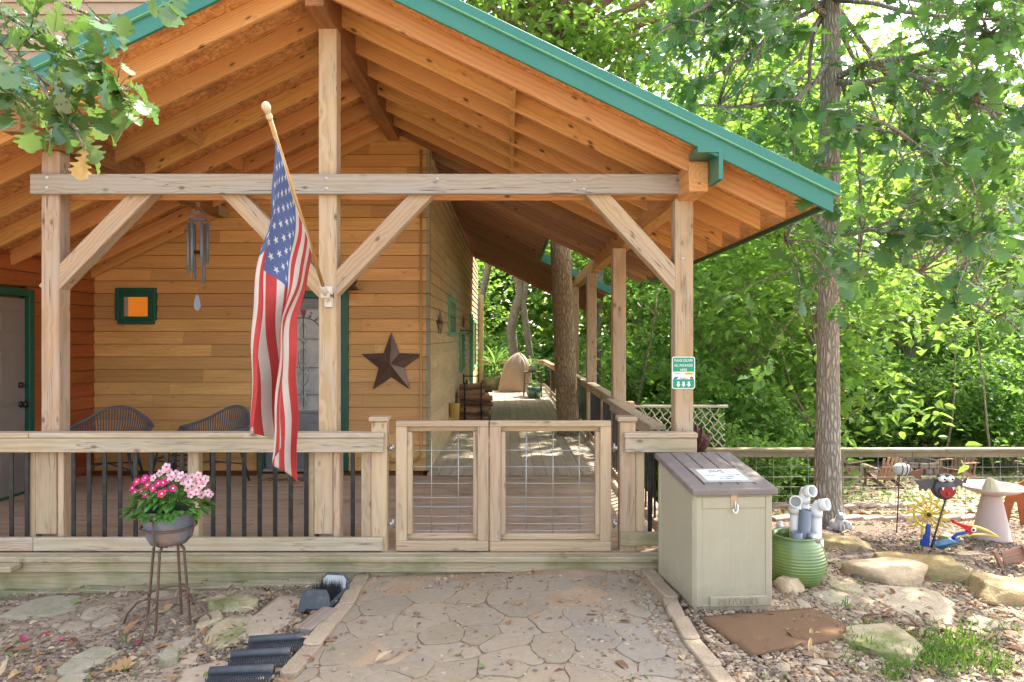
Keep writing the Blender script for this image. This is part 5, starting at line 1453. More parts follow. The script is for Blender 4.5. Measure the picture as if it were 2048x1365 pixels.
edging([(1545, 1042), (1700, 1041), (1965, 1039)], .31, .12, .09, M['brickpink'], 'pinkish edging brick in the nearer row at the foot of the wire fence', 'edging bricks at the fence, nearer row', seed=5, top=.05)
edging([(1540, 1019), (1700, 1018), (1850, 1013)], .31, .12, .10, M['brickpink'], 'pinkish edging brick in the farther row behind the wire fence', 'edging bricks at the fence, farther row', seed=6, top=.06)

# ------------------------------------------------------------------ stones
import bmesh
def rock(name, px0, px1, py0, py1, mat, label, cat, h=.05, depth=None, seed=0, rot=0.0, top=.8, nplanes=9, rough=.05, group=None, sink=.25, hz=None):
    rr = random.Random(seed * 7 + 1); xm = (px0 + px1) / 2
    if depth is None:
        a, b = GP(xm, py1), GP(xm, py0); yc = (a.y + b.y) / 2; dep = abs(b.y - a.y)
    else:
        a = GP(xm, py1); dep = depth; yc = a.y + dep * .45
    s_ = F / yc; w_ = (px1 - px0) / s_; xc = (xm - CX) / s_
    bm = bmesh.new(); bmesh.ops.create_icosphere(bm, subdivisions=4, radius=1.0)
    pl = []
    for k in range(nplanes):
        an = 2 * math.pi * (k + rr.uniform(-.4, .4)) / nplanes; el = rr.uniform(-.15, .55)
        pl.append((Vector((math.cos(an) * math.cos(el), math.sin(an) * math.cos(el), math.sin(el))), rr.uniform(.66, .95)))
    pl.append((Vector((rr.uniform(-.12, .12), rr.uniform(-.2, .1), 1)).normalized(), top * .85))
    off = Vector((seed * 3.7, seed * 1.3, 0))
    for v in bm.verts:
        p = v.co.copy() * 1.12
        for (n, d) in pl:
            e = p.dot(n) - d
            if e > 0: p -= n * e * .93
        nz = mnoise.noise(p * 2.1 + off) * rough * 2 + mnoise.noise(p * 6 + off) * rough + mnoise.noise(p * 15 + off) * rough * .4
        v.co = p * (1 + nz)
    me = bpy.data.meshes.new(name); 
    bb = [max(abs(v.co[k]) for v in bm.verts) for k in range(3)]
    for v in bm.verts:
        v.co = Vector((v.co.x / bb[0] * w_ / 2, v.co.y / bb[1] * dep / 2, v.co.z / bb[2] * h))
    for f in bm.faces: f.smooth = True
    bm.to_mesh(me); bm.free(); me.materials.append(mat)
    o = bpy.data.objects.new(name, me); COL.objects.link(o)
    o.location = (xc, yc, ground_z(xc, yc) + h * (1 - sink) - h * .55 if hz is None else hz); o.rotation_euler.z = rot
    return tag(o, label, cat, group)
S = [
 (20, 178, 1192, 1245, 'flaggrey', 'grey green flat stone, largest of those left of the iron stand', .05),
 (156, 224, 1210, 1245, 'flag', 'small tan flat stone right of the large grey green one', .04),
 (115, 186, 1241, 1272, 'flag', 'tan flat stone below the large grey green one', .04),
 (186, 242, 1228, 1264, 'flag', 'tan flat stone left of the iron stand legs', .035),
 (138, 238, 1296, 1341, 'flaggrey', 'grey slab near the bottom left with a straight front edge', .055),
 (116, 186, 1322, 1356, 'flaggrey', 'grey slab piece touching the lower left corner of a bigger slab', .05),
 (108, 178, 1348, 1395, 'flaggrey', 'grey stone cut off by the bottom edge at the left', .05),
 (342, 388, 1275, 1303, 'flag', 'small tan stone just right of the front leg of the iron stand', .04),
 (356, 398, 1310, 1336, 'flag', 'small tan stone lying right of the upright rock', .04),
 (396, 444, 1230, 1262, 'flagmoss', 'small mossy green stone right of the iron stand', .06),
 (406, 515, 1226, 1302, 'flagmoss', 'large mossy flat stone between the iron stand and the boot brush', .035),
 (494, 602, 1188, 1284, 'flag', 'large tan flat stone left of the boot brush', .035),
 (355, 520, 1316, 1385, 'flag', 'broad tan flat stone left of the black treads', .03),
 (276, 352, 1178, 1218, 'flag', 'tan flat stone behind the iron stand', .035),
 (1614, 1710, 1178, 1221, 'flaggrey', 'grey flat slab in front of the ribbed pot', .04),
 (1650, 1722, 1162, 1194, 'flagmoss', 'mossy grey slab right of the ribbed pot foot', .05),
 (1712, 1918, 1170, 1243, 'flag', 'very large tan flat slab in front of the pale boulder', .04),
 (1589, 1622, 1198, 1221, 'flag', 'small tan stone between the parcel bin and the flat slab', .035),
 (1925, 2020, 1232, 1262, 'flag', 'tan flat stone in the grass near the right edge', .03),
]
for i, (a, b, c, d, mt, lb, h) in enumerate(S):
    rock('flat_stone', a, b, c, d, M[mt], lb, 'flat stone', h, None, i + 2, 0, .62, 9, .03, sink=.55 if h < .045 else .45)
rock('rock', 319, 361, 1290, 1339, M['flaggrey'], 'upright grey rock before the iron stand', 'rock', .085, .13, 41, 0, .9, 8, .05, sink=.3)
rock('rock', 416, 519, 1186, 1229, M['flagmoss'], 'mossy green wedge of rock right of the iron stand', 'rock', .085, .30, 42, .15, .8, 8, .05, sink=.35)
rock('rock', 1542, 1607, 1148, 1189, M['boulder'], 'rounded tan rock between the parcel bin and the ribbed pot', 'rock', .095, .24, 43, 0, .95, 8, .05, sink=.28)
rock('boulder', 1690, 1853, 1105, 1172, M['boulder'], 'pale flat topped boulder right of the ribbed pot', 'boulder', .135, .44, 44, -.18, .8, 10, .035, sink=.32)
rock('ledge_stone', 1628, 1745, 1056, 1103, M['ledge'], 'golden ledge stone at the foot of the oak trunk', 'boulder', .12, .32, 45, -.12, .66, 9, .065, sink=.25)
rock('ledge_stone', 1736, 1952, 1078, 1163, M['ledge'], 'longest golden ledge stone, middle of the garden edge', 'boulder', .165, .40, 46, -.35, .66, 9, .065, sink=.25)
rock('ledge_stone', 1925, 2095, 1132, 1213, M['ledge'], 'golden ledge stone cut off by the right edge', 'boulder', .15, .42, 47, -.22, .66, 9, .065, sink=.25)
rock('rock', 1686, 1856, 1228, 1330, M['flagmoss'], 'long mossy rock in the grass right of the coir mat', 'rock', .075, .50, 48, -.45, .75, 9, .05, sink=.35)
rock('rock', 1684, 1702, 1040, 1061, M['statue'], 'small grey upright rock beside the cat statue', 'rock', .09, .12, 49, 0, 1.0, 7, .05, sink=.25)
rock('rock', 1880, 1925, 1070, 1092, M['flaggrey'], 'grey rock on the mulch behind the blue bird', 'rock', .09, .25, 50, 0, .9, 8, .05, sink=.3)

# ------------------------------------------------------------------ wire fence
YF = 8.5; sF = F / YF; zf = lambda py: CZ - (py - CY) / sF
fe = empty('wire_fence', (5, YF, -.5), 'low yard fence of square wire mesh under an old mossy timber rail', 'fence')
m = MB(); m.beam((1.95, YF, zf(900)), (5.4, YF, zf(900)), .14, .038); m.beam((5.404, YF, zf(899.5)), (9.4, YF, zf(899.5)), .14, .038); m.build('top_rail', M['fence'], fe, .006)
m = MB(); m.beam((1.95, YF - .02, zf(908)), (5.0, YF - .02, zf(908)), .04, .075); m.beam((5.004, YF - .02, zf(908)), (9.4, YF - .02, zf(908)), .04, .075); m.build('rail_board', M['fence'], fe, .004)
for px in (1410, 1679, 2075, 2300):
    x = (px - CX) / sF; MB().box(x - .035, x + .035, YF - .03, YF + .04, -1.0, zf(904)).build('fence_post', M['fence'], fe, .005)
m = MB(); x = 1.98
while x < 9.3: m.tube([(x, YF - .045, zf(908)), (x + .003, YF - .046, -.72)], .0028, 5); x += .216
for py in (933, 953, 973, 990, 1004, 1017, 1029, 1041): m.tube([(1.95 + i * .5, YF - .042, zf(py) + .004 * math.sin(i * 2.2)) for i in range(16)], .0026, 5)
m.build('wire_mesh', M['fencewire'], fe)
lp = empty('lattice_panel', (2.1, 8.62, .3), 'cream diamond lattice panel behind the right porch post', 'lattice panel')
m = MB(); y = 8.58; x0, x1, z0, z1 = 1.52, 2.72, .24, .74
m.box(x0, x1 + .03, y - .02, y + .02, z1, z1 + .028); m.build('top_strip', M['lattice'], lp)
m = MB(); d = .105
for k in range(-6, 14):
    for sg_ in (1, -1):
        xa = x0 + k * d * 1.0; pts = []
        n = 40
        for i in range(n + 1):
            zz = z0 + (z1 - z0) * i / n; xx = xa + sg_ * (zz - z0) * .80 + .012 * math.sin((zz - z0) / d * math.pi * 1.55)
            if x0 <= xx <= x1: pts.append((xx, y + .004 * sg_, zz))
        if len(pts) > 2: m.tube(pts, .0062, 5)
m.build('lattice', M['lattice'], lp)

# ------------------------------------------------------------------ yard ornaments
def sheet(m, pts, D, th=.004, mi=0): 
    "flat metal outline given at the ornament's own distance"
    P = [W(a, b, D) for a, b in pts]; k = len(P); V = P + [p + Vector((0, th, 0)) for p in P]
    m.add(V, [tuple(range(k)), tuple(reversed(range(k, 2 * k)))] + [(i, i + k, (i + 1) % k + k, (i + 1) % k) for i in range(k)], None, None, mi); return m
# grinning tin bat
D = 5.95; ba = empty('tin_bat', GP(1863, 1093), 'grey tin bat ornament with red open mouth and spread wings on a rod', 'garden ornament')
m = MB(); m.tube([W(1862, 1096, D), W(1891, 1000, D)], .008, 8); m.build('rod', M['bat'], ba)
cb = W(1889, 978, D); s_ = F / D
m = MB(); m.lathe([(.001, .02), (.080, .018), (.094, .0), (.094, -.03), (.088, -.055), (.080, -.058), (.074, -.03), (.001, -.03)], cb, 30, axis=(0, -1, .1)); hd = m.build('head', M['bat'], ba)
m = MB(); m.add([cb + Vector((.068 * math.cos(t), -.040, .052 * math.sin(t) - .012 if math.sin(t) < 0 else .030 * math.sin(t) - .012)) for t in np.linspace(0, 2 * math.pi, 29)[:-1]], [tuple(range(28))]); 
m.prism([(.070 * math.cos(t), (.058 if math.sin(t) < 0 else .034) * math.sin(t) - .010) for t in np.linspace(0, 2 * math.pi, 29)[:-1]], cb + Vector((0, .034 - .07, 0)), (1, 0, 0), (0, 0, 1), (0, -1, 0), .012); m.build('mouth', M['darkred'], hd, fixn=True)
m = MB()
for sx in (-.045, .045): m.prism([(-.010, 0), (.010, 0), (0, -.026)], cb + Vector((sx, -.048, .022)), (1, 0, 0), (0, 0, 1), (0, -1, 0), .006)
m.build('fangs', M['eye'], hd, fixn=True)
m = MB(); m.lathe([(.012, -.002), (.012, .010), (.001, .011)], cb + Vector((.0, -.05, -.035)), 10, axis=(0, -1, 0)); m.build('tongue', M['red'], hd)
for sx in (-.034, .034):
    e = MB(); e.sphere(cb + Vector((sx, -.02, .093)), .034, .034, .030); eo = e.build('eye', M['eye'], hd)
    e = MB(); e.sphere(cb + Vector((sx + .004, -.052, .092)), .011, .006, .010); e.build('pupil', M['ink'], eo)
    e = MB(); e.sphere(cb + Vector((sx, -.006, .112)), .036, .034, .016); e.build('eyelid', M['bat'], eo)
for pts in ([(1868, 965), (1858, 957), (1845, 962), (1828, 960), (1838, 972), (1838, 982), (1846, 978), (1852, 984), (1858, 976), (1866, 977)], [(1904, 966), (1912, 955), (1926, 962), (1936, 952), (1932, 968), (1926, 966), (1924, 976), (1918, 970), (1912, 976)]):
    sheet(MB(), pts, D + .01).build('wing', M['bat'], ba, fixn=True)
# stone fish on a stake
D = GP(1793, 1066).y; fi = empty('stone_fish', GP(1793, 1066), 'fish ornament of a wrapped pale stone with brown metal tail on a stake', 'garden ornament')
MB().tube([W(1793, 1070, D), W(1799, 950, D)], .006, 8).build('stake', M['rustdark'], fi)
c = W(1804, 939, D); s_ = F / D; bo_ = MB().sphere(c, 18 / s_, .06, 13 / s_, 20, 12).build('body', M['statue'], fi)
m = MB()
for dx in (-5, 4, 11): m.tube([c + Vector((dx / s_ + .01 * math.sin(t) , .064 * math.cos(t) * math.sqrt(1 - (dx / 19) ** 2), 13.5 / s_ * math.sin(t) * math.sqrt(1 - (dx / 19) ** 2))) for t in np.linspace(0, 2 * math.pi, 17)], .004, 5)
m.build('wire_wrap', M['rustdark'], bo_)
sheet(MB(), [(1818, 942), (1832, 942), (1850, 936), (1842, 950), (1843, 962), (1834, 957), (1822, 950)], D).build('tail', M['rusttail'], fi, fixn=True)
sheet(MB(), [(1802, 929), (1806, 922), (1812, 926), (1818, 924), (1816, 931)], D).build('fin', M['rustdark'], fi, fixn=True)
# yellow spiked wheel
D = 6.75; c = W(1856, 1029, D); s_ = F / D; yw = empty('yellow_wheel', (c.x, c.y, ground_z(c.x, c.y)), 'yellow spiked farm wheel standing like a sun among the mulch', 'garden ornament')
na = Vector((-.25, -1, .12)).normalized(); u_ = Vector((1, -.25, 0)).normalized(); w2 = u_.cross(na).normalized() * -1
if w2.z < 0: w2 = -w2
m = MB(); m.tube([c + u_ * (.125 * math.cos(t)) + w2 * (.125 * math.sin(t)) for t in np.linspace(0, 2 * math.pi, 33)], .011, 7)
m.lathe([(.001, .03), (.03, .03), (.036, -.01), (.001, -.012)], c, 14, axis=na)
for k in range(15): 
    t = 2 * math.pi * k / 15; m.tube([c, c + u_ * (.12 * math.cos(t)) + w2 * (.12 * math.sin(t))], .008, 5)
m.build('wheel', M['yellow'], yw)
m = MB()
for k in range(15):
    t = 2 * math.pi * k / 15 + .1; d = u_ * math.cos(t) + w2 * math.sin(t); b = u_ * -math.sin(t) + w2 * math.cos(t)
    p0 = c + d * .125; m.add([p0 - b * .016, p0 + b * .016, p0 + d * .05 + b * .022, p0 + d * .095 + b * .035, p0 + d * .055 - b * .0], [(0, 1, 2, 4), (4, 2, 3)])
o = m.build('spikes', M['yellow'], yw); md = o.modifiers.new('s', 'SOLIDIFY'); md.thickness = .005
MB().tube([c - w2 * .12, (c.x, c.y, ground_z(c.x, c.y) - .05)], .009, 7).build('stand', M['yellow'], yw); MB().sphere(c + na * .03, .022).build('hub_cap', M['rustdark'], yw)
# tool bird
D = 5.85; s_ = F / D; bd_ = empty('tool_bird', GP(1900, 1100), 'bird ornament with blue trowel body, red head and long yellow beak', 'garden ornament')
m = MB(); pts = [W(x, y, D) for x, y in ((1867, 1094), (1880, 1084), (1897, 1077), (1910, 1077), (1921, 1074), (1925, 1079), (1915, 1090), (1900, 1098), (1885, 1100))]
k = len(pts); cen = sum(pts, Vector()) / k
V = [p + Vector((0, .03 * (i % 2) - .0, 0)) for i, p in enumerate(pts)]; m.add(V + [cen + Vector((0, -.07, .02)), cen + Vector((0, .07, 0))], [(i, (i + 1) % k, k) for i in range(k)] + [((i + 1) % k, i, k + 1) for i in range(k)], None, None, 0, False)
m.build('body', M['tealblue'], bd_, fixn=True)
MB().tube([W(1906, 1079, D), W(1908, 1074, D), W(1914, 1069, D), W(1924, 1066, D), W(1936, 1065, D)], [.016, .014, .014, .014, .012], 10).build('neck', M['blue'], bd_)
m = MB(); sheet(m, [(1903, 1040), (1908, 1039), (1911, 1044), (1930, 1050), (1944, 1053), (1950, 1060), (1946, 1068), (1940, 1070), (1934, 1062), (1920, 1053), (1908, 1048)], D - .01, .02); hd = m.build('head', M['red'], bd_, .003, fixn=True)
m = MB(); m.lathe([(.022, 0), (.022, .006), (.001, .007)], W(1947, 1060, D - .012), 16, axis=(0, -1, 0)); eo = m.build('eye', M['eye'], hd); m = MB(); m.lathe([(.012, 0), (.011, .004), (.001, .005)], W(1947, 1060, D - .019), 12, axis=(0, -1, 0)); m.build('pupil', M['ink'], eo)
m = MB(); 
m.tube([W(x, y, D) for x, y in ((1942, 1052), (1958, 1056), (1975, 1062), (1990, 1070), (2001, 1077))], [.010, .012, .010, .007, .003], 7); m.build('upper_beak', M['yellow'], bd_)
m = MB(); m.tube([W(x, y, D) for x, y in ((1936, 1071), (1955, 1069), (1975, 1070), (1990, 1073), (2000, 1077))], [.006, .009, .009, .007, .003], 7); m.tube([W(1925, 1071, D), W(1942, 1071, D)], .007, 6); m.build('lower_beak', M['yellow'], bd_)
MB().tube([W(1888, 1098, D), W(1895, 1112, D)], .008, 6).build('leg', M['yellow'], bd_)
m = MB()
for (a, b, w_) in (((1855, 1094), (1858, 1049), 9), ((1844, 1092), (1846, 1078), 5), ((1868, 1088), (1872, 1078), 4), ((1848, 1094), (1851, 1068), 5)):
    sheet(m, [(a[0] - w_ * .45, a[1]), (b[0] - w_ * .5, b[1] + 4), (b[0] - w_ * .2, b[1]), (b[0] + w_ * .5, b[1] + 1), (a[0] + w_ * .45, a[1])], D - .05, .02)
m.build('tail', M['blue'], bd_, .003, fixn=True)
# bird bath with a cone stone
c = GP(1983, 1084); yb = c.y + .13; xb = (1983 - CX) / F * yb; g0 = ground_z(xb, yb); s_ = F / yb; zz = lambda py: CZ - (py - CY) / s_
bb_ = empty('bird_bath', (xb, yb, g0), 'pinkish clay bird bath with wide shallow bowl on a tapering foot', 'bird bath')
MB().lathe([(.001, g0 - .02), (34 / s_, g0 - .02), (34.5 / s_, zz(1076)), (32 / s_, zz(1071)), (27 / s_, zz(1040)), (21 / s_, zz(1010)), (17 / s_, zz(992)), (14 / s_, zz(988)), (.001, zz(988))], (xb, yb, 0), 32).build('pedestal', M['terracotta'], bb_)
m = MB(); m.lathe([(.001, zz(990)), (12 / s_, zz(990)), (22 / s_, zz(988)), (44 / s_, zz(981)), (57 / s_, zz(974)), (57.5 / s_, zz(971)), (54 / s_, zz(972)), (40 / s_, zz(977)), (20 / s_, zz(981)), (.001, zz(982))], (0, 0, 0), 40); 
bo2 = m.build('bowl', M['terracotta'], bb_); bo2.location = (0, 0, -g0) ; bo2.rotation_euler = (0, 0, 0)
bo2.data.transform(Matrix.Translation((xb * 0, 0, 0)));
bo2.data.transform(Matrix.Translation((xb, yb, g0)))     # built about the axis, back in local space
for v in bo2.data.vertices: v.co.z += 0
co_ = MB().lathe([(.001, zz(983)), (15 / s_, zz(983)), (13 / s_, zz(972)), (8 / s_, zz(960)), (5 / s_, zz(957)), (.001, zz(956))], (xb - .01, yb, 0), 9, sm=False).build('cone_stone', M['conestone'], None, loc=(xb, yb, zz(983))); tag(co_, 'mossy cone shaped stone standing in the bird bath bowl', 'stone')
# rusty animal silhouette at the edge
D = GP(2030, 1052).y; o = sheet(MB(), [(2004, 1046), (2006, 1030), (2010, 1005), (2013, 990), (2022, 978), (2036, 968), (2060, 955), (2100, 950), (2130, 960), (2150, 985), (2146, 1010), (2136, 990), (2128, 1000), (2124, 1048), (2108, 1048), (2104, 1010), (2080, 1006), (2060, 1006), (2056, 1050), (2042, 1052), (2038, 1025), (2035, 1006), (2030, 1004), (2024, 1018), (2018, 1046)], D, .012).build('rusty_silhouette', M['rust'], None, loc=GP(2030, 1052), fixn=True); tag(o, 'orange rusted sheet metal animal silhouette at the right edge', 'garden ornament')
# little bench ornament
c = GP(2012, 1140); tb_ = empty('miniature_bench', c, 'small brown slatted bench ornament at the right edge of the mulch', 'garden ornament'); D = c.y + .05
for (a, b) in (((2006, 1141), (1989, 1102)), ((2062, 1128), (2046, 1090))): MB().beam(W(*a, D), W(*b, D), .03, .03).build('leg', M['adir'], tb_, .003)
for (a, b, h_) in (((2003, 1110), (2060, 1096), .06), ((2006, 1124), (2062, 1110), .05)): MB().beam(W(*a, D + .03), W(*b, D + .03), .014, h_).build('slat', M['adir'], tb_, .003)
MB().beam(W(2000, 1132, D + .1), W(2060, 1118, D + .1), .02, .02).build('stretcher', M['adir'], tb_)
# statues
def blob(name, parts, mat, loc, label, cat, vox=.0045):
    m = MB()
    for (p, r_) in parts: m.sphere(p, *r_, nu=14, nv=10)
    o = m.build(name, mat, None, loc=loc); md = o.modifiers.new('one_body', 'REMESH'); md.mode = 'VOXEL'; md.voxel_size = vox; md.use_smooth_shade = True
    md = o.modifiers.new('soften', 'SMOOTH'); md.iterations = 4; md.factor = .5
    return tag(o, label, cat)
c = GP(1672, 1062); k = F / c.y; q = lambda dx, dy, dz=0: Vector((c.x + dx / k, c.y + dz, c.z + dy / k))
blob('cat_statue', [(q(-2, 11), (12 / k, .065, 13 / k)), (q(3, 18, -.02), (8.5 / k, .055, 11 / k)), (q(6, 31, -.04), (8.5 / k, .048, 7.5 / k)), (q(.5, 39, -.04), (2.2 / k, .014, 5.5 / k)), (q(11.5, 39, -.04), (2.2 / k, .014, 5.5 / k)), (q(7, 29, -.085), (3.2 / k, .018, 2.6 / k)), (q(1, 8, -.075), (2.8 / k, .018, 10 / k)), (q(8, 8, -.075), (2.8 / k, .018, 10 / k)), (q(-13, 4), (6 / k, .04, 4 / k))], M['statue'], c, 'pale grey sitting cat statue at the foot of the oak trunk', 'statue')
c = GP(1566, 1070); k = F / c.y; q = lambda dx, dy, dz=0: Vector((c.x + dx / k, c.y + dz, c.z + dy / k))
blob('frog_statue', [(q(-6, 9), (9 / k, .05, 10 / k)), (q(-8, 20, -.01), (6 / k, .045, 7 / k)), (q(-6, 26, -.02), (3 / k, .02, 3.5 / k)), (q(5, 6), (11 / k, .05, 6 / k)), (q(14, 3), (6 / k, .05, 3.5 / k)), (q(-13, 5, -.03), (4 / k, .03, 6 / k))], M['whitestatue'], c, 'small white crouching statue behind the parcel bin', 'statue')
# rusty metal blossom beside the post
c = W(1395, 895, 6.2); rf = empty('rust_ornament', c, 'dark brown rusted ornament of curled metal leaves behind the right porch post', 'garden ornament')
for i, (a, b, w_) in enumerate((((1390, 900), (1392, 850), 11), ((1395, 905), (1418, 868), 10), ((1392, 902), (1404, 858), 8), ((1388, 915), (1420, 905), 10), ((1390, 900), (1380, 862), 7))):
    P0, P1 = W(*a, 6.2), W(*b, 6.2 - .03 * i); d = P1 - P0; sd = d.cross(Vector((0, 1, 0))).normalized() * (w_ / F * 6.2); m = MB(); V = []
    for t, ww in ((0, .4), (.25, 1), (.5, .75), (.7, .95), (1, .1)): p = P0 + d * t + Vector((0, -.06 * math.sin(t * 3), 0)); V += [p - sd * ww + Vector((0, .03, 0)), p, p + sd * ww + Vector((0, .03, 0))]
    m.add(V, [f for j in range(4) for f in ((3 * j, 3 * j + 1, 3 * j + 4, 3 * j + 3), (3 * j + 1, 3 * j + 2, 3 * j + 5, 3 * j + 4))]); o = m.build('metal_leaf', M['rustdark'], rf); md = o.modifiers.new('s', 'SOLIDIFY'); md.thickness = .006
m = MB(); m.tube([W(1400, 918, 6.15) + Vector((.05 * math.cos(t), .05 * math.sin(t), .01)) for t in np.linspace(0, 5.5, 14)], .02, 7); m.tube([W(1396, 915, 6.2), (W(1396, 915, 6.2).x, 6.2, ground_z(1.7, 6.2))], .012, 6); m.build('stem', M['rustdark'], rf)

# ------------------------------------------------------------------ garden chairs in the clearing
ad = empty('garden_chair', (0, 0, 0), 'faded brown slatted garden chair seen from behind in the clearing', 'chair', 'low wooden chairs in the clearing')
m = MB()
for i in range(5):
    x = -.22 + .11 * i; m.beam((x * .85, .22, .24), (x * 1.15, .50 - .02 * abs(i - 2), .92 - .03 * abs(i - 2)), .088, .018, (0, 1, 0))
m.build('back_slats', M['adir'], ad, .004)
m = MB()
for i in range(5): m.beam((-.25, -.26 + .115 * i, .36 - .032 * i), (.25, -.26 + .115 * i, .36 - .032 * i), .10, .018)
m.build('seat', M['adir'], ad, .004)
for sx in (-1, 1):
    MB().beam((sx * .32, -.34, .575), (sx * .34, .36, .545), .13, .022).build('arm', M['adir'], ad, .005)
    m = MB(); m.beam((sx * .30, -.27, 0), (sx * .30, -.27, .565), .025, .09, (0, 1, 0)); m.build('leg', M['adir'], ad, .004)
    MB().beam((sx * .265, -.30, .34), (sx * .265, .56, .03), .025, .12).build('leg', M['adir'], ad, .004)
    MB().beam((sx * .30, .25, .20), (sx * .31, .34, .54), .025, .06, (0, 1, 0)).build('arm_support', M['adir'], ad, .004)
MB().beam((-.3, .42, .62), (.3, .42, .62), .02, .07).build('back_brace', M['adir'], ad, .004)
def chair_at(o, px, py, rz, sc=1.0):
    p = GP(px, py); o.location = p + Vector((0, .2, .0)); o.rotation_euler.z = rz; o.scale = (sc, sc, sc)
chair_at(ad, 1772, 976, R(188), .86)
c2_ = dup(ad, label='faded brown slatted garden chair turned sideways behind the oak trunk'); chair_at(c2_, 1700, 962, R(112), .86)
c3_ = dup(ad, label='faded brown slatted garden chair turned sideways left of the bird bath'); chair_at(c3_, 1925, 966, R(-62), .9)
c = GP(1862, 952); pit = empty('fire_pit', c, 'low ring of pinkish stones between the garden chairs', 'fire pit')
m = MB()
for lv in range(2):
    for k in range(16):
        t = 2 * math.pi * (k + .5 * lv) / 16; p = Vector((c.x + .55 * math.cos(t), c.y + .7 + .55 * math.sin(t), c.z + .08 + lv * .15)); a = Vector((-math.sin(t), math.cos(t), 0)); m.beam(p - a * .1, p + a * .1, .16, .14)
m.build('stone_ring', M['brickpink'], pit, .015)

# ------------------------------------------------------------------ far end of the side deck
fwk = empty('firewood_rack', (-.6, 12.75, 0), 'black iron rack against the grey side wall beyond the ochre duct', 'rack')
m = MB()
for y in (12.35, 12.95):
    for x in (-.80, -.50): m.tube([(x, y, 0), (x, y, .80)], .016, 7)
    m.tube([(-.90, y, .06), (-.36, y, .06)], .016, 7)
m.tube([(-.86, 12.35, .06), (-.86, 12.95, .06)], .016, 7); m.tube([(-.40, 12.35, .06), (-.40, 12.95, .06)], .016, 7)
m.tube([(-.88, 13.2, .86), (-.60, 13.2, .86)], .012, 6); m.tube([(-.60, 13.2, 0), (-.60, 13.2, .9)], .012, 6); m.tube([(-.88, 13.2, 0), (-.88, 13.2, .9)], .012, 6)
m.build('frame', M['black'], fwk)
rr = random.Random(9); proto = None
lg = 0
for row in range(7):
    for k in range(4):
        x0 = -.93 + .05 * rr.random(); yaw = rr.uniform(-.10, .10); tz = rr.uniform(-.03, .03); z = .12 + row * .098 + rr.uniform(-.02, .02); y = 12.42 + k * .15 + rr.uniform(-.02, .02)
        if row == 6 and k in (0, 2): continue
        m = MB(); n = rr.choice((4, 5, 6)); pr_ = [((.034 + .034 * rr.random()) * math.cos(2 * math.pi * j / n + row), (.034 + .034 * rr.random()) * math.sin(2 * math.pi * j / n + row)) for j in range(n)]
        L = rr.uniform(.42, .62); V = []; G = []
        for t in np.linspace(0, 1, 7):
            for (a, b) in pr_: V.append((x0 + L * t, y + yaw * (t - .5) + a + .020 * mnoise.noise((t * 4, row + .5, k + .5)), z + tz * (t - .5) + b + .022 * mnoise.noise((t * 4 + 7, row + .5, k + .5)))); G.append((L * t, a, b))
        Fc = [tuple(reversed(range(n))), tuple(range(6 * n, 7 * n))] + [(i * n + j, i * n + (j + 1) % n, (i + 1) * n + (j + 1) % n, (i + 1) * n + j) for i in range(6) for j in range(n)]
        m.add(V, Fc, G); o = m.build('split_log', M['log'], None, loc=(x0 + L / 2, y, z)); tag(o, 'split log in the firewood stack on the side deck', 'log', 'split logs stacked in the iron rack')
# covered grill
gr = MB(); c = Vector((.20, 20.2, 0)); prof = [(0, .50, .40), (.25, .46, .38), (.50, .42, .36), (.70, .38, .33), (.84, .33, .29), (.95, .26, .24), (1.04, .17, .17), (1.10, .08, .10), (1.12, .015, .02)]
V = []; Fc = []; n = 88
for zi, rx, ry in prof:
    for k in range(n):
        t = 2 * math.pi * k / n; cx2, sx2 = math.cos(t), math.sin(t); e = .6
        fold = 1 + (.085 * abs(math.sin(t * 5.5 + zi * 1.6)) + .045 * math.sin(t * 17 + zi * 4) - .04) * (1 - zi * .35)
        V.append((c.x + rx * fold * math.copysign(abs(cx2) ** e, cx2) + .10 * max(0, zi - .3), c.y + ry * fold * math.copysign(abs(sx2) ** e, sx2), zi * 1.0 + .02 * math.sin(t * 7)))
for i in range(len(prof) - 1):
    for k in range(n): Fc.append((i * n + k, i * n + (k + 1) % n, (i + 1) * n + (k + 1) % n, (i + 1) * n + k))
Fc.append(tuple(range((len(prof) - 1) * n, len(prof) * n)))
gr.add(V, Fc, None, .5, 0, True); o = gr.build('covered_grill', M['cover'], None, loc=c); tag(o, 'grill under a tan fabric cover on the far deck', 'grill')
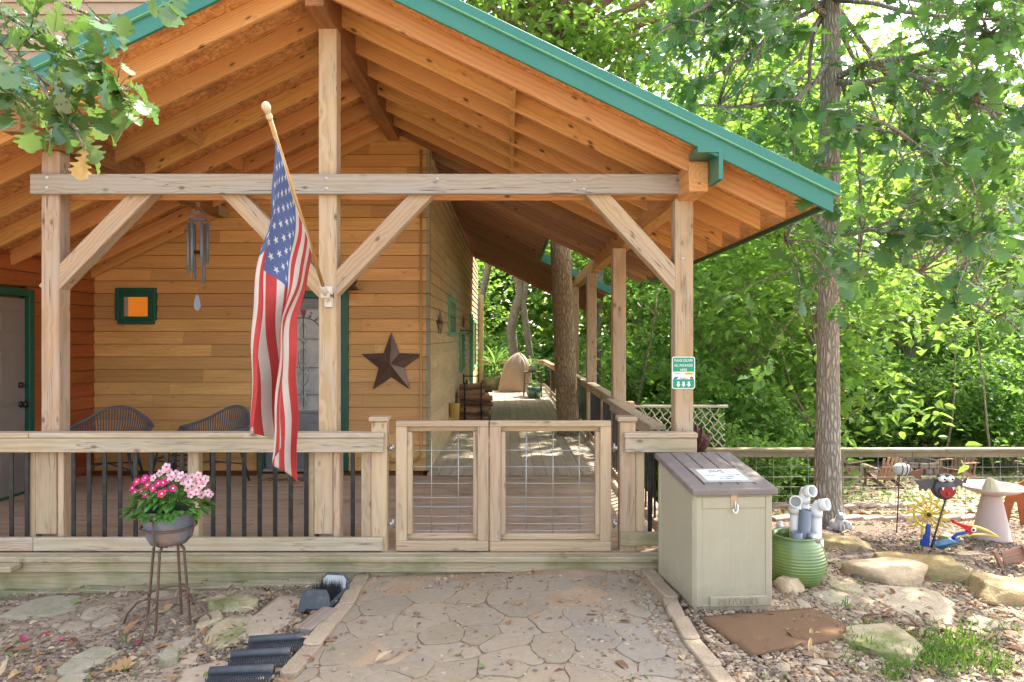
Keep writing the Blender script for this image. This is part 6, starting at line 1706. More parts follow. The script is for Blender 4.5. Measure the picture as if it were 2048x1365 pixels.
# step stool with plants
c = Vector((.70, 18.6, 0)); so_ = empty('step_stool', c, 'narrow wooden plant stool before the covered grill', 'stool')
MB().box(.42, .86, 18.4, 18.7, .64, .67).build('top', M['woodgrey'], so_, .004); MB().box(.44, .88, 18.38, 18.7, .33, .35).build('step', M['woodgrey'], so_, .004)
for (xa, ya) in ((.43, 18.4), (.85, 18.4), (.43, 18.7), (.85, 18.7)): MB().beam((xa + (-.03 if xa < .6 else .03), ya, 0), (xa, ya, .64), .035, .035, (0, 1, 0)).build('leg', M['woodgrey'], so_)
def potted(px, py, D, r, h, mat, label, plabel, pr=.25, ph=.4, nl=60, spiky=False, seed=1, z=None):
    x = (px - CX) / F * D; z = (CZ - (py - CY) / F * D) if z is None else z
    o = MB().lathe([(.001, 0), (r * .7, 0), (r, h * .6), (r * .98, h), (r * .88, h), (r * .86, h * .85), (.001, h * .86)], (x, D, z), 22).build('pot', M[mat], None, loc=(x, D, z)); tag(o, label, 'pot')
    rr = random.Random(seed); m = MB()
    for i in range(nl):
        an = rr.uniform(0, 6.28); el = rr.uniform(.5, 1.35) if spiky else rr.uniform(-.1, 1.3); d = Vector((math.cos(an) * math.cos(el), math.sin(an) * math.cos(el), math.sin(el)))
        if spiky: leaf_mesh(m, Vector((x, D, z + h)) + Vector((0, 0, .25 * rr.random() * ph)), d, (0, 0, 1), ph * rr.uniform(.7, 1.1), .035, rr.random(), .2, 0, .6)
        else: leaf_mesh(m, Vector((x, D, z + h)) + d * (pr * rr.random()), d, (0, 0, 1), pr * .5, pr * .14, rr.random())
    o = m.build('potted_plant', M['leaf_bush'], None, loc=(x, D, z + h)); tag(o, plabel, 'plant')
potted(990, 757, 21.0, .11, .22, 'pot_pink', 'dusty pink pot on the rim of the olive pot at the far railing', 'tall spiky plant at the far end of the side deck', .3, .75, 34, True, 3, z=.36)
potted(988, 776, 20.7, .30, .40, 'pot_olive', 'wide olive mottled pot at the far end beside the railing', 'trailing leaves spilling from the wide olive pot', .3, .2, 70, False, 4, z=0)
potted(1068, 790, 18.0, .22, .30, 'pot_teal', 'round teal glazed pot on the deck before the plant stool', 'low leafy plant in the teal pot', .16, .26, 70, False, 5, z=0)
potted(1064, 745, 18.55, .13, .17, 'lightgrey', 'pale pot on top of the plant stool', 'trailing houseplant on the plant stool', .2, .2, 50, False, 6, z=.67)
# ------------------------------------------------------------------ ground sheet
def ground_sheet():
    xs = np.concatenate([np.linspace(-120, -9, 14), np.arange(-8, 9.01, .1), np.linspace(10, 140, 40)])
    ys = np.concatenate([np.linspace(-60, 1, 14), np.arange(1.1, 10.01, .1), np.arange(10.4, 30, .4), np.linspace(31, 220, 24)])
    V = []; nx, ny = len(xs), len(ys)
    for y in ys:
        for x in xs:
            z = ground_z(x, y)
            a = .018 if y < 8 else .05
            z += (mnoise.noise((x * 1.3, y * 1.3, 3.3)) * a + mnoise.noise((x * 5, y * 5, 1.7)) * .010)
            if -1.72 < x < 1.62 and 2.0 < y < 5.2: z -= .03
            if y > 5.05 and x < 1.5: z -= .25
            V.append((x, y, z))
    V = np.array(V); i = np.arange(nx * ny).reshape(ny, nx)
    Fx = np.stack([i[:-1, :-1], i[:-1, 1:], i[1:, 1:], i[1:, :-1]], -1).reshape(-1, 4)
    o = mesh_np('ground', V, Fx, M['ground'], smooth_=True); tag(o, kind='structure')
ground_sheet()
# ------------------------------------------------------------------ foliage helpers
def unit(a): return a / (np.linalg.norm(a, axis=-1, keepdims=True) + 1e-9)
def kite_leaves(C, D, U, L, Wd, fold=.25):
    D = unit(D); S = unit(np.cross(D, U)); N = np.cross(S, D); L = L[:, None]; Wd = Wd[:, None]
    d = N * L * .14
    mid = lambda t: C + D * L * t - d * t * t
    up_ = N * Wd * fold
    V = np.stack([C, mid(.26) - S * Wd * .82 + up_, mid(.62) - S * Wd * .74 + up_, mid(1.0), mid(.62) + S * Wd * .74 + up_, mid(.26) + S * Wd * .82 + up_], 1).reshape(-1, 3); n = len(C); b = np.arange(n)[:, None] * 6
    Fx = np.concatenate([b + np.array([[0, 3, 2, 1]]), b + np.array([[0, 5, 4, 3]])], 1).reshape(-1, 4)
    return V, Fx
def foliage(name, C, mat, parent, L, aspect=.30, rng=None, loc=None, up=.5, clump=None):
    n = len(C); D = rng.normal(size=(n, 3)); D[:, 2] = D[:, 2] * .45 - .25
    U = rng.normal(size=(n, 3)) * (1 - up) + np.array([0, 0, 1.0])
    Ls = L * rng.uniform(.6, 1.25, n); V, Fx = kite_leaves(C, D, U, Ls, Ls * aspect)
    r = np.repeat(np.clip(rng.uniform(0, 1, n) * .6 + (clump if clump is not None else .5) * .4, 0, 1), 6)
    return mesh_np(name, V, Fx, mat, parent, loc, r)
def crown_points(rng, rx, ry, zc, rz, ncl, per, spread, flat=.35, hollow=.35):
    P = []; Q = []; Cn = []
    for _ in range(ncl):
        d = rng.normal(size=3); d /= np.linalg.norm(d); q = rng.uniform(hollow, 1) ** .6
        c = np.array([d[0] * rx * q, d[1] * ry * q, zc + d[2] * rz * q]); k = int(per * rng.uniform(.5, 1.4)); sp = spread * rng.uniform(.6, 1.3)
        g = rng.normal(size=(k, 3)) * np.array([sp, sp, sp * flat]); g[:, 2] -= .22 * (g[:, 0] ** 2 + g[:, 1] ** 2) / sp
        P.append(c + g); Q.append(np.full(k, rng.uniform(0, 1))); Cn.append(c)
    return np.concatenate(P), np.concatenate(Q), Cn
def wavy(p0, p1, n, amp, rng, sagv=0):
    p0, p1 = Vector(p0), Vector(p1); ph = rng.uniform(0, 6.28, 3)
    return [p0.lerp(p1, t) + Vector((amp * math.sin(t * 5 + ph[0]) * min(1, t * 3), amp * math.sin(t * 4.3 + ph[1]) * min(1, t * 3), sagv * math.sin(math.pi * t))) for t in np.linspace(0, 1, n)]

# ------------------------------------------------------------------ forest trees
def forest_tree(seed, h, rx, zc, rz, ncl, per, leaf, lean=(0, 0), r0=.16, name='forest_tree'):
    rng = np.random.default_rng(seed)
    t = empty(name, (0, 0, 0), 'leafy forest tree in the dense woods beyond the yard and deck', 'tree', 'forest trees')
    m = MB(); tr = wavy((0, 0, -.3), (lean[0], lean[1], h * .9), 12, .16, rng); m.tube(tr, [r0 * (1.25 - .95 * i / 11) for i in range(12)], 9)
    P, Q, Cn = crown_points(rng, rx, rx, zc, rz, ncl, per, .62)
    P[:, 0] += lean[0] * P[:, 2] / h; P[:, 1] += lean[1] * P[:, 2] / h
    for c in Cn[::2]:
        c = Vector(c) + Vector((lean[0], lean[1], 0)) * (c[2] / h); k = max(2, min(10, int((c.z - 1.2) / h * 11))); m.tube(wavy(tr[k], c, 6, .10, rng), [r0 * .32, r0 * .26, r0 * .2, r0 * .15, r0 * .1, r0 * .05], 5)
    m.build('trunk', M['bark_far'], t)
    foliage('crown', P, M['leaf_far'], t, leaf, .32, rng, clump=Q)
    return t
def shrub(seed, h, r, n, leaf, mat='leaf_bush', sp=.26):
    rng = np.random.default_rng(seed)
    t = empty('forest_shrub', (0, 0, 0), 'leafy green shrub in the undergrowth of the woods', 'shrub', 'shrubs in the undergrowth')
    P, Q, Cn = crown_points(rng, r, r, h * .5, h * .55, int(n / 90), 90, sp, .4, .1); k = P[:, 2] > -.2
    m = MB()
    for c in Cn[::3]: m.tube(wavy((c[0] * .2, c[1] * .2, -.2), c, 5, .05, rng), [.016, .013, .010, .007, .004], 5)
    m.build('stems', M['bark_far'], t)['kind'] = 'stuff'; foliage('foliage', P[k], M[mat], t, leaf, .34, rng, clump=Q[k])
    return t
T = [forest_tree(101, 11, 2.6, 7.2, 4.2, 60, 100, .24, (.3, -.2)), forest_tree(102, 12.5, 3.0, 7.8, 4.8, 70, 100, .25, (-.5, .3), .2), forest_tree(103, 9.5, 2.4, 5.6, 3.9, 56, 100, .23, (.6, .1), .13)]
Bs = [shrub(201, 2.3, 1.2, 2600, .16), shrub(202, 2.8, 1.4, 3200, .18), shrub(203, 1.8, 1.3, 2400, .14)]
kT = [kids(o) for o in T]; kB = [kids(o) for o in Bs]
usedT = [0] * 3; usedB = [0] * 3
rr = random.Random(77)
def place(lst, kd, used, k, x, y, s, rz, dz=0):
    o = lst[k]
    if used[k]: o = dup(o, children=kd[k])
    used[k] = 1; o.location = (x, y, ground_z(x, y) + dz); o.rotation_euler.z = rz; o.scale = (s, s, s * rr.uniform(.92, 1.1)); return o
for (x, y, k, s) in ((5.6, 12.6, 2, .85), (5.6, 16.4, 0, .9), (8.6, 18.5, 1, 1.0), (7.2, 22.5, 1, 1.05), (14.5, 25, 0, 1.25), (6.4, 31.5, 0, 1.15), (7.6, 28.5, 0, 1.3), (12.2, 30.5, 1, 1.3), (18, 32.5, 1, 1.4), (24, 30, 0, 1.4), (5.4, 35, 1, 1.3), (-4.5, 30, 0, 1.2), (29, 36, 1, 1.5), (23, 40, 2, 1.6), (-3.5, 36, 2, 1.5)):
    place(T, kT, usedT, k, x, y, s, rr.uniform(0, 6.28))
bl_ = [(3.3, 9.7, 2, .62), (4.1, 10.6, 0, .75), (2.7, 11.0, 0, .85), (3.9, 12.4, 2, .9), (2.9, 13.2, 1, .95), (4.0, 13.4, 0, 1.0), (5.6, 14.2, 1, .95), (2.9, 15.6, 1, 1.1), (4.3, 17, 1, 1.1), (2.8, 18.2, 0, 1.2), (2.2, 23.4, 1, 1.1), (.4, 24.2, 0, 1.2), (-1.2, 24.5, 1, 1.15), (3.8, 20.5, 0, 1.2),
      (6.6, 17.8, 1, 1.0), (7.9, 19.6, 0, 1.05), (9.3, 20.4, 1, 1.0), (10.8, 20.6, 2, 1.25), (12.3, 20.0, 0, 1.1), (13.8, 18.8, 1, 1.0), (15.2, 17.4, 0, 1.05), (16.2, 16.0, 1, .9), (8.6, 22.4, 1, 1.3), (11.5, 22.8, 1, 1.35), (14.6, 21.8, 1, 1.35), (17.6, 20.0, 1, 1.3), (12.6, 12.4, 0, .85), (14, 14.0, 1, .9), (6.2, 20.2, 1, 1.25), (18.8, 17.8, 1, 1.1), (20.5, 22, 1, 1.4), (5.4, 23, 1, 1.4), (3.4, 26, 1, 1.4), (-.6, 28, 1, 1.3), (1.6, 31, 1, 1.6), (9.5, 26, 1, 1.7), (16.5, 25.5, 1, 1.6), (13.2, 28, 1, 1.6), (20, 28, 1, 1.7), (7.2, 32, 1, 1.8), (-3.2, 28, 1, 1.5)]
for (x, y, k, s) in bl_: place(Bs, kB, usedB, k, x, y, s, rr.uniform(0, 6.28), .05)
# the woods going on behind, too far to count
rng = np.random.default_rng(5); n = 52000
X = rng.uniform(-34, 52, n); Y = 44 + rng.uniform(0, 9, n) + np.abs(X) * .05; gz_ = np.array([ground_z(0, y) for y in np.linspace(30, 80, 51)])
Z = np.interp(Y, np.linspace(30, 80, 51), gz_) + rng.uniform(0, 1, n) ** .8 * (17 + 3 * np.sin(X * .5) + 2 * np.sin(X * 1.3))
o = foliage('distant_woods', np.stack([X, Y, Z], 1), M['leaf_far'], None, .85, .38, rng, loc=(0, 44, 0)); tag(o, kind='stuff')

# slim saplings standing among the shrubs
SAP = None
for (px, py0, D, hgt, ln) in ((1272, 900, 12.0, 3.6, .3), (1552, 900, 15.0, 5, -.5), (1885, 880, 19.0, 5.5, .8), (1760, 890, 21.0, 6, -.9), (1480, 880, 13.5, 4.5, .4), (1990, 880, 18.0, 5, -.6)):
    x = (px - CX) / F * D; z = ground_z(x, D); sp = empty('sapling', (x, D, z), 'slim bare stemmed sapling among the shrubs beyond the fence', 'tree', 'slim saplings'); rg = np.random.default_rng(px); m = MB(); tr = wavy((x, D, z - .1), (x + ln, D + .2, z + hgt), 9, .10, rg); m.tube(tr, [.035 * (1.1 - .09 * i) for i in range(9)], 7); C = []
    for i in range(4, 9):
        for _ in range(2):
            c = tr[i] + Vector((rg.normal() * .6, rg.normal() * .5, rg.uniform(-.1, .6))); m.tube(wavy(tr[i], c, 4, .04, rg), [.012, .009, .006, .003], 4); C.append(np.array(c) + rg.normal(size=(40, 3)) * np.array([.3, .3, .12]))
    m.build('stem', M['bark_far'], sp); foliage('crown', np.concatenate(C), M['leaf_bush'], sp, .15, .34, rg)

# curved trunks seen past the end of the side deck
for (pts, rad, lb) in (([(1034, 790), (1027, 700), (1022, 660), (1030, 620), (1040, 590), (1036, 560), (1024, 520), (1020, 440)], 10, 'slender curving tree trunk rising behind the far railing left of the covered grill'), ([(1066, 760), (1060, 710), (1053, 660), (1046, 610), (1052, 560), (1066, 520), (1070, 440)], 7, 'thinner curving tree trunk rising directly behind the covered grill'), ([(952, 760), (950, 690), (955, 640), (962, 600), (970, 565), (980, 520), (985, 440)], 8, 'curving tree trunk by the far corner of the cabin')):
    D = 25.5; P = [W(a, b, D) for a, b in pts]; e = empty('curved_tree', P[0], lb, 'tree'); s_ = F / D; P = [Vector((P[0].x, P[0].y, ground_z(P[0].x, D) - .2))] + P
    k = len(P); rg = np.random.default_rng(int(rad)); m = MB(); m.tube(P, [rad / s_ * (1.15 - .5 * i / k) for i in range(k)], 10)
    C = []
    for i in range(5):
        c = P[-1] + Vector((rg.uniform(-1.6, 1.6), rg.uniform(-1, 1), rg.uniform(-.6, 2))); m.tube(wavy(P[-2], c, 5, .1, rg), [.06, .05, .04, .03, .015], 5); C.append(np.array(c) + rg.normal(size=(260, 3)) * np.array([.6, .6, .3]))
    m.build('trunk', M['bark_far'], e); foliage('crown', np.concatenate(C), M['leaf_far'], e, .2, .32, rg)

# ------------------------------------------------------------------ tree growing through the deck
D = 11.3; s_ = F / D
dt = empty('deck_tree', W(1137, 870, D), 'thick leaning tree trunk growing up through the side deck and the porch roof', 'tree')
rng = np.random.default_rng(40); m = MB()
b0 = W(1140, 980, D); pts = [b0, W(1137, 868, D), W(1131, 740, D), W(1126, 620, D), W(1121, 490, D), W(1113, 300, D), W(1104, 95, D)]
m.tube(pts, [.21, .185, .178, .172, .168, .155, .15], 20)
fk = pts[-1]
LB = [([fk, W(1088, 40, D), W(1075, -60, D), W(1060, -260, D)], .10), ([fk, W(1122, 30, D), W(1140, -50, D), W(1180, -240, D)], .10), ([W(1107, 180, D), W(1060, 150, D - .2), W(1000, 120, D - .3), W(930, 60, D - .5)], .07), ([W(1100, 80, D), W(1050, 40, D), W(990, 20, D + .3), W(900, -30, D + .5)], .06),
      ([fk, W(1180, 120, D + .3), W(1260, 90, D + .6), W(1330, 60, D + .8)], .055)]
for P, r0 in LB: m.tube(P, [r0 * (1 - .22 * i) for i in range(len(P))], 10)
C = []; Q = []
for P, r0 in LB:
    for _ in range(9):
        i = rng.integers(1, len(P)); c = P[i] + Vector(rng.normal(size=3) * np.array([.9, .9, .55])); m.tube(wavy(P[i], c, 5, .06, rng), [.03, .025, .02, .013, .006], 5); k = 120
        C.append(np.array(c) + rng.normal(size=(k, 3)) * np.array([.42, .42, .2])); Q.append(np.full(k, rng.uniform(0, 1)))
for _ in range(70):   # rest of the crown, above the roof
    c = np.array([rng.uniform(-2.6, 5), rng.uniform(8.6, 14.5), rng.uniform(7.2, 12)]); k = 130; C.append(c + rng.normal(size=(k, 3)) * np.array([.5, .5, .25])); Q.append(np.full(k, rng.uniform(0, 1)))
    if rng.uniform() < .5: m.tube(wavy(fk, c, 6, .15, rng), [.07, .06, .05, .035, .02, .008], 5)
m.build('trunk', M['bark_warm'], dt); foliage('crown', np.concatenate(C), M['leaf_far'], dt, .17, .34, rng, clump=np.concatenate(Q))
# big dark limb reaching in over the roof from a neighbouring tree
D = 16; e = empty('limbed_tree', W(1190, 700, D), 'tree with dark slanting limbs seen above the green roof edge', 'tree')
rng = np.random.default_rng(44); m = MB(); P = [Vector((W(1180, 700, D).x, D, ground_z(2, D) - .3)), W(1195, 500, D), W(1215, 260, D), W(1245, 120, D), W(1290, 20, D), W(1320, -90, D)]
m.tube(P, [.17, .16, .13, .105, .085, .06], 10)
LB = [([W(1222, 200, D), W(1300, 110, D - .3), W(1380, 60, D - .6), W(1480, 20, D - .8)], .06), ([W(1205, 330, D), W(1150, 240, D), W(1120, 150, D + .4), W(1060, 80, D + .6)], .05)]
C = []; Q = []
for Pp, r0 in LB + [(P[3:], .08)]:
    if r0 < .08: m.tube(Pp, [r0 * (1 - .22 * i) for i in range(len(Pp))], 8)
    for _ in range(14):
        i = rng.integers(0, len(Pp)); c = Pp[i] + Vector(rng.normal(size=3) * np.array([1.1, .9, .7])); m.tube(wavy(Pp[i], c, 5, .06, rng), [.03, .025, .02, .013, .006], 5); C.append(np.array(c) + rng.normal(size=(130, 3)) * np.array([.5, .5, .25])); Q.append(np.full(130, rng.uniform(0, 1)))
m.build('trunk', M['bark'], e); foliage('crown', np.concatenate(C), M['leaf_far'], e, .19, .34, rng, clump=np.concatenate(Q))

# ------------------------------------------------------------------ lobed oak leaves
HALF = [(.0, .010), (.10, .014), (.15, .05), (.21, .15), (.24, .155), (.27, .06), (.34, .075), (.40, .225), (.43, .225), (.46, .10), (.52, .13), (.58, .33), (.62, .335), (.65, .19), (.70, .24), (.76, .37), (.79, .355), (.82, .24), (.88, .27), (.91, .25), (.94, .13), (.98, .10), (1.0, .0)]
def oak_leaves(C, D, U, L, rng, r):
    D = unit(D); S = unit(np.cross(D, U)); N = np.cross(S, D); n = len(C); cols = []
    bend = rng.uniform(.0, .32, n)[:, None]; fold = rng.uniform(.0, .40, n)[:, None]; wav = rng.uniform(-.05, .05, (n, 1)); wk = rng.uniform(.75, 1.1, (n, 1))
    for (t, w_) in HALF:
        mid = C + D * (L[:, None] * t) - N * (L[:, None] * bend * t * t)
        for sg_ in (-1, 0, 1):
            ww = w_ * L[:, None] * wk; cols.append(mid + S * (sg_ * ww) + N * (abs(sg_) * ww * fold + (wav * L[:, None] * math.sin(t * 9) if sg_ else 0)))
    V = np.stack(cols, 1); k = len(HALF); Fx = []
    for i in range(k - 1): Fx += [(3 * i, 3 * i + 1, 3 * i + 4, 3 * i + 3), (3 * i + 1, 3 * i + 2, 3 * i + 5, 3 * i + 4)]
    Fx = (np.arange(n)[:, None, None] * (3 * k) + np.array(Fx)[None]).reshape(-1, 4)
    return V.reshape(-1, 3), Fx, np.repeat(r, 3 * k)
def oak_foliage(name, tips, per, L, mat, parent, rng, back=None, loc=None):
    C = []; D = []; U = []; R_ = []
    for i, t in enumerate(tips):
        k = int(per * rng.uniform(.6, 1.3)); out = np.array(back[i]) if back is not None else rng.normal(size=3)
        out = out / (np.linalg.norm(out) + 1e-6); cl = rng.uniform(0, 1)
        for j in range(k):
            d = out * rng.uniform(.2, 1.0) + rng.normal(size=3) * .75; d[2] -= .45
            C.append(np.array(t) - out * rng.uniform(0, .28) + rng.normal(size=3) * .03); D.append(d); U.append(np.array([0, 0, 1.0]) + rng.normal(size=3) * .45); R_.append(np.clip(cl * .4 + rng.uniform(0, 1) * .6, 0, 1))
    C, D, U, R_ = map(np.array, (C, D, U, R_)); V, Fx, r = oak_leaves(C, D, U, L * rng.uniform(.65, 1.2, len(C)), rng, R_)
    return mesh_np(name, V, Fx, mat, parent, loc, r, True)
D = 7.0; s_ = F / D; g0 = GP(1653, 1053); rng = np.random.default_rng(61)
ok = empty('oak_tree', g0, 'oak tree with rough grey trunk and lobed leaves at the garden edge', 'tree'); D = g0.y + .12
TP = [(1653, 1085), (1654, 1050), (1655, 1000), (1655, 900), (1656, 760), (1657, 620), (1658, 470), (1658, 300), (1661, 150), (1663, 0), (1666, -220), (1672, -480)]
TR = [44, 32, 26.5, 24, 21.5, 19.5, 20, 20, 18.5, 17.5, 15, 11]
tp = [W(a, b, D) for a, b in TP]; m = MB(); m.tube(tp, [q / F * D for q in TR], 24)
LIMB = [([(1660, 165), (1720, 130), (1800, 118), (1900, 95), (2020, 60)], [D, D - .3, D - .8, D - 1.3, D - 2], .038), ([(1659, 165), (1730, 165), (1820, 150), (1900, 175), (1990, 230)], [D, D - .4, D - .9, D - 1.5, D - 2.1], .034), ([(1660, 110), (1635, 160), (1590, 200), (1500, 215), (1400, 210)], [D, D - .3, D - .7, D - 1.1, D - 1.4], .032),
        ([(1662, 40), (1600, -10), (1520, -20), (1420, 10), (1320, 60)], [D, D - .2, D - .5, D - .8, D - 1.1], .036), ([(1658, 300), (1690, 260), (1720, 250), (1800, 270), (1900, 330)], [D, D - .5, D - 1.0, D - 1.6, D - 2.0], .026), ([(1658, 330), (1640, 330), (1610, 390), (1590, 450), (1560, 500)], [D, D - .4, D - .9, D - 1.3, D - 1.5], .022),
        ([(1657, 470), (1690, 470), (1740, 460), (1850, 470), (1980, 500)], [D, D - .5, D - 1.1, D - 1.7, D - 2.2], .028), ([(1657, 440), (1640, 440), (1650, 520), (1640, 560), (1620, 590)], [D, D - .5, D - .9, D - 1.1, D - 1.2], .018), ([(1664, -80), (1740, -120), (1850, -100), (1950, -60), (2080, 20)], [D, D - .3, D - .7, D - 1.2, D - 1.8], .04),
        ([(1657, 480), (1720, 500), (1800, 520), (1930, 600), (2030, 650)], [D, D + .4, D + .2, D - .4, D - .8], .024)]
limbs = []
for P, Ds, r0 in LIMB:
    pp = [W(a, b, d) for (a, b), d in zip(P, Ds)]; limbs.append(pp); k = len(pp); m.tube(pp, [r0 * (1 - .18 * i) for i in range(k)], 8)
nodes = [pp[i].lerp(pp[i + 1], t) for pp in limbs for i in range(1, len(pp) - 1) for t in (0, .33, .66)]
tips = []; back = []
def want(px, py):
    if px < 1330 and py > 150: return 0
    if 1612 < px < 1702 and py < 185: return .12
    if 1700 < px < 1790 and 110 < py < 245: return .12
    if 1735 < px < 1835 and -5 < py < 95: return .25
    roof = 193 + (px - 1300) * .49
    if px < 1690 and py > roof - 15 and not (px > 1545 and py > 480): return .03 if px < 1640 else .5
    if py < 420: return 1.0 if px > 1500 else .75
    if py < 520: return .95 if px > 1600 else .5
    if py < 640: return .55 if px > 1880 else (.55 if 1560 < px < 1740 else .12)
    if py < 820 and px > 1930: return .18
    return 0
while len(tips) < 330:
    px, py = rng.uniform(1300, 2110), rng.uniform(-60, 830)
    if rng.uniform() > want(px, py): continue
    d = rng.uniform(4.7, 8.2) if px > 1500 else rng.uniform(5.8, 8.2)
    p = W(px, py, d); q = min(nodes, key=lambda v: (v - p).length)
    m.tube(wavy(q, p, 5, .03, rng, .04), [.010, .008, .0065, .005, .003], 5); tips.append(p); back.append(p - q + Vector((0, 0, -.1)))
up_nodes = [tp[-1], tp[-2], tp[-3]]
for _ in range(300):   # unseen upper crown above the view, added to shade the yard
    c = Vector((tp[-1].x + rng.normal() * 1.9 + .7, D - .6 + rng.normal() * 1.7, rng.uniform(5.2, 9.4)))
    if c.y > 4.5: tips.append(c); back.append(c - tp[-1])
for c in tips[-300::4]: m.tube(wavy(min(up_nodes, key=lambda v: (v - c).length), c, 5, .1, rng), [.03, .025, .02, .014, .006], 5)
m.build('trunk', M['bark'], ok)
oak_foliage('crown', tips, 7.5, .20, M['leaf_oak'], ok, rng, back)

# ------------------------------------------------------------------ oak branch hanging in at the top left
rng = np.random.default_rng(73); D = 3.3
ob = empty('oak_branch', W(0, 60, D), 'shiny lobed oak branch hanging into the top left corner before the roof', 'tree branch')
m = MB(); main = [([(-420, -260), (-200, -120), (-60, -10), (60, 60), (150, 120), (230, 190)], D), ([(-200, -120), (-40, 60), (60, 140), (130, 190), (180, 250)], D - .1), ([(-60, -10), (80, -10), (180, 30), (240, 70)], D + .1), ([(-40, 60), (-10, 130), (30, 190), (60, 220)], D), ([(60, 140), (110, 210), (150, 260), (170, 300)], D - .12), ([(-200, -120), (0, -60), (120, -60), (220, -20)], D + .15)]
nd = []
for P, d in main:
    pp = [W(a, b, d) for a, b in P]; m.tube(pp, [.013 * (1 - .8 * i / len(pp)) for i in range(len(pp))], 6); nd += [pp[i].lerp(pp[i + 1], t) for i in range(1, len(pp) - 1) for t in (0, .5)] + [pp[-1]]
tips = []; back = []
SP = [(20, 25), (60, 20), (110, 15), (150, 40), (180, 15), (30, 70), (80, 65), (130, 80), (185, 60), (215, 80), (15, 120), (60, 115), (110, 120), (150, 130), (205, 110), (20, 170), (70, 165), (120, 165), (165, 175), (205, 165), (240, 195), (30, 215), (85, 205), (135, 215), (180, 215), (225, 225), (262, 215), (60, 235), (120, 245), (160, 265), (190, 260), (150, 285), (215, 255), (185, 290), (265, 175), (45, 45), (95, 40), (140, 100), (10, 195), (225, 30), (0, 60), (-30, 100), (-30, 180), (70, -30), (140, -30), (200, -40), (385, -18), (285, 228), (296, 212), (255, 150), (240, 120), (275, 200), (60, 90), (100, 190), (200, 190)]
for (a, b) in SP:
    p = W(a + rng.uniform(-8, 8), b + rng.uniform(-8, 8), D + rng.uniform(-.25, .25)); q = min(nd, key=lambda v: (v - p).length); m.tube(wavy(q, p, 4, .006, rng), [.004, .003, .0025, .0015], 5); tips.append(p); back.append(p - q + Vector((.10, 0, -.10)))
m.build('twigs', M['bark'], ob)['kind'] = 'stuff'
oak_foliage('leaves', tips, 3.6, .175, M['leaf_front'], ob, rng, back)['kind'] = 'stuff'
C = np.array([W(172, 292, D - .1)]); V, Fx, r = oak_leaves(C, np.array([[-.15, -.1, -1.0]]), np.array([[.3, -1, .2]]), np.array([.165]), rng, np.array([.4])); mesh_np('dry_leaf', V, Fx, M['leaf_dry'], ob, None, r, True)
# ------------------------------------------------------------------ gravel, chips, leaves and grass
rng = np.random.default_rng(90)
ICO = None
def scatter_px(n, test, rng, x=(0, 2048), y=(1100, 1365)):
    out = []
    while len(out) < n:
        px, py = rng.uniform(*x), rng.uniform(*y)
        if rng.uniform() < test(px, py):
            p = GP(px, py); out.append(p)
    return out
def pebbles(name, pts, size, mat, rng, flat=.6):
    base = np.array([(0, 0, 1), (.894, 0, .447), (.276, .851, .447), (-.724, .526, .447), (-.724, -.526, .447), (.276, -.851, .447), (.724, .526, -.447), (-.276, .851, -.447), (-.894, 0, -.447), (-.276, -.851, -.447), (.724, -.526, -.447), (0, 0, -1)])
    fc = np.array([(0, 1, 2), (0, 2, 3), (0, 3, 4), (0, 4, 5), (0, 5, 1), (1, 6, 2), (2, 7, 3), (3, 8, 4), (4, 9, 5), (5, 10, 1), (2, 6, 7), (3, 7, 8), (4, 8, 9), (5, 9, 10), (1, 10, 6), (11, 7, 6), (11, 8, 7), (11, 9, 8), (11, 10, 9), (11, 6, 10)])
    n = len(pts); C = np.array([tuple(p) for p in pts]); s = size * rng.lognormal(0, .45, n)
    B = base[None] * (1 + rng.normal(size=(n, 12, 1)) * .14) * np.stack([rng.uniform(.75, 1.3, n), rng.uniform(.75, 1.3, n), rng.uniform(flat * .7, flat * 1.2, n)], 1)[:, None]
    an = rng.uniform(0, 6.28, n); c, s2 = np.cos(an)[:, None], np.sin(an)[:, None]
    V = np.stack([B[..., 0] * c - B[..., 1] * s2, B[..., 0] * s2 + B[..., 1] * c, B[..., 2]], -1) * s[:, None, None] + C[:, None] + np.array([0, 0, .2 * size])
    Fx = (np.arange(n)[:, None, None] * 12 + fc[None]).reshape(-1, 3)
    o = mesh_np(name, V.reshape(-1, 3), Fx, mat, None, (0, 4, 0), np.repeat(rng.uniform(0, 1, n), 12), False); tag(o, kind='stuff'); return o
def edge_x(py): return 1297 + (py - 1140) * .655      # right edging line
def edge_l(py): return 722 - (py - 1150) * .72
def t_gravel(px, py):
    if px > edge_x(py) + 22: return (1.0 if px < 1760 and py > 1150 else .25) * (1 if py > 1120 else .1)
    if px < edge_l(py) - 20: return .34 if px > 250 else .20
    if edge_x(py) - 75 < px < edge_x(py) - 20: return .40
    return .02
pebbles('gravel', scatter_px(9500, t_gravel, rng), .0105, M['pebble'], rng)
def t_joint(px, py): return 1.0 if edge_l(py) + 25 < px < edge_x(py) - 20 and (py < 1185 or px > 1150) else (.035 if edge_l(py) + 25 < px < edge_x(py) - 20 else 0)
pebbles('loose_grit', scatter_px(1300, t_joint, rng, (700, 1460)), .007, M['pebble'], rng)
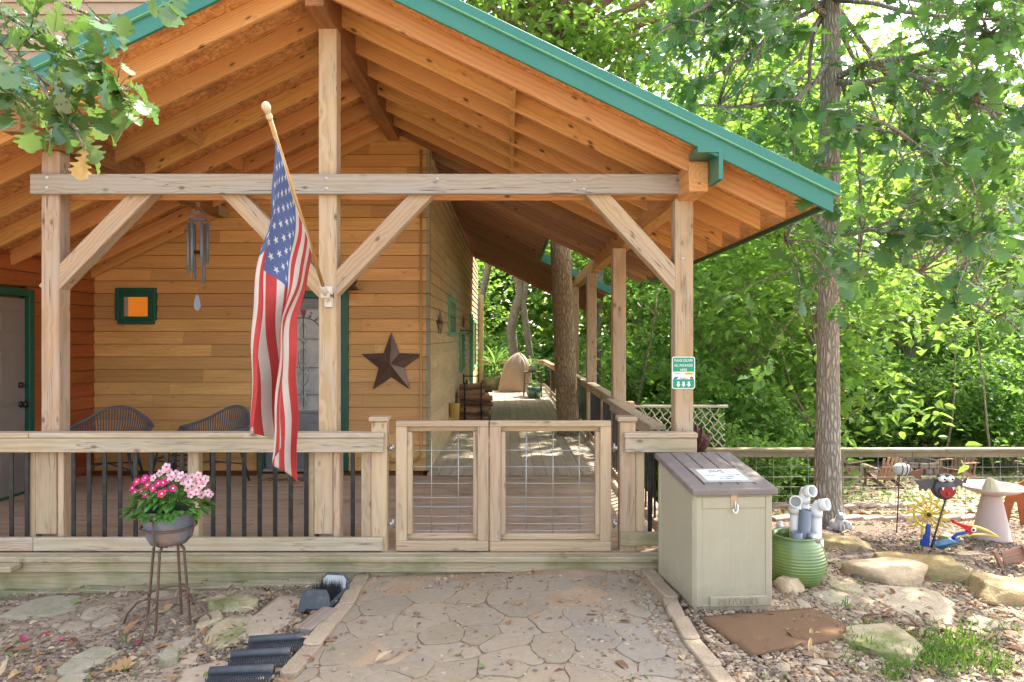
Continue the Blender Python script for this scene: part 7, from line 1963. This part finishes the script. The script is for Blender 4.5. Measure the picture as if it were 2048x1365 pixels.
def chips(name, pts, L, Wd, mat, rng, tilt=.25, curl=False):
    n = len(pts); C = np.array([tuple(p) for p in pts]) + np.array([0, 0, .008]); an = rng.uniform(0, 6.28, n)
    D = np.stack([np.cos(an), np.sin(an), rng.normal(size=n) * tilt], 1); U = np.stack([rng.normal(size=n) * tilt, rng.normal(size=n) * tilt, np.ones(n)], 1)
    Ls = L * rng.lognormal(0, .35, n); V, Fx = kite_leaves(C, D, U, Ls, Wd * rng.uniform(.6, 1.4, n), .5 if curl else .15)
    o = mesh_np(name, V, Fx, mat, None, (0, 5, 0), np.repeat(rng.uniform(0, 1, n), 6)); tag(o, kind='stuff'); return o
def t_mulch(px, py):
    if px > 1560 and py < 1105 - (px < 1640) * 30: return 1.0
    if px > 1950 and py < 1150: return 1.0
    if px < edge_l(py) - 15: return .13 if py > 1185 else .06
    if px > edge_x(py) + 25: return .14
    return .01
chips('mulch_chips', scatter_px(11000, t_mulch, rng, (0, 2048), (1042, 1365)), .034, .008, M['chip'], rng, .35)
def t_leaf(px, py):
    if px > 1560 and py < 1110: return .8
    if px > 1560 and py > 1150: return .3
    if px < edge_l(py): return .16
    return .02
chips('fallen_leaves', scatter_px(900, t_leaf, rng, (0, 2048), (1000, 1365)), .065, .018, M['drysleaf'], rng, .35, True)
def t_far(px, py): return 1.0
chips('far_leaf_litter', scatter_px(2600, lambda a, b: 1.0, rng, (1400, 2048), (930, 1040)), .10, .03, M['drysleaf'], rng, .35, True)
def blades(name, pts, h, rng, nb=9, w=.005):
    C = np.repeat(np.array([tuple(p) for p in pts]), nb, 0); n = len(C); C[:, :2] += rng.normal(size=(n, 2)) * .03
    an = rng.uniform(0, 6.28, n); D = np.stack([np.cos(an) * rng.uniform(.1, .9, n), np.sin(an) * rng.uniform(.1, .9, n), np.ones(n)], 1); U = np.stack([np.cos(an), np.sin(an), np.zeros(n)], 1) * -1 + rng.normal(size=(n, 3)) * .2
    Ls = h * rng.uniform(.4, 1.2, n); V, Fx = kite_leaves(C, D, U, Ls, np.full(n, w), .2)
    o = mesh_np(name, V, Fx, M['grass'], None, (0, 4, 0), np.repeat(rng.uniform(0, 1, n), 6)); tag(o, kind='stuff'); return o
def t_grass(px, py):
    g = 0
    for (x, y, rx, ry, k) in ((1880, 1310, 130, 45, 1), (1940, 1280, 60, 30, .7), (1730, 1290, 35, 40, 1), (1790, 1345, 60, 25, .8), (1860, 1240, 40, 20, .5), (2020, 1265, 40, 12, .5), (1700, 1215, 25, 14, .5), (1372, 1215, 8, 18, .8), (1310, 1225, 10, 14, .5), (215, 1300, 10, 18, .35), (255, 1345, 14, 12, .4), (258, 1280, 10, 8, .3), (1545, 1120, 10, 30, .5), (1990, 1340, 60, 25, .8)):
        g = max(g, k * math.exp(-((px - x) / rx) ** 2 - ((py - y) / ry) ** 2))
    return g * g
blades('grass_tufts', scatter_px(190, t_grass, rng, (150, 2048), (1080, 1365)), .075, rng, 6)
blades('far_grass', scatter_px(600, lambda a, b: .5 + .5 * mnoise.noise((a * .02, b * .06, 2)) if b > 930 else .0, rng, (1400, 2048), (925, 1010)), .085, rng, 7, .009)
# three fallen pieces worth telling apart
for (px, py, mt, lb, L, d) in ((222, 1352, 'leaf_dry', 'large dry tan leaf lying at the bottom left edge', .16, (1, .5, .1)), (1955, 1046, 'leaf_oak', 'broad green fallen leaf on the mulch left of the bird bath', .20, (.8, .3, .5))):
    p = GP(px, py) + Vector((-.06, 0, .02)); V, Fx, r = oak_leaves(np.array([p]), np.array([d]), np.array([[0, -.6, 1.0]]), np.array([L]), rng, np.array([.3])); o = mesh_np('fallen_leaf', V, Fx, M[mt], None, p, r, True); tag(o, lb, 'leaf')
for (px, py) in ((92, 1272), (48, 1285), (46, 1278), (278, 1289), (120, 1284)):
    p = GP(px, py) + Vector((0, 0, .012)); m = MB()
    for k in range(4):
        an = k * 1.5 + px; m.add([p, p + Vector((.018 * math.cos(an - .5), .018 * math.sin(an - .5), .004)), p + Vector((.026 * math.cos(an), .026 * math.sin(an), .007)), p + Vector((.018 * math.cos(an + .5), .018 * math.sin(an + .5), .004))], [(0, 1, 2, 3)])
    o = m.build('fallen_flower', M['petal_pink'], None, loc=p); tag(o, 'pink flower head fallen on the dirt left of the iron stand', 'flower', 'fallen pink flowers')
EXPO = 2.4
# ------------------------------------------------------------------ camera, light, world
cam = bpy.data.cameras.new('camera'); co = bpy.data.objects.new('camera', cam); COL.objects.link(co)
co.location = (0, 0, CZ); co.rotation_euler = (R(90), 0, 0)
cam.sensor_width = 36; cam.lens = F / 2048 * 36
cam.shift_x = (1024 - CX) / 2048; cam.shift_y = -(682.5 - CY) / 2048
cam.clip_end = 600; cam.clip_start = .05
scene.camera = co
SUN_EL, SUN_AZ = 56, 46           # azimuth from +Y towards +X
w = bpy.data.worlds.new('World'); scene.world = w; w.use_nodes = True
nt = w.node_tree; bg = nt.nodes['Background']
sky = nt.nodes.new('ShaderNodeTexSky'); sky.sky_type = 'NISHITA'; sky.sun_disc = False
sky.sun_elevation = R(SUN_EL); sky.sun_rotation = R(SUN_AZ); sky.dust_density = 3.0; sky.ozone_density = .6; sky.air_density = 1.0
hs = nt.nodes.new('ShaderNodeHueSaturation'); hs.inputs['Saturation'].default_value = .62
nt.links.new(sky.outputs[0], hs.inputs['Color']); nt.links.new(hs.outputs[0], bg.inputs[0]); bg.inputs[1].default_value = .15
sl = bpy.data.lights.new('sun', 'SUN'); so = bpy.data.objects.new('sun', sl); COL.objects.link(so)
sl.energy = 3.1; sl.angle = R(.8); sl.color = (1, .93, .82)
d = Vector((math.sin(R(SUN_AZ)) * math.cos(R(SUN_EL)), math.cos(R(SUN_AZ)) * math.cos(R(SUN_EL)), math.sin(R(SUN_EL))))
so.rotation_euler = d.to_track_quat('Z', 'Y').to_euler()
scene.view_settings.view_transform = 'Standard'; scene.view_settings.look = 'None'
scene.view_settings.exposure = EXPO; scene.view_settings.gamma = 1
scene.render.engine = 'CYCLES'
cy = scene.cycles
cy.use_denoising = True
cy.max_bounces = 8; cy.diffuse_bounces = 5; cy.transmission_bounces = 4; cy.glossy_bounces = 3; cy.transparent_max_bounces = 4
cy.sample_clamp_indirect = 6; cy.caustics_reflective = False; cy.caustics_refractive = False
cy.use_adaptive_sampling = True; cy.adaptive_threshold = .02
